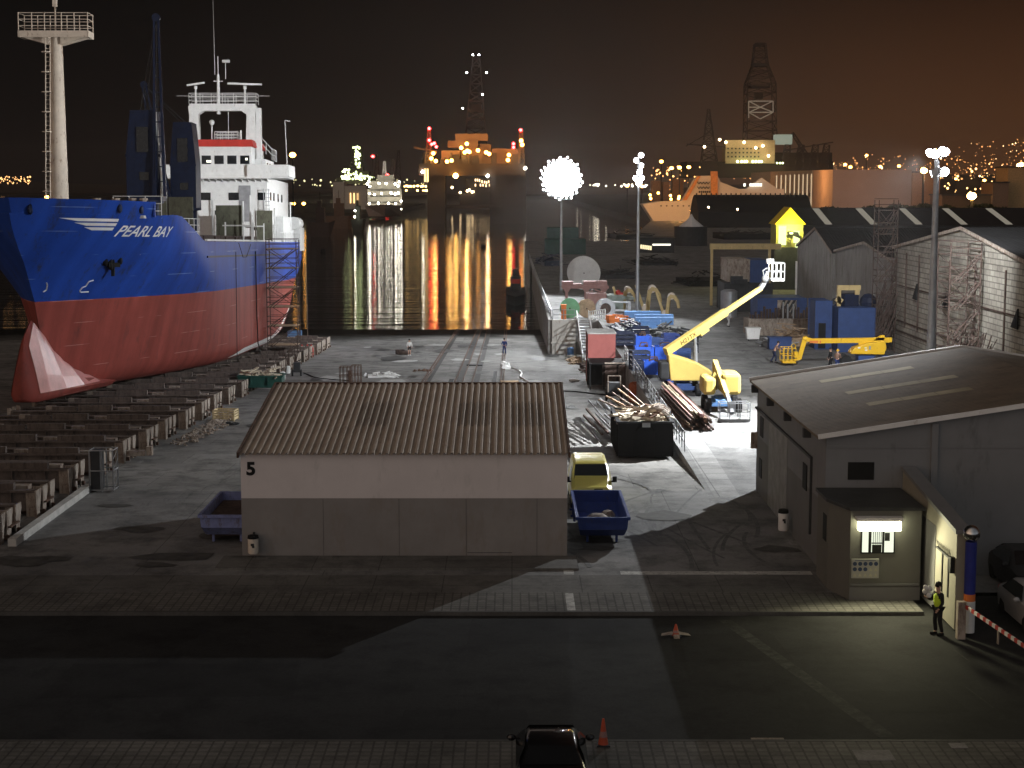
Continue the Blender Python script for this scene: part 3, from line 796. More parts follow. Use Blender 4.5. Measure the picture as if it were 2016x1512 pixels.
# accommodation block
b = MB(); b.box(-5.0, 5.3, 78, 95, 11.3, 19.5); b.box(5.3, 6.2, 84, 95, 11.3, 15.3); b.box(-5.6, 5.8, 76.6, 79.2, 19.3, 19.55)
for s in (1, -1): b.yz([(76.6, 19.5), (79.6, 19.5), (79.6, 20.85), (76.6, 20.85)], s * 3.2, s * 7.7) if s < 0 else b.yz([(76.6, 19.5), (81.6, 19.5), (81.6, 20.85), (76.6, 20.85)], s * 3.2, s * 7.9)
b.box(-7.6, 7.8, 76.7, 81.5, 19.35, 19.5)
house = spart('accommodation', b, M['white'], bevel=.08)
b = MB(); b.box(-3.5, 3.7, 77.2, 86, 19.5, 22.85); b.box(3.7, 4.9, 79.5, 86, 19.5, 21.6)
wh = spart('wheelhouse', b, M['white'], bevel=.06)
b = MB(); b.xz([(-3.75, 22.85), (3.95, 22.85), (3.75, 23.6), (-3.55, 23.6)], 76.9, 86.2); spart('roof_fascia', b, M['red'], wh)
def win(parent, x0, x1, y, z0, z1, fr=.07):
    b = MB(); b.box(x0 - fr, x1 + fr, y - .02, y + .1, z0 - fr, z1 + fr); b.cur = 1; b.box(x0, x1, y - .05, y - .021, z0, z1)
    return spart('window', b, [M['darkgrey'], M['glass']], parent)
for k in range(5):
    x = -2.75 + k * 1.42; win(wh, x - .44, x + .44, 77.15, 21.0, 21.8)
b = MB(); b.box(-1.3, -.8, 77.06, 77.09, 21.1, 21.35); b.box(3.0, 3.25, 77.06, 77.09, 21.35, 21.6); spart('bridge_lamp', b, M['litwhite'], wh)
for x, z, w_ in ((-2.4, 17.4, .45), (-1.5, 17.4, .45), (1.4, 17.4, .45), (2.3, 17.4, .45), (-.2, 15.6, .4), (4.6, 17.4, .4), (3.9, 13.9, .45), (-3.6, 13.9, .4)):
    b = MB(); b.box(x - w_, x + w_, 77.9, 77.99, z - .42, z + .42) if z > 16 else b.box(x - w_, x + w_, 77.9, 77.99, z - .25, z + .25); spart('window', b, M['glass'], house)
b = MB(); b.box(2.1, 3.4, 77.88, 77.97, 14.6, 18.6); spart('grey_door_panel', b, M['darkgrey'] if False else mat('pale_grey_paint', (.3, .3, .31), .5), house)
for y in (80, 82.6, 86, 89): b = MB(); b.box(5.28, 5.36, y - .35, y + .35, 17, 17.9); spart('window', b, M['glass'], house)
b = MB(); b.box(4.85, 4.93, 80.3, 81.1, 20.3, 21.2); b.box(4.85, 4.93, 82.3, 83.1, 20.3, 21.2); spart('side_window', b, M['glass'], wh)
b = MB()
for k in range(13):
    x = -3.3 + k * .72; b.yz([(76.4, 19.35), (77.95, 19.35), (77.95, 18.95)], x, x + .07)
b.each('wing_bracket', M['white'], house, local=True)
# goal-post mast over the wheelhouse
b = MB()
for s in (-3.1, 3.3): b.add([(s + a * w, 80 + c * .55, z) for z, w in ((23.4, .62), (26.4, .5), (27.5, .62)) for a, c in ((-1, -1), (1, -1), (1, 1), (-1, 1))], [(0, 1, 5, 4), (1, 2, 6, 5), (2, 3, 7, 6), (3, 0, 4, 7), (4, 5, 9, 8), (5, 6, 10, 9), (6, 7, 11, 10), (7, 4, 8, 11), (8, 9, 10, 11)])
b.xz([(-3.6, 27.75), (3.8, 27.75), (3.8, 27.0), (2.6, 26.75), (2.3, 26.5), (2.6, 26.9), (-2.3, 26.9), (-2.1, 26.5), (-2.5, 26.75), (-3.6, 27.0)][:3] + [(2.7, 26.6), (2.2, 26.95), (-2.0, 26.95), (-2.5, 26.6), (-3.6, 27.0)], 79.5, 80.5)
b.box(3.85, 4.4, 79.6, 80.4, 19.5, 27.3)
gp = spart('goalpost_mast', b, M['white'], bevel=.05)
b = MB(); b.rail([(-3.6, 79.5, 27.75), (3.9, 79.5, 27.75), (3.9, 81.2, 27.75), (-3.6, 81.2, 27.75), (-3.6, 79.5, 27.75)], 1.15, .035, 3, 1.2); b.rail([(4.0, 82, 22.9), (5.2, 82, 21.6), (5.2, 86, 21.6)], 1.3, .035, 2, 1)
b.tube((-5, 79.6, 28.6), (5.4, 79.6, 28.6), .03, 4)
spart('mast_railing', b, M['white'], gp)
for x, ang, l in ((-2.9, .35, 1.0), (2.6, -.02, 1.9)):
    b = MB(); b.tube((x, 79.9, 27.75), (x, 79.9, 29.5), .14, 8, .1); b.tube((x, 79.9, 29.4), (x, 79.9, 29.75), .2, 8); b.cbox((x, 79.9, 29.95), (l * 2, .22, .2), .2, 0, -ang * .5); spart('radar_scanner', b, M['white'], gp)
b = MB(); b.tube((-.35, 79.8, 26.6), (-.35, 79.8, 31), .22, 8, .14); b.box(-.85, .15, 79.7, 79.9, 30.2, 30.3); b.tube((-.7, 79.8, 31), (-.8, 79.8, 39.5), .045, 5, .02); b.tube((-.35, 79.8, 31), (-.35, 79.8, 33), .06, 5); b.tube((.5, 79.8, 30.5), (.5, 79.8, 32.3), .05, 5); b.box(.15, .95, 79.6, 80, 32.3, 32.6)
b.tube((.35, 82, 23.6), (.35, 82, 28.5), .04, 5); b.tube((7.1, 81, 20.8), (6.9, 81, 26), .05, 5); b.tube((6.9, 81, 26), (7.5, 81, 25.9), .05, 5)
spart('aerial_mast', b, M['white'], gp)
b = MB(); b.tube((-.9, 78.5, 23.6), (-.9, 78.5, 25.3), .08, 6); b.ball((-.9, 78.5, 25.6), .3); b.tube((-3, 78.2, 23.6), (-3, 78.2, 25.8), .05, 5); b.rail([(-.5, 78, 23.6), (2.0, 78, 23.6), (2, 79.4, 23.6), (-.5, 79.4, 23.6)], .95, .04, 3, .6); b.tube((2.4, 78, 23.6), (2.4, 78, 24.7), .1, 6); b.tube((-2.3, 78, 23.6), (-2.3, 78, 24.7), .07, 6)
spart('roof_gear', b, M['white'], wh)
b = MB(); b.box(6.0, 6.9, 93, 97.4, 11.3, 14.1); b.lathe([(.75, 91), (.75, 95)], (6.4, 0, 14.6), 'Y', 12); b.tube((6.2, 90, 11.3), (6.2, 90, 16.8), .09, 6); b.ball((6.2, 90, 16.9), .2)
spart('stern_gear', b, M['white'])
b = MB()
for s in (0, .55): b.tube((5.2 + s, 76.5, 12.2), (5.0 + s, 76.8, 18.2), .05, 5)
for k in range(14): b.tube((5.2, 76.5, 12.6 + k * .42), (5.75, 76.5, 12.6 + k * .42), .035, 4)
spart('side_ladder', b, M['steel'], house)
# rudder and propeller aperture are dark behind the stern
b = MB(); b.yz([(87, 2.2), (91.5, 2.0), (92, 7.6), (88.5, 8)], -.25, .25); spart('rudder', b, M['hullred'])
# hoses hanging down the side
b = MB(); b.path([(7.72, 53, 11.4), (7.75, 53, 6), (7.8, 53.3, 2.5), (8.6, 51, .9)], .06, 6); b.path([(7.72, 41.5, 11.4), (7.72, 41.5, 5), (7.76, 41.2, 1.2)], .03, 5)
b.path([(7.75, 43, 12.2), (7.8, 45, 10.9), (7.8, 47, 10.9), (7.75, 50, 12.1)], .03, 5)
spart('hanging_hose', b, M['black'])

# scaffold tower against the ship's side near the stern
def scaffold(name, label, x0, x1, y0, y1, z0, z1, lift=2.0, r=.045, brace=True, material='rustdark', group=None, boards=True):
    t_ = thing(name, label, 'scaffold', ((x0 + x1) / 2, (y0 + y1) / 2, z0), 0, group)
    b = MB()
    for x in (x0, x1):
        for y in (y0, y1): b.tube((x, y, z0), (x, y, z1 + .9), r, 5)
    n = max(1, round((z1 - z0) / lift)); bd = MB(); br = MB()
    for k in range(n + 1):
        z = z0 + (z1 - z0) * k / n
        for zz in (z, z + .5, z + 1.0) if k else (z + .2,):
            for p, q in (((x0, y0), (x1, y0)), ((x1, y0), (x1, y1)), ((x1, y1), (x0, y1)), ((x0, y1), (x0, y0))): b.tube((*p, zz), (*q, zz), r * .75, 4)
        if k and boards: bd.box(x0, x1, y0 + .05, y1 - .05, z + .02, z + .07)
        if k < n and brace:
            zz = z + (z1 - z0) / n
            for p, q in (((x0, y0), (x1, y0)), ((x1, y0), (x1, y1)), ((x1, y1), (x0, y1))):
                br.tube((*p, z), (*q, zz), r * .7, 4); br.tube((*q, z), (*p, zz), r * .7, 4) if k % 2 else None
            br.tube((x0 + .3, y0 - .06, z), (x1 - .3, y0 - .06, zz), r, 4); br.tube((x0 + .6, y0 - .06, z), (x1, y0 - .06, zz), r, 4)
    b.build('frame', M[material], t_); br.build('braces', M[material], t_)
    if boards: bd.each('board', M['wood'], t_)
    return t_
scaffold('scaffold_tower', 'dark scaffold tower with ladders against the ship near its stern', -24.6, -21.6, 166, 168.2, gz(167), 8.4, 1.9)
# ================================================================== CRADLE BEAMS UNDER THE SHIP
def cradle():
    t_ = thing('cradle_beam', 'low rusty steel cradle across the slip with pale end plates', 'slipway cradle', (0, 0, 0), 0, 'cradle beams lying across the slip under the ship')
    beamm = bpy.data.materials.get('rusty_beam_paint') or mat('rusty_beam_paint', (.135, .108, .094), .85, dirt=(.06, .048, .042), dirt_amt=.5, var=.3)
    for yy in (0, 2.3):
        b = MB(); b.box(-11.6, -.25, yy, yy + .22, .25, 1.12); b.box(-11.6, -.2, yy - .14, yy + .36, 1.12, 1.2)
        for k in range(7): b.box(-11 + k * 1.6, -10.94 + k * 1.6, yy - .12, yy + .34, .25, 1.12)
        b.build('cross_beam', beamm, t_)
    for x in (-.2, ):
        for yy in (0, 1.05, 2.3):
            b = MB(); b.yz([(yy - .42, 1.25), (yy + .42, 1.25), (yy + .42, 1.0), (yy + .13, .35), (yy + .13, 0), (yy - .42, 0)], x, x + .07); b.box(x - .5, x, yy - .05, yy + .03, .0, 1.2)
            b.build('end_plate', M['plate'], t_)
    b = MB()
    for x, w, h in ((-2.6, 1.3, .3), (-6.2, 1.1, .35), (-8.2, .8, .25)): b.box(x - w, x + w, .1, .45, 1.2, 1.2 + h)
    b.each('timber_block', beamm, t_)
    b = MB(); b.box(-4.9, -3.6, .9, 1.35, 1.05, 1.3); b.box(-9.8, -9.2, 1.5, 1.9, 1.0, 1.35); b.box(-1.6, -.9, 1.0, 1.6, .9, 1.22); b.each('pale_timber', M['plate'], t_)
    for k in range(3):
        b = MB(); b.box(-11.95, -11.7, .1 + k * 1.0, .3 + k * 1.0, .2, 1.35); b.build('keel_block', M['plate'], t_)
    b = MB(); b.box(-12.2, 0, .75, 2.0, .5, .56); b.box(-12.2, 0, .4, .55, .05, .25); b.box(-12.2, 0, 2.0, 2.15, .05, .25); b.build('bogie_rail', M['rust'], t_)
    return t_
cr = cradle()
ORD = ['nearest', 'second', 'third', 'fourth', 'fifth', 'sixth', 'seventh', 'eighth', 'ninth', 'tenth', 'eleventh', 'twelfth', 'thirteenth', 'fourteenth', 'fifteenth', 'sixteenth', 'seventeenth', 'eighteenth', 'nineteenth', 'twentieth', 'twenty first', 'twenty second', 'furthest']
for k, Y in enumerate([68.1 + 5.62 * i for i in range(23)]):
    z = gz(Y)
    lab = 'rusty cradle beam across the slip, %s from the near end of the row' % ORD[k] if 0 < k < 22 else 'rusty cradle beam across the slip, the %s of the row' % ORD[k]
    if k == 0: cr.location = (-21.2, Y, z); cr['label'] = lab
    else: o = dup(cr, (-21.2 + R.uniform(-.12, .12), Y, z), None, lab); o.rotation_euler = (SANG if Y > 80 else 0, 0, R.uniform(-.008, .008))
b = MB(); b.box(-20.95, -20.6, 67.5, 80.2, 0, .32); solo('kerb_wall', b, mat('pale_render', (.5, .49, .46), .7), 'pale low concrete kerb beside the nearest cradle beams', 'kerb')
b = MB()                                       # chain heap laid along the cradle edge
for k in range(330):
    u = R.random(); Y = 98 + u * 18; x = -20.6 + R.uniform(0, 1.0 + .6 * math.sin(u * 3)); b.tube(sp(x, Y, R.uniform(.05, .2)), sp(x + R.uniform(-.05, .3), Y + R.uniform(-.3, .3), R.uniform(.05, .22)), .055, 4)
solo('anchor_chain', b, M['plate'], 'heap of pale anchor chain laid along the cradle ends', 'chain', kind='stuff')
# dark cabinet frame standing at the cradle edge
p = G(203, 968); t_ = thing('gas_rack', 'tall dark steel rack standing beside the near cradle ends', 'rack', (p.x, p.y, 0))
b = MB(); x, y = p.x, p.y
b.box(x - .55, x - .1, y - .1, y + .8, .08, 2.0)
b.build('cabinet', M['darkgrey'], t_)
b = MB()
for a in (-.6, 0, .55):
    for c in (-.15, .85): b.tube((x + a, y + c, 0), (x + a, y + c, 2.05), .035, 5)
for z in (.1, 1.05, 2.05):
    for p0, p1 in (((-.6, -.15), (.55, -.15)), ((.55, -.15), (.55, .85)), ((.55, .85), (-.6, .85)), ((-.6, .85), (-.6, -.15))): b.tube((x + p0[0], y + p0[1], z), (x + p1[0], y + p1[1], z), .03, 5)
for k in range(4): b.tube((x + .55, y - .15, .1 + k * .5), (x + .55, y + .85, .6 + k * .45), .02, 4)
b.build('frame', M['steel'], t_)
# pale yellow pallet cage
def crate_box(p, name, label, w, d, h, m, rz=0.0):
    t_ = thing(name, label, 'crate', p, rz); b = MB()
    for sx in (-1, 1):
        for sy in (-1, 1): b.cbox((sx * w / 2, sy * d / 2, h / 2), (.09, .09, h))
    b.cbox((0, 0, .1), (w, d, .08)); b.build('frame', m, t_, local=True)
    for sy in (-1, 1):
        b = MB()
        for k in range(4): b.cbox((0, sy * d / 2, .2 + k * (h - .25) / 3), (w, .04, (h - .2) / 5.2))
        b.cbox((0, sy * (d / 2 + .03), h / 2), (.07, .03, h)); b.build('side', m, t_, local=True)
    for sx in (-1, 1):
        b = MB()
        for k in range(4): b.cbox((sx * w / 2, 0, .2 + k * (h - .25) / 3), (.04, d, (h - .2) / 5.2))
        b.build('side', m, t_, local=True)
    return t_
p = S(442, 829); crate_box((p.x, p.y + .5, p.z), 'pallet_crate', 'pale yellow slatted crate on the ground beside the cradle ends', 1.45, 1.1, .75, M['pine'], -.1)
b = MB()
for k in range(14): b.cbox((R.uniform(-.4, .4), R.uniform(-.3, .3), .05 + R.uniform(0, .08)), (R.uniform(.2, .5), .15, .06), R.uniform(0, 3))
b.v = [v + S(457, 836) for v in b.v]; solo('scrap_heap', b, M['darkgrey'], 'small dark heap of scrap in front of the yellow crate', 'scrap')
b = MB(); p = G(295, 897); b.cbox((p.x, p.y, .28), (.3, .4, .5)); b.cbox((p.x - .75, p.y, .15), (1.0, .5, .28), .2)
solo('concrete_block', b, M['plate'], 'pale block on dark matting beside the cradle ends', 'block')

# green skip full of scrap behind the shed
def rubbish(b, c, w, d, h, n, seed, lens=(.4, 1.6)):
    r = random.Random(seed)
    for k in range(n):
        x, y = r.uniform(-w / 2, w / 2), r.uniform(-d / 2, d / 2); l = r.uniform(*lens)
        b.cbox((c[0] + x, c[1] + y, c[2] + r.uniform(0, h) * (1 - abs(2 * x / w) * .6)), (l, r.uniform(.06, .25), r.uniform(.03, .14)), r.uniform(0, PI), r.uniform(-.4, .4), r.uniform(-.35, .35))
def skip(name, label, loc, rz, m, L_=3.6, W_=1.75, h=1.25, load=None, group=None, mload=None):
    t_ = thing(name, label, 'skip', loc, rz, group)
    taper = lambda bb: setattr(bb, 'v', [Vector((v.x * (.80 + .20 * min(1, max(0, v.z / (h * .8)))), v.y, v.z)) for v in bb.v])
    b = MB(); th = .06
    prof = [(-L_ * .40, .36), (L_ * .40, .36), (L_ / 2, h * .62), (L_ / 2, h), (-L_ / 2, h), (-L_ / 2, h * .62)]
    for s in (-1, 1): b.yz(prof, s * W_ / 2 - th / 2, s * W_ / 2 + th / 2)
    w2 = W_ / 2 - th / 2
    for (a, c), (d, e) in (((-L_ * .40, .36), (L_ * .40, .36)), ((L_ * .40, .36), (L_ / 2, h * .62)), ((-L_ * .40, .36), (-L_ / 2, h * .62))):
        b.bar((0, a, c), (0, d, e), W_ - th, .05, (0, -.01, 1))
    b.box(-w2, w2, -L_ / 2, -L_ / 2 + .05, h * .6, h); b.box(-w2, w2, L_ / 2 - .05, L_ / 2, h * .6, h)
    taper(b); b.build('body', m, t_, local=True)
    b = MB()
    for s in (-1, 1): b.cbox((s * (W_ / 2 + .05), 0, h), (.12, L_ + .1, .12))
    for s in (-1, 1): b.cbox((0, s * (L_ / 2 + .03), h), (W_ + .2, .12, .12))
    b.build('rim', m, t_, local=True)
    b = MB()
    for s in (-1, 1):
        for q in (-.7, .7): b.cbox((s * (W_ / 2 + .08), q, h * .75), (.1, .14, h * .5)); b.tube((s * (W_ / 2 + .06), q, h * .7), (s * (W_ / 2 + .24), q, h * .7), .05, 6)
        b.cbox((s * W_ * .3, -L_ * .36, .17), (.1, .1, .36)); b.cbox((s * W_ * .3, L_ * .36, .17), (.1, .1, .36))
    b.each('lifting_lug', m, t_, local=True)
    if load:
        b = MB(); load(b); taper(b); b.build('rubbish', mload or M['palewood'], t_, local=True)
    return t_
p = S(512, 772)
skip('scrap_skip', 'green skip heaped with pale scrap behind the shed roof', (p.x, p.y + .9, p.z), PI / 2, M['darkgreen'], 3.6, 1.9, 1.3, lambda b: rubbish(b, (0, 0, 1.1), 1.7, 3.0, .9, 46, 3, (.3, 1.3)))
skip('open_skip', 'faded blue grey skip half hidden behind the shed wall beside the cream litter bin', (-12.0, 70.4, 0), 0, M['skipgrey'], 5.2, 1.95, 1.22, lambda b: b.cbox((0, .2, .6), (1.75, 4.2, .7)), None, M['rustdark'])
skip('open_skip', 'bright blue empty skip in front of the yellow van', (3.78, 70.5, 0), 0, M['skipblue'], 6.0, 2.05, 1.18, lambda b: (b.ball((-.1, -.2, .55), .5, 10, 6, (1.1, 1, .6)), b.ball((.4, .3, .5), .4, 10, 6)), None, M['plate'])

# ================================================================== SHED WITH THE 5
SX0, SX1, SY, SYB = -10.88, 2.22, 65.5, 76.0
sh = thing('storage_shed', 'pale and grey storage shed with a ribbed brown roof and a number 5', 'shed', ((SX0 + SX1) / 2, SY, 0))
def shedz(Y): return 4.22 + (Y - 65.3) * .139
upper = mat('pink_white_render', (.72, .67, .66), .8, var=.06, scale=.5, dirt=(.60, .565, .55), dirt_amt=.2, bump=.1)
lower = mat('grey_brown_render', (.27, .255, .245), .8, var=.12, scale=.5, dirt=(.25, .225, .205), dirt_amt=.4, bump=.1)
b = MB(); t = .2
b.box(SX0, SX1, SY, SY + t, 0, 2.42); b.cur = 1; b.box(SX0, SX1, SY + .004, SY + t, 2.42, shedz(SY) - .02)
for x in (SX0, SX1 - t):
    b.cur = 0; b.box(x, x + t, SY + t, SYB, -.4, 2.42); b.cur = 1; b.yz([(SY + t, 2.42), (SYB, 2.42), (SYB, shedz(SYB) - .02), (SY + t, shedz(SY) - .02)], x, x + t)
b.cur = 1; b.box(SX0 + t, SX1 - t, SYB - t, SYB, -.4, shedz(SYB) - .05)
b.build('wall', [lower, upper], sh)
b = MB()
for x in (-7.6, -4.55, -1.85, 1.0): b.box(x, x + .012, SY - .006, SY, 0.05, 2.4)
b.box(-1.8, 0, SY - .006, SY, .18, .2); b.each('wall_joint', M['darkgrey'], sh)
b = MB(); n = 46; pit = (SX1 - SX0 + .1) / n; ya, yb = 65.28, 76.15
prof = []
for k in range(n):
    x = SX0 - .05 + k * pit; prof += [(x, 0), (x + pit * .42, 0), (x + pit * .56, .075), (x + pit * .86, .075)]
prof.append((SX1 + .05, 0))
nY = 8; vs = []
for j in range(nY + 1):
    Y = ya + (yb - ya) * j / nY
    for x, h in prof: vs.append((x, Y, shedz(Y) + h))
m_ = len(prof); b.add(vs, [(j * m_ + i, j * m_ + i + 1, (j + 1) * m_ + i + 1, (j + 1) * m_ + i) for j in range(nY) for i in range(m_ - 1)])
roofm = mat('brown_sheet_roof', (.42, .345, .275), .75, var=.12, scale=.7, dirt=(.31, .25, .195), dirt_amt=.3)
b.build('roof', roofm, sh)
b = MB()
for x0 in (-6.65, -2.25, 1.0 - .95):
    k0 = round((x0 - SX0) / pit); b.cut()
    for k in range(5):
        x = SX0 - .05 + (k0 + k) * pit + pit * .56
        b.add([(x + q, Y, shedz(Y) + .079) for Y in (69.3, 72.9) for q in (0, pit * .30)], [(0, 1, 3, 2)])
        b.add([(x + q - pit * .54, Y, shedz(Y) + .004) for Y in (69.3, 72.9) for q in (0, pit * .40)], [(0, 1, 3, 2)])
b.each('skylight', mat('skylight_sheet', (.27, .23, .19), .45, var=.2), sh)
b = MB()
for x in (SX0 - .12, SX1 + .04): b.yz([(ya, shedz(ya) - .12), (yb, shedz(yb) - .12), (yb, shedz(yb) + .1), (ya, shedz(ya) + .1)], x, x + .08)
b.box(SX0 - .12, SX1 + .12, yb + .004, yb + .1, shedz(yb) - .12, shedz(yb) + .1); b.each('roof_trim', M['rust'], sh)
vs, fs = lettering('5', .72, 0, .03); b = MB(); b.add([(-10.66 + v.x * 1.05, SY - .012, 3.38 + v.y) for v in vs], fs); b.build('number', M['black'], sh)
def litter_bin(name, label, c, h=.78):
    t_ = thing(name, label, 'litter bin', c); b = MB(); b.lathe([(.19, .04), (.215, .1), (.215, h * .82), (.2, h * .84)], (0, 0, 0), 'Z', 18); b.build('bucket', M['cream'] if h < .8 else M['white'], t_, local=True, smooth=True, auto=40)
    b = MB(); b.lathe([(.225, h * .84), (.225, h * .9), (.2, h), (.12, h + .02)], (0, 0, 0), 'Z', 18); b.build('lid', M['black'], t_, local=True)
    b = MB(); b.cbox((.0, -.216, h * .55), (.13, .01, .1)); b.cbox((.03, -.216, h * .45), (.09, .01, .09)); b.build('label', M['darkgrey'], t_, local=True)
    b = MB(); b.cbox((0, .25, .6), (.08, .1, .5)); b.build('bracket', M['darkgrey'], t_, local=True); return t_
litter_bin('litter_bin', 'cream and black litter bin hung on the near left of the shed wall', (-10.38, 65.15, .2))
litter_bin('litter_bin', 'white and black litter bin on the grey building wall beside the gate booth', (11.6, 69.6, .2), .95)

# ================================================================== GREY GABLE BUILDING, BOOTH AND GATE
bx0, bxr, bx1, by0, by1 = 12.0, 22.0, 32.0, 62.5, 80.3; ez = 5.35; rs = .158
gb = thing('office_building', 'grey rendered building with a low brown gabled roof with pale rooflights', 'building', (22, 70, 0))
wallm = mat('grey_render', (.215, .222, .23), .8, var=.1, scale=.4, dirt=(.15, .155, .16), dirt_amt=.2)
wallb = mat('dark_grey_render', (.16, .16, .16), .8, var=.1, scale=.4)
rz_ = lambda x: ez + rs * (min(x, 2 * bxr - x) - bx0)
b = MB()
b.xz([(bx0, 0), (bx1, 0), (bx1, rz_(bx1) - .03), (bxr, rz_(bxr) - .03), (bx0, rz_(bx0) - .03)], by0, by0 + .25); b.xz([(bx0, 0), (bx1, 0), (bx1, rz_(bx1) - .03), (bxr, rz_(bxr) - .03), (bx0, rz_(bx0) - .03)], by1 - .25, by1)
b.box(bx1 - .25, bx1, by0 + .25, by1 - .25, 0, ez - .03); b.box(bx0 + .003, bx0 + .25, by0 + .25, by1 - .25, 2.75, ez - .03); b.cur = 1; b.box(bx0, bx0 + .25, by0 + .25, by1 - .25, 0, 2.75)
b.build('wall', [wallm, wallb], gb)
b = MB()
b.add([(x, Y, rz_(x) + .02 + o) for o in (0, .1) for x, Y in ((bx0 - .35, by0 - .2), (bxr, by0 - .2), (bxr, by1 + .25), (bx0 - .35, by1 + .25))], [(0, 1, 2, 3), (4, 5, 6, 7), (0, 4, 7, 3), (0, 1, 5, 4), (2, 3, 7, 6)])
b.add([(x, Y, rz_(x) + .02 + o) for o in (0, .1) for x, Y in ((bxr, by0 - .2), (bx1 + .35, by0 - .2), (bx1 + .35, by1 + .25), (bxr, by1 + .25))], [(0, 1, 2, 3), (4, 5, 6, 7), (1, 2, 6, 5), (0, 1, 5, 4), (2, 3, 7, 6)])
brm = ribbed('brown_roof_sheet', (.20, .160, .115), 'Y', .33, .35, .85, dirt=(.14, .11, .078)); rf = b.build('roof', brm, gb)
b = MB()
for Y, xa, xb in ((76.3, 14.3, 18.6), (71.7, 14.6, 19.4), (67.9, 14.7, 19.0)):
    xs = [xa + (xb - xa) * i / 3 for i in range(4)]; b.cut()
    for p, q in zip(xs[:-1], xs[1:]): b.add([(p, Y - .45, rz_(p) + .127), (q - .03, Y - .45, rz_(q) + .127), (q - .03, Y + .45, rz_(q) + .127), (p, Y + .45, rz_(p) + .127)], [(0, 1, 2, 3)])
b.each('rooflight', mat('yellowed_rooflight', (.42, .36, .21), .8, var=.25, scale=.7), rf)
b = MB(); b.bar((bx0 - .36, by1 + .3, rz_(bx0) + .08), (bxr, by1 + .3, rz_(bxr) + .10), .1, .2); b.bar((bxr, by1 + .3, rz_(bxr) + .10), (bx1 + .36, by1 + .3, rz_(bx1) + .08), .1, .2)
b.bar((bx0 - .36, by0 - .25, rz_(bx0) + .06), (bxr, by0 - .25, rz_(bxr) + .08), .08, .18); b.bar((bxr, by0 - .25, rz_(bxr) + .08), (bx1, by0 - .25, rz_(bx1) + .06), .08, .18); b.each('verge_trim', M['white'], rf)
b = MB()
for Y in (80.1, 75.3, 70.5, 65.8): b.box(bx0 - .32, bx0 - .01, Y - .14, Y + .14, ez - .5, ez - .12)
b.each('rafter_end', M['darkgrey'], gb)
b = MB(); b.box(bx0 - .1, bx0 - .004, 65.2, 80.3, 4.05, 4.15); b.box(bx0 - .1, bx0 - .004, 65.2, 65.3, 1.0, 4.05); b.build('pipe_run', M['darkgrey'], gb)
for Y, z0, z1, w in ((78.6, 2.9, 3.85, .45), (78.8, .9, 1.8, .4), (66.8, 2.55, 3.6, .45), ):
    b = MB(); b.box(bx0 - .04, bx0 - .003, Y - w, Y + w, z0, z1); b.build('window', M['black'], gb)
b = MB(); b.box(12.85, 13.85, by0 - .03, by0 - .003, 3.72, 4.4); b.build('window', M['black'], gb)
b = MB(); b.box(bx0 - .02, bx0 - .003, 71.2, 76.4, 0.02, 4.0); b.build('roller_door', mat('grey_door_sheet', (.26, .26, .255), .7), gb)
b = MB(); b.box(bx0 - .3, bx0 - .003, 80.9 - .9, 80.25, 2.1, 2.9); b.build('wall_box', M['plate'], gb)
b = MB(); b.box(16.0, 16.25, by0 - .12, by0 - .003, 2.5, 5.9); b.box(bx0 + .03, bx1 - .1, by0 - .03, by0 - .004, 4.95, 5.05); b.build('wall_mouldings', wallm, gb)

bt = thing('gate_booth', 'grey gatehouse with a glowing lamp over three lit windows', 'gatehouse', (13, 60.5, 0))
boothm = mat('booth_render', (.145, .143, .128), .8, var=.08, scale=.6)
outline = [(11.72, 62.46), (11.72, 60.3), (12.2, 58.6), (14.75, 58.6), (14.75, 62.46)]
b = MB(); b.xy(outline, 0.006, 3.3); b.build('wall', boothm, bt)
b = MB(); o2 = [(11.62, 62.44), (11.62, 60.26), (12.14, 58.48), (14.85, 58.48), (14.85, 62.44)]; b.xy(o2, 3.305, 3.42); b.build('roof', M['darkgrey'], bt)
b = MB(); b.box(12.25, 14.7, 58.5, 58.596, .55, .62); b.box(12.2, 14.75, 58.54, 58.597, 0.008, .5); b.build('plinth', wallb, bt)
for x0, x1 in ((12.62, 12.84), (12.95, 13.33), (13.42, 13.75)):
    b = MB(); b.box(x0 - .05, x1 + .05, 58.55, 58.597, 1.73, 2.85); f_ = b.build('window', M['black'], bt)
    b = MB(); b.box(x0, x1, 58.53, 58.549, 1.78, 2.8); b.build('pane', M['boothwin'], f_)
b = MB()
for x in (13.0, 13.07, 13.14, 13.21, 13.28): b.box(x, x + .018, 58.5, 58.52, 1.78, 2.6)
b.box(12.95, 13.33, 58.5, 58.52, 2.1, 2.14); b.box(12.97, 13.31, 58.5, 58.525, 1.78, 2.06); b.box(13.42, 13.6, 58.5, 58.52, 2.2, 2.5); b.build('window_bars', M['black'], bt)
b = MB(); b.box(11.76, 11.78, 60.6, 61.3, 1.7, 2.7); b.v = [v + Vector((-.05, 0, 0)) for v in b.v]; b.build('side_window', M['black'], bt)
b = MB(); b.box(12.35, 14.0, 58.2, 58.58, 2.98, 3.1); hd = b.build('lamp_hood', M['white'], bt)
b = MB(); b.box(12.42, 13.93, 58.2, 58.5, 2.63, 2.972); b.build('lamp_tube', M['tube'], hd)  # taller than a tube, its spread glow is put into the shape
o = spot('booth_light', (13.2, 58.1, 2.72), (13.2, 53.0, .2), 1150, 150, (1, .93, .6), .3, .5, bt)
sg = thing('safety_sign', 'pale safety notice board with rows of round pictograms on the booth wall', 'sign', (12.75, 58.5, 1.15))
b = MB(); b.box(12.24, 13.22, 58.42, 58.5, .85, 1.55); b.build('board', mat('sign_white', (.36, .36, .32), .6, var=.05), sg)
b = MB()
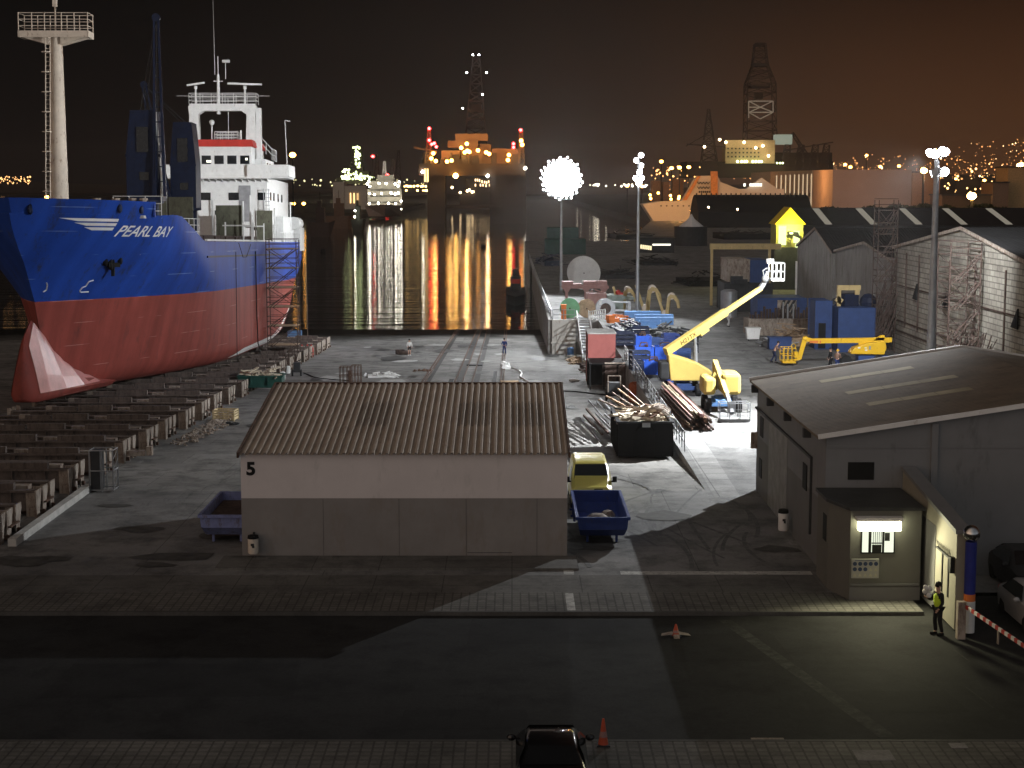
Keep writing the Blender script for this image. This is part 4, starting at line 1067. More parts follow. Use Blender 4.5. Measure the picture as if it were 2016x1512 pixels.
for r_ in range(3):
    for k in range(5):
        x, z = 12.35 + k * .19, 1.38 - r_ * .2
        if r_ < 2 and not (r_ == 1 and k > 2): b.lathe([(.075, 58.412), (.075, 58.419)], (x, 0, z), 'Y', 14)
b.box(12.35, 13.1, 58.412, 58.419, 1.49, 1.51); b.build('pictograms', mat('sign_blue', (.04, .06, .12), .6), sg)
b = MB()
for r_, ks in ((1, (3, 4)), (2, (0, 1, 2, 3, 4))):
    for k in ks: x, z = 12.35 + k * .19, 1.36 - r_ * .2; b.xz([(x - .07, z - .05), (x + .07, z - .05), (x, z + .08)], 58.412, 58.419)
b.build('warning_triangles', mat('sign_faded', (.42, .40, .30), .6), sg)
# gate wall with slots, standing towards the camera
gw = thing('gate_wall', 'cream and grey gate wall with a sloping top and dark slots beside the booth', 'wall', (15.0, 58.5, 0))
b = MB(); b.yz([(54.6, 0), (62.45, 0), (62.45, 4.1), (54.6, 3.3)], 14.95, 15.35); b.build('wall', mat('cream_render', (.30, .285, .23), .8, var=.08), gw)
b = MB(); b.yz([(54.5, 3.31), (62.44, 4.12), (62.44, 4.26), (54.5, 3.45)], 14.88, 15.42); b.build('coping', wallm, gw)
b = MB(); b.box(14.93, 14.948, 57.3, 59.9, 0.02, 3.0); b.build('grey_panel', wallb, gw)
for Y in (56.3, 55.5): b = MB(); b.box(14.92, 14.948, Y - .06, Y + .06, .9, 2.3); b.build('slot', M['black'], gw)
b = MB()
for k in range(9): b.tube((14.93, 55.2 + k * .2, 2.35), (14.85, 55.2 + k * .2, 2.62), .015, 4)
b.box(14.86, 14.948, 55.1, 56.95, 2.3, 2.36); b.build('spikes', M['darkgrey'], gw)
b = MB(); b.box(14.8, 14.948, 54.75, 54.95, 1.9, 2.45); b.build('wall_box', M['black'], gw)
pl = thing('gate_post', 'blue gate post with an orange band, white foot and mirror ball on top', 'post', (15.35, 54.3, 0))
b = MB(); b.lathe([(.19, 1.32), (.19, 3.1)], (15.35, 54.3, 0), 'Z', 14); b.build('shaft', mat('deep_blue', (.02, .03, .22), .5), pl)
b = MB(); b.lathe([(.195, 1.08), (.195, 1.32)], (15.35, 54.3, 0), 'Z', 14); b.build('band', M['orange'], pl)
b = MB(); b.lathe([(.2, 0), (.2, 1.08)], (15.35, 54.3, 0), 'Z', 14); b.build('foot', M['white'], pl)
b = MB(); b.ball((15.35, 54.3, 3.38), .29, 18, 12); b.build('mirror_ball', M['chrome'], pl, smooth=True)
ba = thing('barrier_arm', 'red and white barrier arm lowered across the gate', 'barrier', (15.0, 54.0, 0))
b = MB(); b.box(14.85, 15.12, 53.8, 54.05, -.12, 1.15); b.build('pedestal', M['plate'], ba)
p0, p1 = Vector((15.1, 53.75, 1.0)), Vector((15.95, 46.5, .95)); nst = 30
b = MB()
for k in range(nst): b.cur = k % 2; b.bar(p0.lerp(p1, k / nst), p0.lerp(p1, (k + 1) / nst), .06, .12)
b.build('striped_boom', [M['red'], M['white']], ba)
b = MB(); q = p0.lerp(p1, .36); b.bar(q - Vector((0, 0, .06)), q - Vector((0, 0, .5)), .03, .14, (0, 1, 0)); b.build('stop_plate', M['plate'], ba)
# ------------------------------------------------------------------ floodlight masts
def flood(t_, c, d, w=.55, h=.42, m='lampwhite', rnd=False):
    c, d = Vector(c), Vector(d).normalized(); q = d.to_track_quat('-Y', 'Z')
    b = MB(); b.cbox((0, .14, 0), (w, .28, h)); b.cbox((0, .32, 0), (w * .5, .12, h * .5)); b.v = [q @ v + c for v in b.v]; f_ = b.build('floodlight', M['steel'], t_)
    b = MB(); b.lathe([(w * .46, -.03), (w * .5, 0), (w * .5, .1)], (0, 0, 0), 'Y', 14) if True else b.cbox((0, -.012, 0), (w * .92, .02, h * .9)); b.v = [q @ v + c for v in b.v]; b.build('lens', M[m], f_)
def flood_mast(label, x, y, h, heads, r0=.24, r1=.11):
    t_ = thing('floodlight_mast', label, 'floodlight mast', (x, y, 0), 0, 'tall steel floodlight masts in the yard')
    b = MB(); b.tube((x, y, 0), (x, y, h), r0, 14, r1); b.lathe([(.45, 0), (.45, .06)], (x, y, 0), 'Z', 12); b.build('pole', M['steel'], t_, smooth=True, auto=40)
    b = MB()
    for dx, dy, dz, d, w, hh, m in heads:
        b.tube((x, y, h + dz - .25), (x + dx, y + dy, h + dz - .25), .05, 6)
    b.tube((x, y, h), (x, y, h + max(q[2] for q in heads)), .09, 8); b.build('crossarm', M['steel'], t_)
    for dx, dy, dz, d, w, hh, m in heads: flood(t_, (x + dx, y + dy, h + dz), d, w, hh, m)
    return t_
h1 = []; rl = random.Random(6)  # more heads than a mast carries, spread wide to stand for lens glare
for n_, q_ in ((1, 0), (6, .72), (12, 1.4)):
    for k in range(n_):
        a = 2 * PI * k / n_ + q_; dx, dz = q_ * math.cos(a), q_ * math.sin(a)
        h1.append((dx, -.45, dz, (dx * .1 - .05, -1, -.10), .84, .8, 'lampwhite'))
for k in range(81):  # added outer heads shrink and thin out to imitate soft bloom
    a = 2 * PI * (k * .618034); q_ = 1.8 + 1.15 * ((k + .5) / 81) ** 1.35; w_ = .5 - .3 * (k / 81); dx, dz = q_ * math.cos(a), q_ * math.sin(a)
    h1.append((dx, -.3, dz, (dx * .1 - .05, -1, -.10), w_, w_ * .9, 'lampwhite'))
m1 = flood_mast('floodlight mast on the quay with one huge round glare facing us', 6.7, 226, 15.6, h1)
h2 = [(.25, -.3, 1.0, (.2, -.9, -.35), .6, .5, 'lampwhite'), (-.3, -.3, .4, (-.6, -.8, -.3), .6, .5, 'lampwhite'), (.3, -.3, -.2, (.6, -.8, -.3), .6, .5, 'lampwhite'), (.1, -.35, -.9, (.1, -.9, -.3), .6, .5, 'lampwhite'),
      (-.35, -.3, -1.6, (-.5, -.8, -.3), .6, .5, 'lampwhite'), (.4, -.3, -1.6, (.5, -.8, -.4), .6, .5, 'lampwhite'), (0, -.4, -2.1, (0, -.9, -.4), .7, .5, 'lampwhite')]
m2 = flood_mast('slim floodlight mast with a stack of lamps beside the beige machine arms', 14.4, 190, 17.1, h2)
h3 = [(-.55, -.25, .45, (-.8, -.6, -.4), .5, .4, 'lampwhite'), (-.2, -.3, .35, (-.6, -.8, -.35), .5, .4, 'lampwhite'), (.25, -.3, .55, (-.2, -.9, -.3), .55, .45, 'lampwhite'), (.5, -.2, .5, (.3, -.8, -.35), .5, .4, 'lampwhite'), (.45, -.25, -.75, (.3, -.8, -.3), .6, .42, 'lampwhite'), (-.3, .1, -.8, (-.9, .3, -.3), .4, .4, 'lampdim')]
m3 = flood_mast('thick pale floodlight mast rising behind the brown roofed building', 26.7, 105, 16.4, h3, .34, .16)
LC = (.94, .97, 1.0)
LP = (25.5, 103.7, 16.7)
spot('yard_floodlight', LP, (13, 93, 0), 88000, 92, LC, .12, 1.0, m3)
spot('lift_floodlight', (25.4, 104.3, 16.7), (13.5, 104, 0), 85000, 78, LC, .15, .8, m3)
spot('hull_floodlight', (25.5, 103.9, 16.9), (-27, 140, 6), 64000, 80, LC, .22, .9, m3)
spot('ship_floodlight', (25.5, 103.9, 17.0), (-31, 186, 18), 230000, 17, LC, .22, .9, m3)
spot('mast_floodlight', (25.4, 103.8, 17.2), (-32, 120, 24), 36000, 24, (1, .9, .78), .22, .9, m3)
spot('slip_floodlight', (25.6, 104.0, 16.6), (-1, 178, -3), 80000, 40, LC, .22, .9, m3)
spot('quay_floodlight', (25.9, 106.4, 16.6), (26, 150, 3.5), 40000, 112, LC, .22, .8, m3)
spot('quay_floodlight', (14.2, 188.6, 17.2), (4, 173, -3), 34000, 94, LC, .25, .7, m2)
spot('quay_floodlight', (6.5, 224.4, 15.6), (-4, 203, -4), 44000, 88, LC, .5, .7, m1)
spot('glare_floodlight', (6.5, 224.2, 15.6), (1, 60, 14.6), 95000, 12, LC, .6, 1.0, m1)  # narrow extra beam added to light the haze into a halo
spot('stern_floodlight', (13.9, 188.7, 15.6), (-26, 190, 6), 60000, 46, LC, .25, .8, m2)
# ================================================================== VEHICLES
def wheel(parent, c, r, w, axis='X', local=True):
    b = MB(); b.lathe([(r * .62, -w / 2), (r * .93, -w / 2), (r, -w * .32), (r, w * .32), (r * .93, w / 2), (r * .62, w / 2)], c, axis, 20)
    for k in range(16):
        a = 2 * PI * k / 16; u, v = (r + .005) * math.cos(a), (r + .005) * math.sin(a)
        b.cbox(Vector(c) + Vector((0, u, v) if axis == 'X' else (u, 0, v)), (w * .8, .05, .03) if axis == 'X' else (.05, w * .8, .03), 0, a + PI / 2 if axis == 'X' else 0, 0 if axis == 'X' else -a + PI / 2)
    wh_ = b.build('wheel', M['rubber'], parent, local=local)
    b = MB(); b.lathe([(r * .3, -w * .42), (r * .6, -w * .36), (r * .6, w * .36), (r * .3, w * .42)], c, axis, 14); b.build('rim', M['plate'], wh_, local=local)
    return wh_
def loft(secs):
    """secs: list of rings of equal length"""
    b = MB(); n = len(secs[0]); vs = [p for s in secs for p in s]
    fs = [(k * n + i, k * n + (i + 1) % n, (k + 1) * n + (i + 1) % n, (k + 1) * n + i) for k in range(len(secs) - 1) for i in range(n)]
    fs += [tuple(range(n))[::-1], tuple(range((len(secs) - 1) * n, len(secs) * n))]
    return b.add(vs, fs)
# van: faces the camera (-Y)
van = thing('delivery_van', 'yellow delivery van with a dark windscreen behind the blue skip', 'van', (3.68, 75.0, 0))
def vring(y, w, z0, zb, zt, wt):  # half widths at belt and roof
    return [(-w, y, z0), (w, y, z0), (w + .02, y, (z0 + zb) / 2), (w, y, zb), (wt, y, zt - .1), (wt - .12, y, zt), (-wt + .12, y, zt), (-wt, y, zt - .1), (-w, y, zb), (-w - .02, y, (z0 + zb) / 2)]
secs = [vring(.02, .78, .4, .75, .92, .74), vring(.12, .9, .3, .95, 1.08, .82), vring(.6, .95, .3, 1.08, 1.22, .88), vring(.95, .96, .3, 1.12, 1.4, .88), vring(1.62, .96, .3, 1.12, 1.93, .80), vring(2.0, .96, .3, 1.12, 1.99, .80), vring(4.5, .96, .3, 1.12, 1.99, .80), vring(4.75, .94, .35, 1.1, 1.9, .76)]
loft(secs).build('body', M['vanyellow'], van, local=True, smooth=True, auto=32)
b = MB(); b.quad((-.80, .92, 1.27), (.80, .92, 1.27), (.72, 1.60, 1.88), (-.72, 1.60, 1.88)); b.v = [v + Vector((0, -.055, .045)) for v in b.v]; b.build('windscreen', M['glass'], van, local=True)
for s in (-1, 1):
    b = MB(); b.quad((s * .965, 1.2, 1.18), (s * .965, 2.2, 1.18), (s * .86, 2.2, 1.78), (s * .86, 1.62, 1.78)); b.v = [v + Vector((s * .02, 0, 0)) for v in b.v]; b.build('side_window', M['glass'], van, local=True)
    b = MB(); b.cbox((s * 1.1, 1.0, 1.3), (.2, .14, .26)); b.cbox((s * 1.0, 1.02, 1.2), (.14, .06, .06)); b.build('mirror', M['black'], van, local=True)
    b = MB(); b.ball((s * .72, .1, .82), .17, 10, 6, (1, .5, .9)); b.build('headlight', M['chrome'], van, local=True)
    for y in (.85, 3.95): wheel(van, (s * .86, y, .32), .32, .2)
b = MB(); b.box(.1, .5, .05, .14, .98, 1.02); b.box(-.45, .45, -.02, .03, .5, .62); b.v = [v + Vector((0, .0, 0)) for v in b.v]; b.build('grille', M['black'], van, local=True)
b = MB(); b.box(-.85, .85, -.05, .12, .3, .5); b.build('bumper', M['black'], van, local=True)
b = MB()
for k in range(4): b.box(-.6, .6, 2.3 + k * .55, 2.33 + k * .55, 1.985, 2.0)
b.each('roof_rib', M['vanyellow'], van, local=True)
# black car at the bottom edge, seen from behind and above, pointing away
def car(label, loc, rz, m, name='parked_car', group=None):
    c = thing(name, label, 'car', loc, rz, group)
    def ring(y, w, z0, zb, zt, wt): return [(-w, y, z0), (w, y, z0), (w + .03, y, .55), (w, y, zb), (wt, y, zt - .05), (wt - .1, y, zt), (-wt + .1, y, zt), (-wt, y, zt - .05), (-w, y, zb), (-w - .03, y, .55)]
    S_ = [ring(-2.1, .7, .4, .75, .85, .66), ring(-1.95, .82, .22, .85, .97, .76), ring(-1.5, .85, .2, .93, 1.1, .74), ring(-.95, .86, .2, .93, 1.40, .62), ring(-.3, .87, .2, .93, 1.46, .60), ring(.35, .87, .2, .93, 1.43, .60), ring(1.05, .86, .2, .92, 1.02, .72), ring(1.75, .82, .22, .8, .9, .74), ring(2.1, .68, .35, .62, .72, .62)]
    loft(S_).build('body', m, c, local=True, smooth=True, auto=35)
    b = MB(); b.quad((-.7, -1.5, 1.09), (.7, -1.5, 1.09), (.56, -.98, 1.38), (-.56, -.98, 1.38)); b.v = [v + Vector((0, -.02, .03)) for v in b.v]; b.build('rear_window', M['glass'], c, local=True)
    b = MB(); b.quad((-.68, 1.03, 1.03), (.68, 1.03, 1.03), (.55, .4, 1.42), (-.55, .4, 1.42)); b.v = [v + Vector((0, .02, .03)) for v in b.v]; b.build('windscreen', M['glass'], c, local=True)
    for s in (-1, 1):
        b = MB(); b.quad((s * .865, -1.35, .98), (s * .865, .9, .98), (s * .63, .35, 1.38), (s * .645, -.9, 1.37)); b.v = [v + Vector((s * .02, 0, .01)) for v in b.v]; b.build('side_window', M['glass'], c, local=True)
        b = MB(); b.ball((s * 1.0, .72, 1.02), .12, 8, 6, (1, .6, .75)); b.tube((s * .84, .74, .98), (s * .98, .72, 1.0), .03, 5); b.build('mirror', m, c, local=True)
        b = MB(); b.ball((s * .62, 1.95, .68), .15, 8, 6, (1.1, .8, .6)); b.build('headlight', M['chrome'], c, local=True)
        b = MB(); b.ball((s * .7, -2.0, .8), .13, 8, 6, (1, .5, .9)); b.build('tail_light', M['red'], c, local=True)
        for y in (-1.3, 1.3): wheel(c, (s * .78, y, .31), .31, .2)
    b = MB(); b.cbox((0, 2.08, .35), (1.2, .08, .16)); b.cbox((0, -2.08, .4), (1.2, .08, .12)); b.build('bumper_grille', M['black'], c, local=True)
    return c
blk = mat('black_car_paint', (.006, .006, .007), .22, var=.05, coat=.8)
car('black glossy car parked at the bottom edge of the photo', (.98, 39.95, 0), 0, blk)
silver = mat('pale_car_paint', (.42, .42, .42), .3, var=.05, coat=.5)
car('pale car parked in the dark behind the barrier, nearest the gate post', (18.2, 55.9, -.13), PI, silver)
car('dark car parked behind the pale car in the shadow of the building', (19.2, 60.7, 0), PI, M['darkgrey'])
# ------------------------------------------------------------------ cones
def cone(name, label, loc, h, extra=None):
    t_ = thing(name, label, 'cone', loc); b = MB(); b.cbox((0, 0, .02), (.36, .36, .04)); b.build('base', M['darkgrey'], t_, local=True)
    k = h / .75; b = MB(); b.lathe([(.14, .04), (.105, .22 * k), (.08, .4 * k), (.03, h), (.02, h)], (0, 0, 0), 'Z', 16); b.build('body', mat('cone_orange', (.55, .10, .05), .6), t_, local=True)
    b = MB(); b.lathe([(.108, .24 * k), (.083, .4 * k)], (0, 0, 0), 'Z', 16); b.build('sleeve', M['rosy'], t_, local=True)
    if extra:
        b = MB(); b.quad((-.5, -.1, .05), (-.1, -.2, .12), (-.1, .2, .12), (-.45, .25, .04)); b.quad((.5, -.1, .05), (.1, -.2, .12), (.1, .2, .12), (.45, .25, .04)); b.quad((-.1, -.2, .12), (.1, -.2, .12), (.1, -.4, .03), (-.1, -.4, .03)); b.build('cloth', M['plate'], t_, local=True)
cone('traffic_cone', 'orange traffic cone standing beside the black car', (2.45, 43.0, 0), .74)
cone('traffic_cone', 'small orange cone with grey cloth round its foot, out on the dark road', (5.5, 54.2, -.125), .42, 1)
b = MB(); b.box(9.1, 10.0, 41.85, 42.55, 0, .012); b.box(9.05, 10.05, 41.8, 42.6, 0, .008); solo('manhole_cover', b, M['wallconc'], 'large pale square cover in the tiled pavement at the bottom right', 'manhole cover')
b = MB(); b.box(11.75, 12.2, 42.75, 43.15, 0, .012); solo('manhole_cover', b, M['wallconc'], 'small pale square cover at the pavement edge, right of the large one', 'manhole cover')
b = MB(); b.box(6.55, 7.45, 43.55, 43.95, -.13, -.118)
for k in range(8): b.box(6.62 + k * .1, 6.66 + k * .1, 43.58, 43.92, -.118, -.108)
solo('drain_grate', b, M['plate'], 'rusty drain grate in the gutter left of the pale covers', 'drain')

# ------------------------------------------------------------------ boom lifts
def lift_chassis(t_, m='contblue', wr=.42):
    b = MB(); b.cbox((0, 0, .62), (1.05, 2.3, .42)); b.cbox((0, 1.05, .55), (1.7, .25, .25)); b.cbox((0, -1.05, .55), (1.7, .25, .25)); b.lathe([(.5, .8), (.5, 1.0)], (0, 0, 0), 'Z', 16); b.build('chassis', M[m], t_, local=True)
    for s in (-1, 1):
        for q in (-1.05, 1.05): wheel(t_, (s * 1.0, q, wr), wr, .38)
def cage(b, c, w, d, h, r=.03):
    x, y, z = c
    for zz in (0, h * .5, h):
        for p, q in (((-w / 2, -d / 2), (w / 2, -d / 2)), ((w / 2, -d / 2), (w / 2, d / 2)), ((w / 2, d / 2), (-w / 2, d / 2)), ((-w / 2, d / 2), (-w / 2, -d / 2))): b.tube((x + p[0], y + p[1], z + zz), (x + q[0], y + q[1], z + zz), r, 5)
    for sx in (-.5, -.17, .17, .5):
        for sy in (-.5, .5): b.tube((x + sx * w, y + sy * d, z), (x + sx * w, y + sy * d, z + h), r, 5)
    b.box(x - w / 2, x + w / 2, y - d / 2, y + d / 2, z - .06, z + .1)
ylift = mat('overexposed_yellow_paint', (.80, .60, .17), .5, var=.06, dirt=(.4, .28, .1), dirt_amt=.08)  # paler copy of the lift yellow, overexposure put into the colour
# A: boom raised, standing beyond the stacked pipes
la = thing('boom_lift', 'yellow boom lift with its lettered boom raised high and a white basket at the tip', 'boom lift', (12.2, 117.5, 0), .25, 'yellow boom lifts')
lift_chassis(la); la.rotation_euler = (0, 0, 0)
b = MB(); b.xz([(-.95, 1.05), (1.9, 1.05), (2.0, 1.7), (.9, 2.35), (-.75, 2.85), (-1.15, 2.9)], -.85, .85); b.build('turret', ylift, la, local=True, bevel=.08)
b = MB(); b.cbox((-1.35, 0, 1.75), (.75, 1.6, 1.3)); b.build('counterweight', M['darkgrey'], la, local=True, bevel=.15)
P0, P1 = Vector((-1.25, -.1, 3.05)), Vector((6.25, 5.2, 7.25)); dirb = (P1 - P0).normalized()
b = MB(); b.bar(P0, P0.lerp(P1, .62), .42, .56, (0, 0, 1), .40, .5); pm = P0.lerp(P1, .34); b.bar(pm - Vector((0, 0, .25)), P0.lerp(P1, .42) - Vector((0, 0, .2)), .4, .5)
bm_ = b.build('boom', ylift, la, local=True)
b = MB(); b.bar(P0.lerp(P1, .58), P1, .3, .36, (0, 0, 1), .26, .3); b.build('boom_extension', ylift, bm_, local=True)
vs, fs = lettering('H21TX', .46, 0, .006); ax = dirb; side = dirb.cross(Vector((0, 0, 1))).normalized(); upv = side.cross(dirb)
fr = side if side.y < 0 else -side
o0 = P0.lerp(P1, .13) + fr * .235 - upv * (.17 if upv.z > 0 else -.17)
up2 = upv if upv.z > 0 else -upv
b = MB(); b.add([o0 + ax * v.x * 1.15 + up2 * v.y for v in vs], fs); b.build('lettering', mat('brown_lettering', (.14, .07, .02), .6), bm_, local=True)
b = MB(); b.tube(Vector((.9, -.1, 2.2)), P0.lerp(P1, .3) - Vector((0, 0, .2)), .11, 8); b.tube(Vector((.9, -.1, 2.2)), Vector((.9, -.1, 2.2)).lerp(P0.lerp(P1, .3), .55), .15, 8); b.build('boom_ram', M['steel'], la, local=True)
kn = P1 + Vector((.15, .1, .2)); b = MB(); b.bar(P1 - Vector((.1, 0, .1)), P1 + Vector((.45, .2, .75)), .3, .3); b.bar(P1 + Vector((.3, .1, .55)), P1 + Vector((.55, .1, 1.5)), .16, .2); b.ball(P1 + Vector((.3, -.1, .7)), .28, 8, 6); b.path([P1 + Vector((.2, 0, .9)), P1 + Vector((.1, -.1, 1.3)), P1 + Vector((.4, -.1, 1.5)), P1 + Vector((.6, 0, 1.2))], .05, 5); b.build('jib_head', M['steel'], la, local=True)
b = MB(); cage(b, P1 + Vector((1.15, .1, .62)), .95, 1.5, 1.25, .024); b.build('basket', M['white'], la, local=True)
b = MB(); b.cbox(P1 + Vector((.62, -.1, 2.0)), (.5, .5, .32)); b.build('control_box', M['white'], la, local=True)
# B: seen end on, cage on the ground towards us
lb = thing('boom_lift', 'yellow boom lift parked end on with its grey cage lowered in front', 'boom lift', (13.9, 109.0, 0), 0, 'yellow boom lifts')
lift_chassis(lb, 'skyblue', .46)
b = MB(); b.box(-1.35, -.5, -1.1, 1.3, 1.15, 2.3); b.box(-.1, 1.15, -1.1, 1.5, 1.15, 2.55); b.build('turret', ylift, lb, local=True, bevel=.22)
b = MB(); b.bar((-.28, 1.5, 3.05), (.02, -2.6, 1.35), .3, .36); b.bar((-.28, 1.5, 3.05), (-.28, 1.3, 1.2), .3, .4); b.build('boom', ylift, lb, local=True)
b = MB(); b.bar((.02, -2.6, 1.4), (.1, -4.6, .45), .22, .25); b.cbox((.15, -4.2, .8), (.45, .3, .7)); b.build('jib', M['steel'], lb, local=True)
b = MB(); cage(b, (.15, -5.2, .12), 1.9, .95, 1.1, .03); b.build('cage', M['steel'], lb, local=True)
# C: boom level, basket on the left
P = lambda px, py, Y=136.5: AT(px, py, Y)
ylift = M['yellow']
lc = thing('boom_lift', 'yellow boom lift with a level boom and its yellow basket lowered to the ground', 'boom lift', (P(1715, 718).x, 136.5, 0), 0, 'yellow boom lifts')
def chassis_c():
    ox = lc.location.x
    b = MB(); b.box(ox - 1.2, ox + 1.25, 135.9, 137.1, .35, .85); b.build('chassis', M['contblue'], lc)
    for x in (P(1680, 1).x, P(1745, 1).x):
        for Y in (135.75, 137.4): wheel(lc, (x, Y, .44), .44, .36, 'Y', local=False)
chassis_c()
b = MB(); b.xz([(P(1689, 0).x, .98), (P(1757, 0).x, .92), (P(1761, 0).x, 1.5), (P(1758, 0).x, 2.1), (P(1720, 0).x, 1.85), (P(1697, 0).x, 1.5), (P(1689, 0).x, 1.15)], 135.85, 137.15); tu = b.build('turret', ylift, lc, bevel=.08)
b = MB(); b.box(P(1725, 0).x, P(1729, 0).x, 135.83, 135.848, 1.35, 1.65); b.cur = 1
for px in (1703, 1716, 1717): b.box(P(px, 0).x, P(px + 5, 0).x, 135.83, 135.848, 1.25 if px > 1716 else 1.45, 1.37 if px > 1716 else 1.55)
b.build('stickers', [M['steel'], M['white']], tu)
b = MB(); b.bar(P(1601, 671), P(1755, 669), .4, .40); b.xz([(P(1735, 0).x, 2.05), (P(1758, 0).x, 2.1), (P(1759, 0).x, 2.5), (P(1752, 0).x, 2.5)], 136.3, 136.7); b.bar(P(1690, 676), P(1702, 675), .36, .3); bo_ = b.build('boom', ylift, lc)
b = MB(); b.box(P(1608, 0).x, P(1625, 0).x, 136.285, 136.299, 1.86, 2.05); b.box(P(1628, 0).x, P(1631, 0).x, 136.285, 136.299, 1.8, 2.05); b.build('boom_marks', M['orange'], bo_)
b = MB(); b.bar(P(1584, 667), P(1603, 671), .3, .32); b.bar(P(1585, 665), P(1573, 706), .28, .36); b.ball(P(1585, 667), .25, 10, 6); b.bar(P(1575, 706), P(1550, 711), .3, .16); b.cbox(P(1566, 698), (.35, .4, .5)); b.build('jib', ylift, lc)
b = MB(); c_ = P(1551, 711); cage(b, (c_.x, 136.5, .3), 1.05, 1.6, 1.15, .03)
for k in range(12):
    a, a2 = 2 * PI * k / 12, 2 * PI * (k + 1) / 12; q = P(1561, 681); b.tube(q + Vector((.2 * math.cos(a), -.3, .2 * math.sin(a))), q + Vector((.2 * math.cos(a2), -.3, .2 * math.sin(a2))), .03, 5)
b.build('basket', ylift, lc)

# ================================================================== QUAY WALL CLUTTER
b = MB(); b.rail([(9.7, 92, 0), (9.7, 99.3, 0)], 1.1, .035, 2, 1.5); solo('handrail', b, M['steel'], 'short grey handrail beside the near skip at the low end of the wall', 'railing', 'handrails on the quay wall')
b = MB(); b.rail([(9.7, 100.5, 0), (9.7, 107.5, 0)], 1.1, .035, 2, 2.3); solo('handrail', b, M['steel'], 'middle grey handrail between the orange drum and the pipe stack', 'railing', 'handrails on the quay wall')
b = MB(); b.rail([(9.7, 109.2, 0), (9.7, 142, 0)], 1.1, .04, 3, 2.2); b.tube((9.7, 109.2, 1.1), (10.1, 108.9, .2), .03, 5); solo('handrail', b, M['steel'], 'long grey handrail running down from the red wall face', 'railing', 'handrails on the quay wall')
# red faced block
rb = thing('red_block', 'faded red block with a flat grey top beside the metal stairs', 'wall block', (7.9, 143, gz(143)))
b = MB(); b.box(6.6, 8.98, 143, 147.2, -3.6, 1.98); b.build('block', M['brickred'], rb)
b = MB(); b.box(6.55, 9.05, 142.95, 147.25, 1.985, 2.1); b.build('top_slab', M['wallconc'], rb)
ds = thing('dark_shelter', 'dark rusty steel shelter with a pale top edge below the red block', 'shelter', (7.6, 137.2, gz(137)))
b = MB(); b.box(6.5, 9.45, 141.6, 142.8, -2.5, -.1)
for x in (6.45, 7.6, 8.7): b.box(x, x + .12, 137.0, 137.15, -2.3, .1)
b.box(6.45, 9.45, 137, 141.55, .0, .06); b.build('frame', M['black'], ds)
b = MB(); b.bar((7.7, 136.9, .12), (9.4, 136.9, .12), .08, .12); b.build('top_edge', M['plate'], ds)
b = MB(); b.box(7.55, 9.45, 137.0, 137.1, -1.9, -.05); b.build('side_panel', M['rustdark'], ds)
# white end wall with outfall pipe
b = MB(); b.box(4.42, 7.0, 181.6, 181.99, -4.3, .05); b.box(4.3, 7.0, 181.35, 181.59, -2.55, -2.4)
for k in range(4): b.box(4.42, 7.0, 181.57, 181.599, -3.4 + k * .85, -3.38 + k * .85)
b.box(6.05, 6.08, 181.57, 181.598, -2.3, 0)
solo('end_wall', b, mat('whitewashed_concrete', (.62, .60, .55), .8, var=.15, scale=.7, dirt=(.3, .2, .16), dirt_amt=.35), 'whitewashed concrete end wall of the quay left of the stairs', 'wall')
b = MB(); p = S(1123, 698); b.lathe([(.0, 0), (.36, 0), (.36, .7), (.3, .8)], (p.x, p.y - .2, p.z), 'Z', 14); b.lathe([(.39, .3), (.39, .36)], (p.x, p.y - .2, p.z), 'Z', 14)
solo('plastic_drum', b, M['skyblue'], 'bright blue drum at the foot of the white end wall', 'drum')
st = thing('stairs', 'steel stairs with a pale handrail climbing to the quay beside the red block', 'stairs', (7.5, 172, gz(172)))
b = MB()
for k in range(16):
    u = k / 15; b.box(7.15, 8.35, 165.5 + u * 15, 166.1 + u * 15, gz(166) + .15 + u * 3.25 + (0), gz(166) + .22 + u * 3.25)
b.each('tread', M['steel'], st)
b = MB()
for x in (7.1, 8.4): b.bar((x, 165.3, gz(165)), (x, 181.2, .0), .07, .3)
b.build('stringers', M['rustdark'], st)
b = MB()
for x in (7.1, 8.4):
    b.tube((x, 165.4, gz(165) + 1.1), (x, 181.2, 1.1), .045, 5); b.tube((x, 165.4, gz(165)), (x, 165.4, gz(165) + 1.1), .06, 5); b.tube((x, 173, -1.6), (x, 173, -.4), .05, 5); b.tube((x, 181.2, 0), (x, 181.2, 1.1), .05, 5)
b.build('handrail', M['white'], st)
b = MB(); b.rail([(4.5, 182.3, .0), (6.9, 182.3, 0)], 1.1, .04, 2, 1.1); solo('handrail', b, M['steel'], 'pale handrail on top of the whitewashed end wall', 'railing', 'handrails on the quay wall')
b = MB(); b.rail([(8.5, 182.3, .0), (8.9, 158, 2.1)], .9, .05, 2, 3.0); solo('handrail', b, M['white'], 'white sloping handrail between the brown cable reel and the red block', 'railing', 'handrails on the quay wall')
b = MB(); b.rail([(4.3, 183, 0), (3.9, 240, 0), (3.4, 326, 0)], 1.1, .05, 2, 4.0); solo('handrail', b, M['steel'], 'long pale handrail along the edge of the quay beside the water', 'railing', 'handrails on the quay wall')
b = MB(); b.box(5.45, 6.0, 182.5, 182.9, 0.02, 1.6); b.box(5.4, 6.05, 182.45, 182.95, 1.6, 1.66); solo('orange_post', b, M['orange'], 'orange square post on the quay in front of the green reel', 'post')
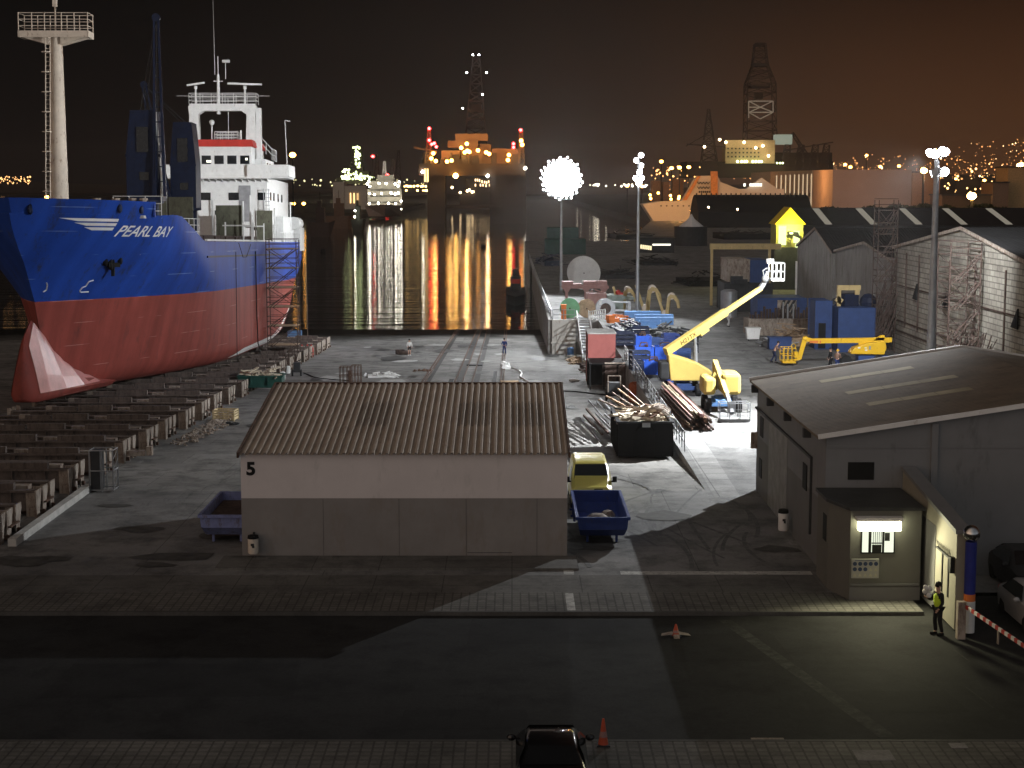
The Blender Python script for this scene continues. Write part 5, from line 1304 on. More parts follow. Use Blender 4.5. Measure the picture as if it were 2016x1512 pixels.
# cable reels
def reel(label, c, r, w, m, hub, rz=0.0, name='cable_reel', inner=None):
    t_ = thing(name, label, 'cable reel', (c[0], c[1], c[2] - r), rz, 'cable reels on the quay')
    for s in (-1, 1):
        b = MB(); b.lathe([(.08, s * w / 2 - .04), (r, s * w / 2 - .04), (r, s * w / 2 + .04), (.08, s * w / 2 + .04)], (0, 0, r), 'Y', 28)
        for k in range(8): a = PI * k / 8; b.bar((-r * .96 * math.cos(a), s * (w / 2 + .05), r - r * .96 * math.sin(a)), (r * .96 * math.cos(a), s * (w / 2 + .05), r + r * .96 * math.sin(a)), .03, .06, (0, 1, 0)) if m != 'steel' else None
        b.build('flange', M[m], t_, local=True)
    b = MB(); b.lathe([(r * .8, -w / 2 + .05), (r * .8, w / 2 - .05)], (0, 0, r), 'Y', 24); b.build('cable', M[hub], t_, local=True)
    b = MB(); b.lathe([(.09, -w / 2 - .12), (.09, w / 2 + .12)], (0, 0, r), 'Y', 10)
    if inner: b.lathe([(r * .55, -w / 2 - .1), (r * .55, -w / 2 - .06)], (0, 0, r), 'Y', 20)
    b.build('hub', M['rustdark'], t_, local=True)
reel('green cable reel behind the orange post', (6.45, 184.8, 1.1), 1.1, 1.0, 'green', 'darkgrey')
reel('brown wooden cable reel between the green and the grey reels', (8.35, 185.2, 1.05), 1.02, .9, 'wood', 'rust')
reel('grey steel cable reel with a white sticker', (10.4, 184.6, 1.1), 1.1, .7, 'steel', 'rust', .1, inner=1)
b = MB(); b.box(9.72, 9.98, 184.1, 184.14, 1.5, 1.95); solo('paper_sticker', b, M['white'], 'white paper stuck on the grey cable reel', 'sticker')
reel('huge white reel standing behind the rosy gantry', (10.2, 236, 2.3), 2.35, 2.2, 'white', 'darkgreen', 0, 'hose_reel')
# rosy gantry
gt = thing('gantry_frame', 'rosy painted steel gantry loaded with planks in front of the huge white reel', 'gantry', (9, 206, 0))
b = MB()
for x in (6.8, 9.2, 11.4):
    for Y in (205.2, 207.5): b.box(x - .14, x + .14, Y - .14, Y + .14, 0, 2.0); b.xz([(x - .5, 2.0), (x + .5, 2.0), (x + .14, 1.5), (x - .14, 1.5)], Y - .05, Y + .05)
b.box(6.2, 12.0, 205.0, 205.3, 2.0, 2.35); b.box(6.2, 12.0, 207.3, 207.6, 2.0, 2.35); b.build('frame', M['rosy'], gt)
b = MB()
for x, l in ((6.9, 1.4), (8.1, 1.0), (9.7, 1.6), (11.2, 1.2)): b.box(x - l / 2, x + l / 2, 205.3, 207.2, 2.36, 2.36 + R.uniform(.15, .55))
b.each('plank', M['rosy'], gt)
# rosy box and green tarp behind reels
b = MB(); b.box(8.9, 11.2, 196, 198, 0, 2.0); rubbish(b, (10, 197, 2.05), 1.8, 1.5, .25, 14, 5, (.3, .9)); solo('steel_box', b, M['rosy'], 'rosy steel box topped with scrap behind the grey reel', 'box')
b = MB(); b.box(11.4, 13.2, 196, 198.5, 0, 1.3); b.xz([(11.3, 1.3), (14.5, 1.3), (14.5, 1.5), (12, 1.85), (11.3, 1.75)], 195.8, 198.7); solo('covered_stack', b, mat('grey_green_tarp', (.30, .36, .33), .8), 'grey green tarpaulin over a stack between the gantry and the slim mast', 'tarpaulin')
b = MB(); b.ball((12.6, 196.5, 2.1), .32, 8, 6); b.cbox((12.9, 196.5, 1.95), (.6, .3, .25)); solo('red_bundle', b, M['red'], 'small red bundle lying on the grey green tarpaulin', 'bundle')
b = MB()
for x in (11.5, 13.4):
    for Y in (188, 189.5): b.box(x - .08, x + .08, Y - .08, Y + .08, 0, 1.45)
b.box(11.4, 13.5, 187.9, 189.6, 1.45, 1.55); b.box(11.4, 13.5, 187.9, 189.6, .5, .58); solo('work_bench', b, M['steel'], 'grey steel trestle bench right of the grey reel', 'bench')
# beige machine arms
def machine_arm(label, p, s, mirror=1, tilt=0.0):
    t_ = thing('beige_machine', label, 'machine part', p, tilt, 'beige machine arms on the quay'); t_.scale = (s, s, s)
    b = MB(); pts = [(0, .1), (.5, .1), (.62, 1.2), (.75, 2.3), (1.15, 2.75), (1.75, 2.6), (2.2, 1.9), (2.35, 1.0), (2.05, 1.0), (1.9, 1.75), (1.5, 2.2), (1.25, 2.25), (1.1, 1.9), (.95, .1), (1.0, 0), (0, 0)]
    b.prism([(x * mirror, z) for x, z in pts], lambda p_, q, a: (p_, a, q), -.5, .5); b.build('arm', M['paleyellow'], t_, local=True, bevel=.06)
    b = MB(); b.lathe([(.45, -.45), (.45, .45)], (1.25 * mirror, 0, 2.5), 'Y', 16); b.lathe([(.4, -.42), (.4, .42)], (.5 * mirror, 0, .35), 'Y', 16); b.each('knuckle', M['cream'], t_, local=True)
    b = MB(); b.bar((-.6 * mirror, -.1, 2.9), (.3 * mirror, -.1, .2), .3, .3); b.build('strut', M['paleyellow'], t_, local=True)
machine_arm('beige machine arm left of the slim floodlight mast with a pointed end', (12.6, 197, 0), .95, 1)
machine_arm('tallest beige machine arm just right of the slim floodlight mast', (15.2, 195, 0), 1.05, 1)
machine_arm('beige machine arm furthest right with a drooping hook', (17.0, 188, 0), .9, 1, -.2)
# pale blue beams
for k, (x0, x1, Y, z0) in enumerate(((12.6, 16.6, 184.5, 0), (13.4, 17.6, 180.0, 0), (13.2, 17.2, 175.8, 0))):
    b = MB(); b.box(x0, x1, Y, Y + .9, z0, z0 + .75)
    for q in range(5): b.box(x0 + .2 + q * .9, x0 + .28 + q * .9, Y - .05, Y, z0, z0 + .75)
    solo('steel_girder', b, M['skyblue'], ('pale blue girder at the foot of the beige machine arms', 'middle pale blue girder of three', 'pale blue girder nearest to the dark machinery')[k], 'girder', 'pale blue girders on the quay')
b = MB(); b.cbox((11.2, 176, .45), (2.0, 1.2, .5), .2); b.cbox((10.4, 175.5, .8), (.7, .9, .5), .5); b.cbox((11.9, 175.4, .85), (.9, .6, .3), -.2); rubbish(b, (11.2, 175.6, .8), 1.8, 1, .3, 8, 9)
solo('orange_machine', b, M['orange'], 'orange machine part left of the pale blue girders', 'machine part')
# dark machinery and blue boxes
def heap(name, label, cat, c, w, d, h, n, m, seed, lens=(.5, 2.0)):
    b = MB(); rubbish(b, (c[0], c[1], c[2]), w, d, h, n, seed, lens); b.cbox((c[0], c[1], c[2] + h * .2), (w * .8, d * .7, h * .4), .1)
    return solo(name, b, M[m] if isinstance(m, str) else m, label, cat)
heap('dark_machinery', 'heap of dark blue machinery in the shade behind the blue boxes', 'machinery', (11.6, 164, 0), 3.6, 8, 1.7, 46, 'navy', 11)
heap('scrap_pile', 'grey metal scrap and wire behind the blue boxes', 'scrap', (15.2, 163, 0), 3.4, 7, 1.2, 60, 'darkgrey', 12)
heap('stacked_steel', 'dark stacked steel with pale ends right of the metal scrap', 'steel stack', (16.9, 158, 0), 1.6, 5, 1.6, 26, 'darkgrey', 13)
bxs = [(10.3, 11.9, 138.0, 0, 1.05), (12.0, 13.8, 138.2, 0, 1.05), (11.0, 12.4, 146.5, 0, 1.2), (10.2, 11.8, 127.0, 0, 1.0), (11.85, 13.3, 126.5, 0, 1.05)]
lbl = ['bright blue bin, left of the two in the middle row', 'bright blue bin partly shaded, right of the two in the middle row', 'bright blue bin standing behind the middle row', 'shaded blue bin next to the long handrail in the front row', 'bright blue bin beside the dark counterweight of the boom lift']
for (x0, x1, Y, z0, h), l_ in zip(bxs, lbl):
    t_ = thing('steel_bin', l_, 'bin', ((x0 + x1) / 2, Y, z0), 0, 'blue steel bins behind the handrail')
    b = MB(); d = 1.5; b.box(x0, x1, Y, Y + .05, z0 + .3, z0 + .3 + h); b.box(x0, x1, Y + d, Y + d + .05, z0 + .3, z0 + .3 + h); b.box(x0, x0 + .05, Y + .05, Y + d, z0 + .3, z0 + .3 + h); b.box(x1 - .05, x1, Y + .05, Y + d, z0 + .3, z0 + .3 + h); b.box(x0 + .05, x1 - .05, Y + .05, Y + d, z0 + .3, z0 + .36); b.build('tub', M['blue'], t_)
    b = MB()
    for x in (x0 + .15, x1 - .25): b.box(x, x + .1, Y, Y + d, z0, z0 + .295)
    b.build('feet', M['rust'], t_)
    b = MB(); b.path([(x0 + .4, Y + .3, z0 + .3 + h), (x0 + .5, Y + .3, z0 + .65 + h), (x1 - .6, Y + .3, z0 + .65 + h), (x1 - .5, Y + .3, z0 + .3 + h)], .05, 6); rubbish(b, ((x0 + x1) / 2, Y + .8, z0 + h), (x1 - x0) * .7, .9, .5, 10, int(Y), (.2, .7)); b.build('contents', M['rust'], t_)
for k, (x_, y_, z_, w_, h_, m_, l_) in enumerate(((12.9, 150, 0, 1.5, 1.0, 'contblue', 'dull blue crate behind the two middle bins'), (10.4, 152.5, 0, 1.7, 1.3, 'navy', 'dark navy crate right beside the red block'), (14.6, 141, 0, 1.3, .9, 'contblue', 'dull blue crate at the outer end of the middle bin row'), (12.2, 157, 0, 1.6, 1.4, 'navy', 'dark navy crate in front of the dark machinery heap'), (14.6, 152, 0, 1.4, 1.2, 'skipblue', 'deep blue crate before the grey metal scrap'), (15.9, 147, 0, 1.3, .8, 'darkgrey', 'dark grey crate at the edge of the yard road'), (10.3, 133, 0, 1.4, 1.5, 'navy', 'dark navy crate in the shade between the bin rows'), (14.2, 170, 0, 2.2, .9, 'skyblue', 'pale blue crate between the girders and the metal scrap'))):
    crate_box((x_, y_, z_), 'open_crate', l_, w_, 1.2, h_, M[m_], R.uniform(-.2, .2))
b = MB(); b.box(11.7, 13.3, 124.6, 126, .0, .5); b.box(12.45, 12.52, 124.57, 124.6, 0.02, .5); solo('steel_bin', b, M['blue'], 'low bright blue bin in front of the bin beside the counterweight', 'bin', 'blue steel bins behind the handrail')
b = MB(); b.lathe([(.6, 0), (.6, .5), (.45, .55)], (10.9, 116.2, 0), 'Z', 16); solo('rope_coil', b, M['steel'], 'grey round coil at the top end of the pipe stack', 'coil')
# stack of pipes and beams: each long piece is a thing
pr = random.Random(5)
def long_piece(name, label, cat, p, q, w, h, m, group, round_=False):
    b = MB(); b.tube(p, q, w / 2, 8) if round_ else b.bar(p, q, w, h); solo(name, b, M[m], label, cat, group)
for layer, n, z in ((0, 7, .14), (1, 7, .40), (2, 6, .66), (3, 4, .92)):
    for k in range(n):
        x0 = 10.35 + k * .25 + layer * .06 + pr.uniform(-.05, .05); ya = 99.7 + pr.uniform(-.6, 1.6); yb = 116 + pr.uniform(-3, 1)
        x1 = x0 - .1; w = pr.uniform(.1, .2)
        m = 'palewood' if layer == 3 and k in (1, 2) else pr.choice(['rust', 'rustdark', 'rust', 'rosy'])
        if layer < 3 and m == 'rosy': m = 'rustdark'
        long_piece('steel_pipe', 'long rusty pipe or beam in the stack between the handrail and the boom lifts', 'pipe', (x0 + .35, ya, z), (x1, yb, z), w, w * 1.1, m, 'pipes and beams stacked beside the boom lifts', pr.random() < .5)
for x, Y, l_ in ((11.3, 101.3, 'front'), (11.0, 108, 'middle'), (10.9, 113.5, 'far')):
    b = MB(); b.box(x - 1.1, x + 1.1, Y, Y + .2, 0, .07); solo('timber_bearer', b, M['wood'], 'timber bearer under the %s end of the pipe stack' % l_ if l_ != 'middle' else 'timber bearer under the middle of the pipe stack', 'timber')
# left pile on the slip side of the wall
for k in range(14):
    x0 = 5.0 + k * .2 + pr.uniform(-.06, .06); ya = 99 + pr.uniform(-1, 2.5); yb = 113 + pr.uniform(-4, 2); z = gz(100) + .1 + (k % 4) * .24 + .05 * k
    long_piece('steel_bar', 'dark steel bar in the loose pile behind the scrap filled skip', 'steel bar', (x0 + .4, ya, z), (x0 - .3, yb, z + pr.uniform(-.1, .35) - .45), .11, .13, pr.choice(['rustdark', 'darkgrey', 'steel', 'rustdark']), 'dark steel bars piled on the slip', k % 3 == 0)
for k, (x0, w_) in enumerate(((6.0, .09), (6.5, .1), (6.9, .08), (7.3, .1), (7.6, .07))):
    long_piece('leaning_timber', 'pale timber leaning out of the pile behind the scrap filled skip', 'timber', (x0 + .5, 99 + k * .4, 1.5), (x0 - .4, 106 + k * .3, 1.1 + .2 * k), w_, w_, 'wood' if k % 2 else 'plate', 'pale timbers leaning behind the skip')
# big dark skip with scrap
dk = thing('roll_skip', 'big black open skip heaped with pale scrap timber', 'skip', (7.5, 92.2, gz(92)))
g0 = gz(92); b = MB(); x0, x1, ya, yb, hh = 5.98, 9.0, 92.0, 98.2, 2.05
b.box(x0, x0 + .08, ya, yb, g0 + .15, g0 + hh); b.box(x1 - .08, x1, ya, yb, g0 + .15, g0 + hh); b.box(x0 + .08, x1 - .08, ya, ya + .08, g0 + .15, g0 + hh); b.box(x0 + .08, x1 - .08, yb - .08, yb, g0 + .15, g0 + hh); b.box(x0 + .08, x1 - .08, ya + .08, yb - .08, g0 + .15, g0 + .25); b.build('body', M['black'], dk)
b = MB()
for k in range(9): y = ya + .2 + k * .7; b.box(x0 - .09, x0 - .002, y, y + .12, g0 + .15, g0 + hh - .1); b.box(x1 + .002, x1 + .09, y, y + .12, g0 + .15, g0 + hh - .1)
for x in (6.9, 8.0): b.box(x, x + .1, ya - .08, ya - .002, g0 + .15, g0 + 1.6)
b.path([(6.95, ya - .05, g0 + 1.6), (7.3, ya - .05, g0 + 2.0), (7.7, ya - .05, g0 + 2.0), (8.05, ya - .05, g0 + 1.6)], .05, 6); b.each('rib', M['black'], dk)
b = MB(); b.box(x0 - .1, x1 + .1, ya - .1, ya + .1, g0 + hh, g0 + hh + .1); b.box(x0 - .1, x1 + .1, yb - .1, yb + .1, g0 + hh, g0 + hh + .1); b.box(x0 - .1, x0 + .1, ya + .1, yb - .1, g0 + hh, g0 + hh + .1); b.box(x1 - .1, x1 + .1, ya + .1, yb - .1, g0 + hh, g0 + hh + .1); b.build('rim', M['darkgrey'], dk)
b = MB(); b.box(7.3, 7.75, ya - .22, ya - .1, g0 + 1.85, g0 + 2.1); b.build('hook_plate', M['steel'], dk)
b = MB(); b.cbox((7.5, 95.1, g0 + 1.5), (2.8, 5.9, .9)); rubbish(b, (7.5, 95, g0 + 2.0), 2.7, 5.4, .55, 60, 21, (.5, 1.7)); b.build('scrap_load', M['palewood'], dk)
b = MB(); rubbish(b, (7.4, 94.6, g0 + 2.1), 2.5, 4.8, .5, 30, 23, (.3, 1.0)); b.build('rusty_load', M['rust'], dk)
b = MB()
for k in range(5): pts = [Vector((7.4 + .1 * k + 1.4 * u, 93 + k * .5 + .3 * math.sin(u * 5 + k), g0 + 2.35 + .35 * math.sin(u * 3.1))) for u in (0, .25, .5, .75, 1)]; b.path(pts, .06, 6)
b.build('hose_load', M['plate'], dk)
# orange drum, trolley, white bags by the wall
b = MB(); p = S(1246, 789); b.lathe([(.55, 0), (.62, .1), (.62, 1.35), (.5, 1.5)], (p.x + .2, 126, gz(126)), 'Z', 16); b.cbox((p.x + .3, 125.7, gz(126) + 1.55), (.9, .3, .15), .4); solo('orange_drum', b, mat('rusty_orange', (.34, .085, .03), .8, var=.3), 'rusty orange drum below the long handrail', 'drum')
tr = thing('trolley', 'grey two wheeled trolley below the dark shelter', 'trolley', (7.9, 127, gz(127)))
b = MB(); b.box(7.35, 8.4, 126.6, 127.6, -1.2, -.3); b.build('box', M['darkgrey'], tr)
b = MB(); b.path([(7.4, 126.6, -1.0), (7.4, 126.6, .25), (8.35, 126.6, .25), (8.35, 126.6, -1.0)], .045, 6); b.build('handle', M['plate'], tr)
for x in (7.3, 8.45): wheel(tr, (x, 127, gz(127) + .33), .33, .16, 'X', False)
for k, (px, py) in enumerate(((1128, 752), (1155, 722), (1160, 740))):
    b = MB(); p = S(px, py); b.ball(p + Vector((0, 0, .15)), .32, 8, 5, (1.2, 1, .5)); b.ball(p + Vector((.35, .1, .12)), .22, 8, 5, (1.2, 1, .5)); solo('white_bag', b, M['white'], ('white bag lying alone on the slip, nearest the shed roof', 'white bag at the foot of the stairs', 'white bag beside the dark shelter')[k], 'bag')
heap('driftwood_pile', 'small pile of broken planks at the foot of the steel stairs', 'planks', (6.7, 168.5, gz(168)), 1.6, 6, .5, 26, 'wood', 31, (.5, 1.5))
heap('dark_junk', 'dark junk piled beside the bottom of the stairs', 'junk', (7.3, 158, gz(158)), 1.3, 6, 1.2, 26, 'rustdark', 32, (.4, 1.2))
# ================================================================== SLIPWAY ODDMENTS
p = S(690, 757); cg = thing('wire_cage', 'rusty wire cage basket standing on the slip behind the shed ridge', 'cage', (p.x, p.y, p.z))
b = MB(); cage(b, (p.x - .45, p.y, p.z + .05), .9, .9, 1.5, .03); cage(b, (p.x + .5, p.y + .2, p.z + .05), .8, .9, 1.6, .03); b.box(p.x - .2, p.x + .1, p.y, p.y + .3, p.z, p.z + 1.2); b.build('mesh_sides', M['rust'], cg)
heap('scrap_pile', 'flat pile of white scrap sheets on the slip left of the rails', 'scrap', (S(752, 742).x, S(752, 742).y, S(752, 742).z), 3.2, 2.4, .4, 34, 'white', 41, (.4, 1.3))
b = MB(); p = S(995, 727); b.cbox(p + Vector((0, 0, .25)), (.9, .6, .3), .4, .3, .3); b.cbox(p + Vector((-.1, .3, .5)), (.5, .5, .4), 1, .3, .1); solo('white_scrap', b, M['white'], 'white crumpled scrap lying right of the rails', 'scrap')
b = MB(); p = S(1003, 753); b.cbox(p + Vector((0, 0, .1)), (1.6, .3, .15), .15); solo('plank', b, M['wood'], 'brown plank on the slip just behind the shed ridge', 'plank')
b = MB(); ps = [S(*q) + Vector((0, 0, .05)) for q in ((1001, 716), (1004, 724), (1022, 731), (1027, 736), (1024, 743), (1035, 750), (1048, 758), (1056, 772))]; b.path(ps, .1, 6); solo('white_hose', b, M['white'], 'white hose snaking over the slip right of the rails', 'hose')
b = MB(); ps = [S(*q) + Vector((0, 0, .04)) for q in ((598, 735), (620, 744), (650, 748), (690, 750))]; b.path(ps, .05, 5); solo('black_hose', b, M['black'], 'black hose running from the welding trolley to the wire cage', 'hose')
b = MB(); ps = [G(*q) + Vector((0, 0, .05)) for q in ((1100, 770), (1135, 772), (1180, 778), (1215, 783))]; ps = [sp(v.x * .98, v.y, .05) for v in (S(1098, 770), S(1135, 772), S(1180, 777), S(1218, 780))]; b.path(ps, .05, 5); solo('dark_cable', b, M['black'], 'dark cable across the slip between the shed and the handrail', 'cable')
b = MB(); p = S(793, 698); b.ball(p + Vector((0, 0, .2)), .6, 8, 5, (1.4, .8, .5)); b.cbox(p + Vector((-.3, 0, .3)), (.9, .6, .5), .3); solo('tool_bag', b, M['rustdark'], 'dark brown bag on the slip beside the person in white', 'bag')
b = MB(); rubbish(b, S(835, 731), 1.8, 1.4, .15, 16, 51, (.2, .5)); solo('loose_shackles', b, M['rust'], 'scatter of small rusty bits left of the slip rails', 'scrap')
b = MB(); p = S(935, 720); b.cbox(p + Vector((0, 0, .06)), (1.5, .4, .1)); b.cbox(p + Vector((-.7, -.2, .08)), (.2, .5, .15)); solo('flat_bar', b, M['black'], 'short black flat bar between the slip rails', 'steel bar')
# red gas bottles, blue box, welding trolley at the stern
for k, dx in enumerate((-.45, 0.1, .55)):
    p = S(603, 703); b = MB(); b.lathe([(.22, 0), (.24, .1), (.24, 1.0), (.1, 1.2), (.07, 1.35)], (p.x + dx, p.y + .3 * (k % 2), p.z), 'Z', 12); solo('gas_bottle', b, M['red'], ('red gas bottle, leftmost of the three near the stern', 'red gas bottle in the middle of the three near the stern', 'red gas bottle, rightmost of the three near the stern')[k], 'gas bottle', 'red gas bottles near the stern')
b = MB(); p = S(616, 697); b.cbox(p + Vector((0, 0, .3)), (.5, .5, .6)); solo('white_can', b, M['white'], 'small white can beside the red gas bottles', 'can')
b = MB(); p = S(582, 668); b.cbox(p + Vector((-.1, 0, .55)), (1.7, 1.6, 1.1)); b.cbox(p + Vector((.55, -.82, .6)), (.45, .04, .8)); solo('blue_box', b, M['skyblue'], 'pale blue box under the stern', 'box')
wt = thing('welding_trolley', 'dark welding trolley standing at the end of the black hose', 'trolley', S(585, 740))
p = S(585, 740); b = MB(); b.cbox(p + Vector((0, 0, .8)), (.6, .5, .9)); b.tube(p + Vector((-.3, 0, 1.2)), p + Vector((.4, 0, 1.5)), .05, 5); b.build('welder', M['darkgrey'], wt)
for dx in (-.4, .4): wheel(wt, (p.x + dx, p.y - .2, p.z + .3), .3, .14, 'X', False)
for k, (px, py) in enumerate(((557, 747), (567, 735), (573, 716))):
    b = MB(); p = S(px, py); b.lathe([(.2, 0), (.22, .1), (.22, .6), (.18, .7)], p, 'Z', 10); solo('paint_drum', b, M['white'], ('white paint drum nearest the shed roof beside the green skip', 'white paint drum left of the welding trolley', 'white paint drum furthest along under the stern')[k], 'drum', 'white paint drums beside the cradle')
ck = thing('work_platform', 'tangle of rusty trestles and wheels under the scaffold tower', 'trestles', S(548, 735))
b = MB(); p = S(545, 735)
for k in range(26): a = p + Vector((R.uniform(-1.8, 1.2), R.uniform(-3, 9), R.uniform(0, .3))); b.tube(a, a + Vector((R.uniform(-.7, .7), R.uniform(-.4, .4), R.uniform(.7, 2.0))), .045, 4)
b.each('trestle', M['rustdark'], ck)
for dx in (-1.0, .1): b = MB(); b.lathe([(.25, -.08), (.42, -.08), (.42, .08), (.25, .08)], p + Vector((dx, -1, .45)), 'Y', 14); b.build('hand_wheel', M['rust'], ck)
b = MB(); b.tube(S(606, 660), S(606, 660) + Vector((-.1, 0, 9.6)), .06, 5); solo('mooring_rope', b, M['plate'], 'thin vertical rope hanging from the stern to the slip', 'rope')

# ================================================================== PEOPLE
def skin_mesh(name, chain, rads, edges, m, parent, sub=1):
    me = bpy.data.meshes.new(name); me.from_pydata(chain, edges, []); me.materials.append(m)
    o = bpy.data.objects.new(name, me); C.objects.link(o); o.parent = parent
    s = o.modifiers.new('skin', 'SKIN'); s.use_smooth_shade = True
    for i, r in enumerate(rads):
        v = me.skin_vertices[0].data[i]; v.radius = r if isinstance(r, tuple) else (r, r); v.use_root = i == 0
    q = o.modifiers.new('sub', 'SUBSURF'); q.levels = sub; q.render_levels = sub
    return o
def person(label, loc, rz, cols, arms=((.28, -.05), (.24, -.22), (.28, -.05), (.24, -.22)), stride=.08, helmet=None, vest=None, lean=0.0, skirt=None, barelegs=False):
    """arms: (elbow dx, dy), (hand dx, dy) right then left; dy negative is forward"""
    t_ = thing('person', label, 'person', loc, rz)
    L_ = lean
    J = [(0, 0, .95), (0, -.01 - L_ * .3, 1.15), (0, -.02 - L_ * .6, 1.36), (0, -.02 - L_, 1.5), (0, -.04 - L_ * 1.1, 1.58), (0, -.05 - L_ * 1.15, 1.70)]
    sh_ = [(-.19, -.02 - L_ * .6, 1.42), (.19, -.02 - L_ * .6, 1.42)]
    el = [(-arms[0][0], arms[0][1] - L_ * .6, 1.14), (arms[2][0], arms[2][1] - L_ * .6, 1.14)]
    ha = [(-arms[1][0], arms[1][1] - L_ * .6, arms[1][2] if len(arms[1]) > 2 else .92), (arms[3][0], arms[3][1] - L_ * .6, arms[3][2] if len(arms[3]) > 2 else .92)]
    hip = [(-.1, 0, .9), (.1, 0, .9)]; kn_ = [(-.11, -stride * .7 - .02, .5), (.11, stride * .3 - .03, .5)]; an = [(-.12, -stride * .6 + .04, .09), (.12, stride * 1.1 + .03, .09)]; toe = [(-.14, -stride * .6 - .12, .04), (.14, stride * 1.1 - .12, .04)]
    V = J + sh_ + el + ha + hip + kn_ + an + toe
    E_ = [(0, 1), (1, 2), (2, 3), (3, 4), (4, 5), (2, 6), (2, 7), (6, 8), (7, 9), (8, 10), (9, 11), (0, 12), (0, 13), (12, 14), (13, 15), (14, 16), (15, 17), (16, 18), (17, 19)]
    rr = [.13, .12, .14, .058, .085, .085, .065, .065, .045, .045, .034, .034, .085, .085, .062, .062, .042, .042, .035, .035]
    skin_mesh('body', V, rr, E_, M['skin'], t_)
    top_, bot, hair = cols
    skin_mesh('jacket', J[:3] + [(0, -.02 - L_ * .95, 1.46)] + sh_ + el + [tuple(Vector(e).lerp(Vector(h), .85)) for e, h in zip(el, ha)], [.155, .145, .165, .075, .08, .08, .06, .06, .048, .048], [(0, 1), (1, 2), (2, 3), (2, 4), (2, 5), (4, 6), (5, 7), (6, 8), (7, 9)], top_, t_)
    if barelegs: kk = [tuple(Vector(h).lerp(Vector(k), .8)) for h, k in zip(hip, kn_)]; skin_mesh('shorts', [(0, 0, .97)] + hip + kk, [.145, .1, .1, .085, .085], [(0, 1), (0, 2), (1, 3), (2, 4)], bot, t_)
    else: skin_mesh('trousers', [(0, 0, .97)] + hip + kn_ + an, [.145, .1, .1, .078, .078, .062, .062], [(0, 1), (0, 2), (1, 3), (2, 4), (3, 5), (4, 6)], bot, t_)
    b = MB()
    for a, e in zip(an, toe): b.cbox((a[0] * .5 + e[0] * .5, (a[1] + e[1]) / 2, .05), (.1, .27, .1))
    b.build('shoes', M['black'] if not barelegs else M['white'], t_, local=True, bevel=.03)
    hc = Vector(J[5]); b = MB(); b.ball(hc + Vector((0, .015, .035)), .112, 12, 8, (.95, 1.05, 1)); b.build('helmet' if helmet else 'hair', helmet or hair, t_, local=True, smooth=True)
    if helmet: b = MB(); b.lathe([(.15, 0), (.13, .03)], hc + Vector((0, -.02, .02)), 'Z', 14); b.build('helmet_brim', helmet, t_, local=True)
    b = MB(); b.ball(hc + Vector((0, -.105, -.03)), .022, 6, 5, (.8, 1.2, 1)); b.ball(hc + Vector((-.1, 0, -.02)), .025, 6, 5, (.5, 1, 1.3)); b.ball(hc + Vector((.1, 0, -.02)), .025, 6, 5, (.5, 1, 1.3)); b.build('nose_and_ears', M['skin'], t_, local=True, smooth=True)
    b = MB(); b.ball(hc + Vector((-.035, -.092, 0)), .011, 6, 4); b.ball(hc + Vector((.035, -.092, 0)), .011, 6, 4); b.cbox(hc + Vector((0, -.09, -.075)), (.045, .01, .008)); b.build('eyes_and_mouth', M['black'], t_, local=True)
    b = MB()
    for e, h, s in zip(el, ha, (-1, 1)):
        d = (Vector(h) - Vector(e)).normalized(); a = d.cross(Vector((0, 1, .01))).normalized(); c = Vector(h)
        for k in range(4): q = c + a * (k - 1.5) * .02; b.tube(q, q + d * (.075 - abs(k - 1.4) * .01), .010, 5); b.tube(q + d * .07, q + d * .09 + Vector((0, -.03, -.01)), .009, 5)
        b.tube(c - a * .03 * s, c - a * .055 * s + d * .05 + Vector((0, -.02, 0)), .011, 5)
    b.build('fingers', M['skin'], t_, local=True)
    if vest: skin_mesh('vest', [(0, 0, .92)] + [J[1], J[2]] + [(-.12, J[2][1], 1.44), (.12, J[2][1], 1.44)], [.175, .165, .185, .09, .09], [(0, 1), (1, 2), (2, 3), (2, 4)], vest, t_)
    return t_
hv = mat('hi_vis_yellow', (.62, .85, .05), .6, var=.05); navyc = mat('navy_cloth', (.02, .028, .07), .85); blackc = mat('black_cloth', (.014, .014, .016), .85); whitec = mat('white_cloth', (.7, .7, .68), .85); brownc = mat('brown_cloth', (.2, .12, .09), .85); hairb = mat('dark_hair', (.015, .012, .01), .7); bluew = mat('blue_work_cloth', (.03, .05, .16), .85)
gl = Vector((14.35, 54.4, -.125))
person('person in a yellow hi-vis vest and black trousers standing at the gate', gl, -1.15, (blackc, blackc, hairb), ((.3, -.06), (.2, -.36, 1.3), (.27, -.05), (.22, -.2)), .05, None, hv)
b = MB(); q = gl + Vector((-.42, -.1, 1.55)); rr_ = random.Random(3)
for k in range(9): b.ball(q + Vector((rr_.uniform(-.16, .16), rr_.uniform(-.1, .1), rr_.uniform(-.14, .14))), rr_.uniform(.06, .1), 7, 5)
solo('white_bundle', b, whitec, 'crumpled white bundle held up by the person in the hi-vis vest', 'bundle')
p = S(806, 700); person('person in a white shirt and dark shorts on the slip left of the rails', p, .3, (whitec, blackc, hairb), stride=.1, barelegs=True)
p = S(993, 698); person('person in dark blue overalls on the slip right of the rails', p, -.2, (bluew, bluew, hairb), ((.3, -.02), (.16, -.2, 1.1), (.3, -.02), (.2, -.2)), .12)
p = G(1648, 732); person('person in a yellow helmet with a bare brown back near the level boom lift', (p.x, p.y, 0), 2.6, (brownc, bluew, hairb), ((.26, -.1), (.12, -.25, 1.15), (.26, -.1), (.14, -.25, 1.15)), .05, M['yellow'])
p = G(1640, 730); person('person in black beside the one in the yellow helmet', (p.x - .1, p.y + .5, 0), -1.4, (blackc, blackc, hairb), stride=.1)
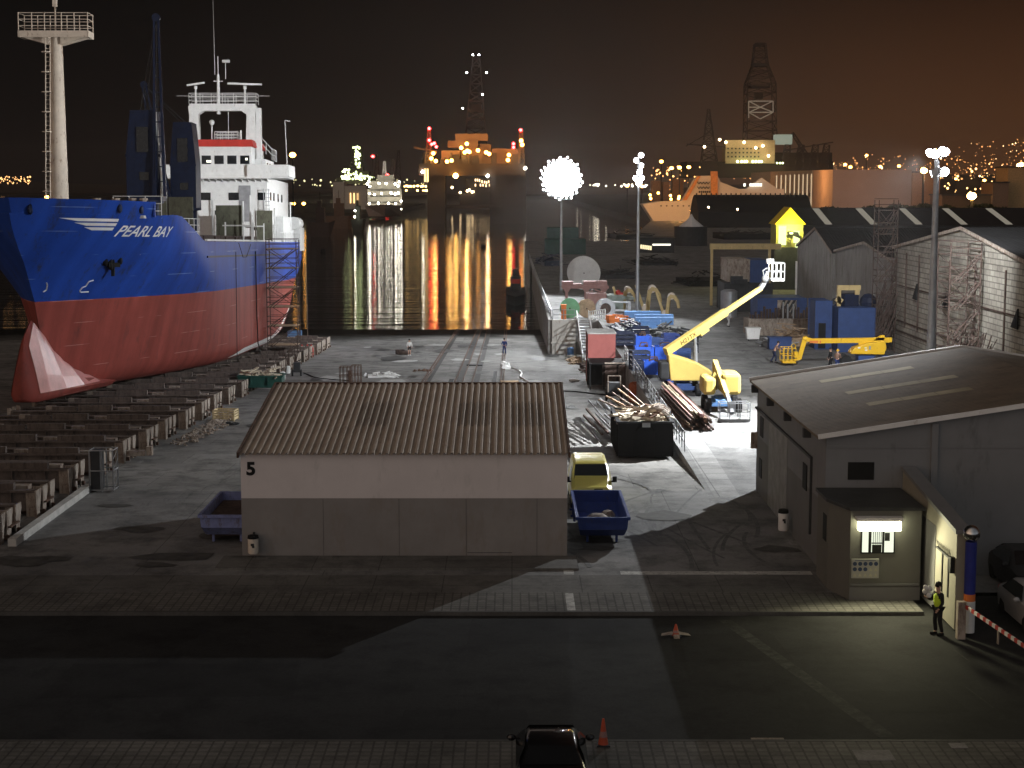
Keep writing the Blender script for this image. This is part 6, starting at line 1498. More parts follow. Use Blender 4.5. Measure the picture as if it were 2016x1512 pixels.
p = G(1524, 714); person('person in brown leaning over the lowered yellow basket', (p.x, p.y, 0), 1.3, (brownc, navyc, hairb), ((.26, -.2), (.2, -.45, 1.05), (.26, -.2), (.2, -.45, 1.05)), .25, None, None, .25)
p = G(1434, 643); person('person in white overalls half hidden behind the raised boom', (p.x, p.y, 0), .8, (whitec, whitec, hairb), stride=.2)
# ================================================================== WAREHOUSES ON THE RIGHT
blockm = bpy.data.materials.new('whitewashed_blockwork'); blockm.use_nodes = True
def _bw():
    t = blockm.node_tree; p = t.nodes['Principled BSDF']; p.inputs['Roughness'].default_value = .85
    tc = N(t, 'ShaderNodeTexCoord'); sx = N(t, 'ShaderNodeSeparateXYZ'); L(t, tc.outputs['Object'], sx.inputs[0])
    cb = N(t, 'ShaderNodeCombineXYZ'); L(t, sx.outputs[1], cb.inputs[0]); L(t, sx.outputs[2], cb.inputs[1])
    br = N(t, 'ShaderNodeTexBrick', i_Scale=1.0); br.inputs['Color1'].default_value = (.36, .345, .305, 1); br.inputs['Color2'].default_value = (.27, .255, .225, 1); br.inputs['Mortar'].default_value = (.13, .12, .105, 1)
    br.inputs['Brick Width'].default_value = 1.15; br.inputs['Row Height'].default_value = .42; br.inputs['Mortar Size'].default_value = .045; L(t, cb.outputs[0], br.inputs['Vector'])
    n = N(t, 'ShaderNodeTexNoise', i_Scale=.35, i_Detail=8.0, i_Roughness=.7); L(t, tc.outputs['Object'], n.inputs['Vector'])
    c = mixc(t, .75, br.outputs['Color'], ramp(t, n.outputs['Fac'], [(.3, (.22, .2, .18)), (.7, (.75, .74, .7))]), 'OVERLAY')
    L(t, c, p.inputs['Base Color'])
_bw()
darkroof = ribbed('dark_corrugated_roof', (.035, .035, .036), 'X', .35, .8, .6, dirt=(.02, .02, .02))
panel = mat('pale_wall_panel', (.27, .265, .25), .8, var=.18, scale=.35, dirt=(.17, .16, .14), dirt_amt=.5)
def warehouse(name, label, X, y0, y1, ye0, ye1, ya, za, ze0, ze1, depth, wallmat, lines=True):
    """gable wall in the plane X, ridge running away along +X; (ye: eaves, ya: apex)"""
    t_ = thing(name, label, 'warehouse', (X + depth / 2, (y0 + y1) / 2, 0))
    b = MB(); b.yz([(y0, 0), (y1, 0), (y1, ze1), (ya, za), (y0, ze0)], X, X + .3); b.box(X + .3, X + depth, y0, y0 + .3, 0, ze0); b.box(X + .3, X + depth, y1 - .3, y1, 0, ze1); b.build('wall', wallmat, t_)
    b = MB()
    for (a, za_), (c, zc_) in (((y0 - .3, ze0 - .05), (ya, za)), ((ya, za), (y1 + .0, ze1 - .02))):
        vs = [(x, yy, zz + .04 + o) for o in (0, .12) for x, yy, zz in ((X - .15, a, za_), (X - .15, c, zc_), (X + depth, c, zc_), (X + depth, a, za_))]
        b.add(vs, [(0, 1, 2, 3), (4, 5, 6, 7), (0, 1, 5, 4), (1, 2, 6, 5), (2, 3, 7, 6), (3, 0, 4, 7)])
    rf = b.build('roof', darkroof, t_)
    b = MB(); b.bar((X - .2, y0, ze0 + .06), (X - .2, ya, za + .1), .08, .26); b.bar((X - .2, ya, za + .1), (X - .2, y1, ze1 + .06), .08, .26); b.build('verge', M['plate'], rf)
    return t_
w1 = warehouse('warehouse', 'nearest and largest warehouse, its whitewashed blockwork gable lined with scaffold towers', 34.2, 103.5, 148.5, 103.5, 148.5, 126, 11.5, 9.0, 9.2, 60, blockm)
b = MB()
for Y in (143.5, 139.0, 133.5, 129.2, 122.0, 114.5): b.tube((34.12, Y, 1.5 if Y < 130 else 2.5), (34.12, Y, 9.0), .07, 5)
for z in (2.0, 2.9, 6.0): b.box(34.1, 34.198, 104, 148.3, z, z + .09)
b.each('wall_pipe', M['rustdark'], w1)
b = MB()
for Y in (138.9, 129.2, 111): b.yz([(Y, 5.2), (Y + 1.5, 5.25), (Y + .1, 6.6), (Y, 6.6)], 33.95, 34.05); b.yz([(Y + .3, 5.35), (Y + .9, 5.4), (Y + .3, 6.0)], 33.93, 34.08)
b.each('wall_bracket', M['black'], w1)
warehouse('warehouse', 'middle pale gable with plain panels between the two blockwork sheds', 34.6, 149, 177.4, 149, 177, 162.5, 9.1, 7.7, 7.7, 55, panel)
warehouse('warehouse', 'far pale gabled warehouse with a dark corrugated roof next to the yellow lit tower', 34.4, 177.8, 200, 177.8, 200, 188, 9.8, 7.5, 7.4, 55, panel)
# long dark shed with slanted skylights
ls = thing('long_shed', 'long dark roofed shed behind the gables with five pale slanted rooflights', 'warehouse', (90, 278, 0))
b = MB(); b.box(47.5, 150, 270.4, 296, 0, 7.9); b.build('wall', M['darkgrey'], ls)
b = MB(); b.yz([(269.8, 7.92), (283.6, 10.6), (297, 7.92), (297, 8.1), (283.6, 10.8), (269.8, 8.1)], 47, 150.5); rf = b.build('roof', darkroof, ls)
b = MB()
for k in range(9):
    x = 51.0 + k * 7.35; b.cut()
    b.add([(x + q, Y, 8.12 + (Y - 269.8) * 2.7 / 13.8) for Y in (270.6, 283.0) for q in (0, 1.15)], [(0, 1, 3, 2)])
b.each('rooflight', emit('glowing_rooflight', (1, .9, .72), .22), rf)  # faint self-glow added to bring the rooflights up pale
b = MB(); b.box(47, 150, 269.5, 269.7, 7.6, 7.95); b.build('gutter', M['darkgrey'], ls)
# scaffold towers in front of the gables
scaffold('scaffold_tower', 'tall thin scaffold tower rising above the roofs beside the plain pale gable', 32.3, 34.0, 146.5, 148.3, 0, 12.6, 2.0, .045, True, 'rustdark', 'scaffold towers at the gables', False)
scaffold('scaffold_tower', 'wide scaffold tower against the middle of the blockwork gable', 31.6, 33.8, 119.5, 123.0, 0, 9.8, 1.9, .05, True, 'rustdark', 'scaffold towers at the gables', False)
b = MB(); r_ = random.Random(8)
for k in range(70):
    Y = r_.uniform(114, 125); h = r_.uniform(1.5, 4.5); b.tube((33.9 - r_.uniform(1.0, 2.6), Y, 0), (33.9 - r_.uniform(.1, .5), Y + r_.uniform(-1.5, 1.5), h), .04, 4)
solo('scaffold_tubes', b, M['rustdark'], 'loose scaffold tubes leaning on the blockwork gable under the wide tower', 'scaffold tubes', kind='stuff')
b = MB()
for k in range(40):
    Y = r_.uniform(143, 151); h = r_.uniform(2, 6.5); b.tube((33.2 - r_.uniform(.6, 1.6), Y, 0), (33.9 - r_.uniform(.1, .4), Y + r_.uniform(-1.2, 1.2), h), .04, 4)
solo('scaffold_tubes', b, M['rustdark'], 'loose scaffold tubes leaning between the gables at the tall thin tower', 'scaffold tubes', kind='stuff')
# blue tanks and yellow frame before the plain gable
def cont(name, label, cat, x0, x1, y0, y1, z0, z1, m, ribs=True, group=None):
    t_ = thing(name, label, cat, ((x0 + x1) / 2, (y0 + y1) / 2, z0), 0, group)
    b = MB(); b.box(x0, x1, y0, y1, z0, z1); b.build('body', m, t_)
    b = MB()
    for x in (x0, x1):
        for y in (y0, y1): b.box(x - .07, x + .07, y - .07, y + .07, z0, z1 + .02)
    for y in (y0, y1): b.box(x0 + .08, x1 - .08, y - .05, y + .05, z1 - .12, z1 + .03); b.box(x0 + .08, x1 - .08, y - .05, y + .05, z0, z0 + .12)
    b.each('edge_bar', m, t_)
    if ribs:
        b = MB(); n = int((x1 - x0) / .28)
        for k in range(1, n): x = x0 + (x1 - x0) * k / n; b.box(x - .04, x + .04, y0 - .035, y0 - .002, z0 + .14, z1 - .14)
        b.build('ribbed_face', m, t_)
    return t_
c1 = cont('steel_tank', 'big plain blue steel tank with a yellow frame on top', 'tank', 29.1, 32.3, 147, 151, 0, 3.95, M['contblue'], False)
c2 = cont('steel_tank', 'narrower taller blue tank with a dark opening left of the big plain one', 'tank', 27.5, 28.9, 149.5, 153, 0, 4.4, M['contblue'], False)
b = MB(); b.box(27.75, 28.4, 149.4, 149.44, .1, 2.4); b.build('opening', M['black'], c2)
b = MB(); b.box(29.3, 29.65, 149, 149.4, 3.97, 5.4); b.box(29.3, 31.4, 149, 149.4, 5.4, 5.85); b.box(30.9, 31.3, 149, 149.4, 5.0, 5.4); b.cbox((29.5, 149.2, 4.5), (.6, .4, .5), 0, 0, .6); solo('yellow_machine', b, M['paleyellow'], 'weathered yellow machine frame on top of the big blue tank', 'machine frame')
b = MB(); b.cbox((30.5, 149.6, 4.5), (1.4, 1.0, 1.1), .3); b.ball((32.2, 149.5, 4.3), .8, 10, 6); solo('dark_winch', b, M['navy'], 'dark winch drum under the yellow frame on the blue tank', 'winch')
# the group of containers and walls around the raised basket
cont('shipping_container', 'pale stacked container behind the raised basket', 'container', 25.2, 27.8, 194, 200, 3.5, 6.1, M['plate'], False, 'containers at the back of the yard')
cont('shipping_container', 'dark blue container right of the pale one behind the basket', 'container', 27.9, 30.0, 194, 200, 3.4, 6.0, M['contblue'], True, 'containers at the back of the yard')
cont('shipping_container', 'dark container supporting the pale one at the back of the yard', 'container', 24.9, 30.4, 193.5, 200.5, 0, 3.3, M['darkgrey'], True, 'containers at the back of the yard')
b = MB(); b.box(25.5, 26.9, 192.9, 193.4, 3.35, 4.2); b.cbox((26.6, 192.9, 3.6), (1.6, .5, .5), .2); solo('covered_bundle', b, M['darkgrey'], 'grey covered bundle lying on the dark container', 'bundle')
b = MB(); b.box(24.3, 33, 203.6, 204.2, 6.9, 7.6); b.box(24.4, 24.7, 203.7, 204.1, 0, 6.9); b.box(31.5, 31.8, 203.7, 204.1, 0, 6.9); solo('yellow_gantry', b, M['paleyellow'], 'dull yellow crane beam above the stacked containers', 'gantry')
b = MB(); b.lathe([(.95, 0), (.95, 2.9), (.6, 3.1)], (24.4, 186, 0), 'Z', 18); solo('white_tank', b, M['steel'], 'pale upright cylindrical tank left of the hazard striped panel', 'tank')
hz = cont('workshop_container', 'dark blue container with a hazard striped end panel below the basket', 'container', 25.6, 30.6, 172, 177, 0, 3.1, M['contblue'], False)
b = MB(); b.box(27.6, 29.6, 171.9, 171.96, .9, 2.9); b.build('striped_panel', M['plate'], hz)
b = MB()
for k in range(5): q = 27.5 + k * .55; pts = [(max(27.6, min(29.6, q + u)), .9 + (v)) for u, v in ((-.55 * 1, 0), (-.25, 0), (.95, 2), (.65, 2))]; b.xz(pts, 171.86, 171.895)
b.build('stripes', M['darkgrey'], hz)
b = MB(); b.box(23.4, 29.3, 163.3, 163.7, 0, 1.55); b.box(23.4, 23.8, 163.7, 167, 0, 1.55); b.box(23.3, 29.4, 163.2, 163.8, 1.55, 1.65); solo('yard_wall', b, M['plate'], 'low grey yard wall behind the white plastic bin', 'wall')
wb = thing('waste_bin', 'white plastic wheeled bin in front of the low grey yard wall', 'bin', (G(1483, 671).x, G(1483, 671).y, 0))
p = G(1483, 671); b = MB(); b.add([(p.x + x * w_, p.y + y * .5 + .5, z) for z, w_ in ((.15, .55), (1.15, .68)) for x, y in ((-1, -1), (1, -1), (1, 1), (-1, 1))], [(0, 1, 5, 4), (1, 2, 6, 5), (2, 3, 7, 6), (3, 0, 4, 7), (3, 2, 1, 0), (4, 5, 6, 7)]); b.build('tub', M['white'], wb)
b = MB(); b.cbox((p.x, p.y + .5, 1.2), (1.45, 1.15, .1)); b.build('lid', M['white'], wb)
b = MB()
for x in (-.45, .45): b.lathe([(.1, -.04), (.1, .04)], (p.x + x, p.y + .1, .1), 'X', 10)
b.build('wheels', M['rubber'], wb)
for k, (px, py, h) in enumerate(((1541, 625, 3.1), (1550, 628, 2.9), (1561, 634, 2.9))):
    b = MB(); q = G(px, 655); b.tube((q.x, q.y, 0), (q.x, q.y, h), .08, 6); b.tube((q.x, q.y, 1.3), (q.x - .6, q.y, 1.45), .06, 5); solo('steel_post', b, M['steel'], ('leftmost of the three pale steel posts left of the blue tanks', 'middle of the three pale steel posts left of the blue tanks', 'rightmost of the three pale steel posts left of the blue tanks')[k], 'post', 'pale steel posts')
b = MB()
for k in range(26): x = 24.2 + k * .29; b.box(x, x + .2, 168.5, 168.8, 0, R.uniform(1.4, 2.6))
solo('stacked_planks', b, M['rustdark'], 'row of upright dark planks behind the low grey yard wall', 'planks')
heap('junk_pile', 'pile of pale boards and junk left of the narrow blue tank', 'junk', (26.2, 154, 0), 2.6, 5, 2.0, 60, 'wood', 61, (.6, 2.2)); heap('junk_pile', 'grey plastic wrapped junk behind the lowered basket', 'junk', (24.5, 152, 0), 2.8, 3, 1.4, 30, 'steel', 62, (.5, 1.5))
b = MB(); q = G(1538, 690); b.cbox((q.x, q.y + 1, .55), (2.0, 1.1, 1.0)); b.cbox((q.x, q.y + 1, 1.1), (2.15, 1.2, .08)); solo('blue_tub', b, M['contblue'], 'dull blue tub behind the lowered yellow basket', 'tub')
b = MB(); b.tube((32.6, 190, 3.0), (32.6, 190, 6.1), .12, 6); b.tube((32.6, 190, 0), (32.6, 190, 3.0), .09, 6); solo('white_pole', b, M['white'], 'thin white pole at the corner of the far pale gable', 'pole')
b = MB(); b.ball((31.3, 160, 3.4), .5, 8, 6, (1, 1, 1.2)); b.tube((31.3, 160, 0), (31.3, 160, 3), .3, 8); b.cbox((31.0, 160, 2.0), (1.6, 1.2, 1.6), .3); solo('dark_machine', b, M['darkgrey'], 'dark upright machine between the posts and the plain gable', 'machinery')
# dark mounds and huts in the unlit back of the yard
for k, (px, py, w, h, d, m, nm, lb_, ct) in enumerate((
    (1290, 520, 8, 1.6, 14, 'black', 'scrap_mound', 'black mound of scrap under the little lit hut', 'scrap heap'), (1390, 560, 9, 2.2, 14, 'black', 'scrap_mound', 'black mound of scrap left of the upright tank', 'scrap heap'),
    (1210, 545, 6, 1.6, 16, 'darkgrey', 'scrap_mound', 'dark scrap around the foot of the slim floodlight mast', 'scrap heap'), (1080, 520, 4, 2.4, 20, 'navy', 'scrap_mound', 'dark machinery on the quay edge behind the huge glare mast', 'machinery'), (1460, 470, 16, 4.0, 20, 'black', 'scrap_mound', 'dark long heap before the ferry, below the round tent', 'scrap heap'), (1240, 470, 12, 3.0, 20, 'black', 'scrap_mound', 'dark heap on the quay corner under the ferry bow', 'scrap heap'))):
    p = G(px, py); heap(nm, lb_, ct, (p.x, p.y, 0), w, d, h, 40, m, 70 + k, (1, 4))
cont('shipping_container', 'dark green long container on the quay behind the glare mast', 'container', 7, 15.5, 350, 356, 0, 3.2, M['darkgreen'], True, 'containers at the back of the yard')
cont('shipping_container', 'dark green container stacked on top of the long green one', 'container', 7.5, 14, 350.3, 356, 3.3, 5.6, M['darkgreen'], True, 'containers at the back of the yard')
hut = thing('lit_hut', 'small dark hut with a row of lit windows and a white strip light', 'hut', (31, 360, 0))
b = MB(); b.box(27.5, 35, 358, 366, 0, 3.0); b.box(27, 35.5, 357.5, 366.5, 3.0, 3.3); b.build('wall', M['darkgrey'], hut)
b = MB()
for k in range(6): b.box(27.7 + k * .42, 27.98 + k * .42, 357.94, 357.99, .9 - k * .06, 1.8 - k * .06)
b.build('window', emit('hut_window', (1, .85, .5), 1.6), hut)
b = MB(); b.box(30.3, 34.2, 357.9, 357.99, 1.6, 1.95); b.build('strip_light', M['litwhite'], hut)
tn = thing('tank_hut', 'round grey tank with a pointed pale roof in the dark part of the yard', 'tank', (43, 400, 0))
b = MB(); b.lathe([(4, 0), (4, 4.6)], (43, 400, 0), 'Z', 20); b.build('drum', M['darkgrey'], tn)
b = MB(); b.lathe([(3.0, 4.6), (.8, 6.4), (.1, 7.6)], (43, 399, 0), 'Z', 8); b.build('roof', M['white'], tn)
# yellow lit tower house
yt = thing('lit_tower', 'little gabled tower with a glowing yellow gable and lit greenish panels', 'tower', (39, 236, 0))
b = MB(); b.box(37.2, 41.0, 234, 239, 6.0, 9.2); b.cur = 1; b.box(37.0, 41.2, 233.9, 239.1, 0, 5.99); b.build('wall', [mat('yellow_green_render', (.45, .42, .12), .8), M['darkgrey']], yt)  # lower wall coloured dark to stand for the unlit part of the tower
b = MB(); b.xz([(36.9, 9.2), (41.3, 9.2), (39.1, 11.6)], 233.6, 239.3); b.build('gable', mat('deep_yellow_paint', (.72, .52, .03), .7), yt)
b = MB(); b.box(37.5, 38.6, 233.9, 233.98, 6.3, 9.0); b.box(39.6, 40.5, 233.9, 233.98, 6.6, 8.3); b.box(39.9, 40.8, 233.9, 233.98, 5.9, 6.5); b.build('lit_panel', emit('greenish_lit_panel', (.85, 1, .45), 1.6), yt)
b = MB(); b.xz([(38.8, 8.3), (40.2, 8.1), (40.6, 7.2), (39.6, 7.6), (38.7, 7.7)], 233.5, 233.9); b.build('awning', M['black'], yt)
b = MB(); b.box(38.9, 39.3, 232.5, 232.8, 7.9, 8.1); b.tube((39.1, 232.6, 8.0), (39.1, 233.9, 8.0), .05, 5); b.build('lamp', M['greenlamp'], yt)
point('tower_light', (39.1, 232.0, 8.8), 1500, (1, .95, .3), .3, yt)

# ================================================================== FAR HARBOUR
FL = .0055
_point, _spot = point, spot
def point(n, p, w, *a): return _point(n, p, w * FL, *a)
def spot(n, p, q, w, *a): return _spot(n, p, q, w * FL, *a)
def lamps(name, label, cat, pts, m, r, poles=False, group=None, base=None):
    """each lamp a thing of its own: pole + lamp head"""
    first = None
    for k, p in enumerate(pts):
        p = Vector(p); z0 = base if base is not None else -2.5
        lb_ = label[k] if isinstance(label, (list, tuple)) else label
        t_ = thing(name, lb_, cat, (p.x, p.y, z0), 0, group)
        b = MB(); b.ball(p, r, 8, 6, (1, 1, .75)); b.build('lamp_head', m, t_)
        b = MB(); b.tube((p.x, p.y, z0), (p.x, p.y, p.z - r * .8), max(.12, r * .25), 5); b.build('pole', M['darkgrey'], t_)
def A(px, py, Y): return AT(px, py, Y)
lamps('street_lamp', ['tall orange street lamp just right of the ship\'s bridge wing', 'small orange lamp low behind the stern, left one', 'small orange lamp low behind the stern, right one', 'orange lamp seen over the ship deck between the cranes', 'tiny orange lamp over the forecastle rail', 'orange lamp with a tall pole left of the ferry lamps', 'orange flood lamp above the ferry, left of two', 'orange flood lamp above the ferry, right of two', 'orange lamp between the ferry floods and the drill ship',
      'orange lamp at the left end of the grey block', 'large orange lamp on the roofline of the grey block', 'orange lamp on a bright mast above the grey block', 'orange lamp at the middle of the grey block roofline', 'orange lamp near the right end of the grey block', 'very bright orange lamp left of the thick mast', 'orange lamp by the ferry bow, left', 'orange lamp by the ferry bow, right', 'glaring yellow lamp over the dark roof at far right', 'orange lamp at the right edge of the picture', 'orange pole lamp right of the thick mast', 'white green lamp cluster right of the thick mast'],
      'street lamp', [A(576, 305, 450), A(578, 401, 800), A(598, 401, 800), A(341, 381, 700), A(92, 388, 700), A(1302, 318, 760), A(1322, 331, 740), A(1338, 330, 740), A(1356, 329, 740), A(1664, 324, 900), A(1674, 329, 860), A(1706, 306, 1000), A(1733, 328, 900), A(1770, 327, 900), A(1817, 333, 820), A(1235, 366, 900), A(1264, 367, 900), A(1915, 385, 600), A(2012, 322, 900), A(1938, 355, 900), A(1882, 352, 1000)],
      M['sodium'], .9, base=-2.6, group='orange lamps round the harbour')
lamps('flood_tower', ['very bright orange flood lamp left of the thick mast, above the dark roofs', 'glaring yellow flood lamp low over the dark roof at the far right', 'bright orange flood lamp at the right edge above the lit house front'], 'flood lamp', [A(1819, 336, 790), A(1913, 386, 590), A(2008, 326, 860)], M['sodiumbig'], 1.7, base=-2.6, group='bright orange flood lamps')  # oversized second lamps added over street lamps to stand for their glare
glow = []  # bare points without lamp heads; one is added to brighten the grey block
for px, py, Y, w, col in ((1330, 340, 690, 90000, (1, .5, .15)), (1450, 385, 655, 50000, (1, .45, .12)), (1915, 392, 600, 60000, (1, .6, .15)), (1560, 350, 760, 300000, (1, .45, .14)), (1720, 366, 690, 330000, (1, .52, .3)), (1830, 350, 790, 60000, (1, .42, .12)), (1990, 340, 900, 120000, (1, .45, .12))): glow.append((A(px, py, Y), w, col))
for p, w, col in glow: point('sodium_and_fill_light', p, w * 14, col, 1.0)
# semi-submersible rig
Yr = 850; rg = thing('oil_rig', 'semi-submersible oil rig ablaze with orange lights on two dark legs', 'oil rig', A(930, 440, Yr)); rg.location.z = WZ
def bxp(b, x0, x1, y0, y1, Y, d=20, off=0): p, q = A(x0, y0, Y), A(x1, y1, Y); b.box(p.x, q.x, Y + off, Y + off + d, q.z, p.z); return b
rigm = mat('rig_paint', (.20, .13, .085), .8, var=.2, scale=.1); rigd = mat('rig_dark', (.04, .032, .03), .8, var=.2, scale=.1)
b = MB(); bxp(b, 824, 1034, 322, 346, Yr, 50); b.build('deck_box', mat('rig_deck_paint', (.04, .027, .02), .8, var=.2, scale=.1), rg)
b = MB(); r9 = random.Random(4)  # dark boxes added to break up the evenly lit deck
for k in range(34):
    x = r9.uniform(828, 1028); w_ = r9.uniform(3, 11); h_ = r9.uniform(5, 22); bxp(b, x, x + w_, 322 - h_, 322, Yr, r9.uniform(1, 4), r9.uniform(-1, 3))
b.each('deck_equipment', rigd, rg)
for x0, x1 in ((841, 876), (964, 1036)):
    b = MB(); bxp(b, x0, x1, 346, 446, Yr, 18, 2); b.build('leg', rigd, rg)
b = MB(); bxp(b, 876, 964, 404, 411, Yr, 6, 8); bxp(b, 893, 985, 405, 409, Yr, 3, 0); b.build('cross_brace', rigd, rg)
b = MB()
for x0, x1, y0, y1 in ((868, 905, 296, 322), (906, 950, 290, 322), (944, 966, 283, 322), (995, 1020, 293, 322), (968, 996, 292, 322), (880, 940, 276, 290), (895, 960, 262, 276)): bxp(b, x0, x1, y0, y1, Yr, 14, 4 + (x0 % 7))
b.build('deck_houses', rigm, rg)
b = MB(); p0, p1 = A(936, 322, Yr + 25), A(938, 112, Yr + 25); b.lattice(p0, p1, 13, 3.5, 12, .35, 4); bxp(b, 928, 948, 206, 220, Yr + 25, 4); b.build('derrick', rigd, rg)
b = MB(); b.lattice(A(843, 322, Yr), A(845, 256, Yr), 3, 1.4, 6, .25); b.lattice(A(1027, 322, Yr), A(1026, 256, Yr), 3, 1.4, 6, .25); b.bar(A(860, 300, Yr), A(815, 290, Yr), 1.0, 1.0); b.build('masts', rigm, rg)
def sub_lamps(t_, name, pts, m, r, Y):
    for px, py in pts:
        b = MB(); b.ball(A(px, py, Y - 1.5), r, 8, 5); b.build(name, m, t_)
sub_lamps(rg, 'red_lamp', ((845, 253), (845, 276), (850, 284), (855, 282), (859, 289), (1011, 283), (1011, 290), (1025, 256)), M['redlamp'], .75, Yr)
sub_lamps(rg, 'orange_lamp', ((853, 302), (849, 312), (858, 317), (880, 318), (889, 316), (915, 300), (920, 297), (924, 299), (908, 291), (919, 283), (941, 296), (957, 300), (963, 303), (1026, 277), (1028, 285), (1000, 315), (1002, 305)), M['sodium'], .95, Yr)
sub_lamps(rg, 'flood_lamp', ((897, 346), ), M['sodiumbig'], 1.3, Yr); sub_lamps(rg, 'white_lamp', ((960, 346), (1034, 331), (832, 338)), M['shiplamp'], .75, Yr)
sub_lamps(rg, 'derrick_lamp', ((931, 108), (943, 108), (919, 143), (958, 143), (950, 186), (911, 213)), M['lampdim'], .38, Yr + 20)
for px, py, w in ((855, 312, 6e5), (918, 298, 12e5), (960, 304, 7e5), (1005, 304, 6e5), (885, 308, 4e5)): point('rig_light', A(px, py, Yr - 5), w, (1, .55, .16), .8, rg)
b = MB()
for px in (833, 838): b.box(A(px, 0, Yr).x, A(px, 0, Yr).x + .9, Yr - .3, Yr - .1, A(0, 358, Yr).z, A(0, 332, Yr).z)
b.build('lit_strip', M['litwin'], rg)
# lit ship between the rig's legs
s2 = thing('far_vessel', 'dark vessel with lit orange windows seen between the rig legs', 'ship', A(950, 400, 1200)); s2.location.z = WZ
b = MB(); bxp(b, 905, 985, 381, 408, 1200, 20); bxp(b, 918, 972, 352, 381, 1200, 14, 3); b.build('hull', rigd, s2)
b = MB()
for px, py in ((936, 352), (940, 352), (944, 353), (949, 355), (954, 356), (958, 357), (962, 355), (936, 362), (946, 362), (951, 362), (957, 363), (964, 362), (928, 375), (933, 375)): bxp(b, px - 1.2, px + 1.2, py, py + 5, 1199.7, .25)
b.each('lit_window', emit('far_window', (1, .68, .35), 3.5), s2)
sub_lamps(s2, 'lamp', ((920, 376), (924, 374), (930, 378), (906, 379), (890, 369)), M['warmlamp'], .8, 1200)
# white supply ship ablaze with deck lights
Ys = 900; sv = thing('supply_ship', 'white supply ship seen bow on, blazing with white deck lights', 'ship', A(755, 425, Ys)); sv.location.z = WZ
b = MB(); p = lambda px, py, Y=Ys: A(px, py, Y)
b.add([p(718, 405), p(797, 405), p(790, 426), p(726, 426), p(718, 405, Ys + 50), p(797, 405, Ys + 50), p(790, 426, Ys + 50), p(726, 426, Ys + 50), p(757, 403, Ys - 14), p(757, 426, Ys - 6)], [(0, 8, 9, 3), (8, 1, 2, 9), (0, 1, 5, 4), (1, 2, 6, 5), (0, 3, 7, 4), (0, 8, 1), (4, 5, 6, 7)]); b.build('hull', mat('supply_hull', (.28, .22, .19), .6), sv)
b = MB(); bxp(b, 722, 790, 372, 405, Ys, 12, 4); bxp(b, 726, 788, 356, 372, Ys, 10, 5); bxp(b, 740, 774, 344, 356, Ys, 8, 6); b.build('superstructure', mat('supply_white', (.24, .23, .2), .6), sv)
b = MB()
for y0 in (373, 385, 397): bxp(b, 728, 786, y0, y0 + 2.2, Ys, .3, 3.6)
b.each('deck_gap', M['black'], sv)
sub_lamps(sv, 'deck_lamp', ((723, 362), (728, 367), (726, 358), (746, 361), (760, 361), (778, 362), (784, 366), (786, 358), (727, 381), (737, 383), (751, 381), (770, 380), (778, 382), (784, 380), (790, 396), (789, 411), (727, 401), (745, 400), (765, 400), (779, 401)), M['shiplamp'], .52, Ys)
for px, py, w in ((730, 385, 1.6e4), (757, 385, 1.6e4), (780, 385, 1.6e4)): point('ship_light', A(px, py, Ys - 6), w, (1, .95, .82), .8, sv)
b = MB(); b.lattice(A(757, 344, Ys + 8), A(757, 318, Ys + 8), 2, 1, 5, .2); b.build('mast', M['white'], sv)
# lit land rig, low building and boats on the left
lr = thing('drilling_rig', 'distant drilling rig tower sparkling with greenish lights', 'oil rig', A(702, 355, 1300)); lr.location.z = WZ
b = MB(); bxp(b, 664, 735, 350, 362, 1300, 30); b.lattice(A(702, 352, 1310), A(703, 288, 1310), 12, 6, 8, .4); bxp(b, 672, 726, 338, 350, 1300, 16, 4); b.build('tower', rigd, lr)
r_ = random.Random(14)
lp = [(r_.uniform(667, 736), r_.uniform(346, 354)) for _ in range(34)] + [(703 + r_.uniform(-9, 9) * (1 - (350 - y) / 130), y) for y in [r_.uniform(288, 346) for _ in range(34)]] + [(r_.uniform(674, 692), r_.uniform(332, 346)) for _ in range(10)]
b = MB()
for x, y in lp: b.ball(A(x, y, 1296), .85, 5, 4)
for x in (694, 700, 706): bxp(b, x, x + 3, 289, 292, 1296, .5)
o_ = b.build('work_lamps', M['greenlamp'], lr); o_['kind'] = 'stuff'
lamps('mast_lamp', ['red warning lamp on a mast right of the sparkling rig, higher one', 'red warning lamp over the white supply ship, lower one'], 'warning lamp', [A(734, 308, 1250), A(762, 344, 1250)], M['redlamp'], 1.2, base=WZ, group='red warning lamps')
b = MB()
for x in (741, 771, 783): b.lattice(A(x, 352, 1280), A(x + 2, 296 + (x % 9) * 3, 1280), 4, 1.5, 8, .3)
solo('lattice_masts', b, rigd, 'faint lattice masts behind the supply ship', 'masts')
lbd = thing('harbour_building', 'pale windowless harbour building left of the supply ship', 'building', A(690, 410, 1050)); lbd.location.z = -3
b = MB(); bxp(b, 655, 678, 358, 410, 1050, 20); bxp(b, 678, 722, 366, 412, 1050, 20, .1); b.build('wall', mat('dim_building', (.42, .38, .33), .8), lbd)
b = MB()
for x in (689, 696, 703): bxp(b, x, x + 2.2, 380, 400, 1049.6, .3)
b.build('lit_window', M['litwin'], lbd)
point('building_light', A(668, 380, 1010), 240000, (1, .8, .55), 1, lbd)
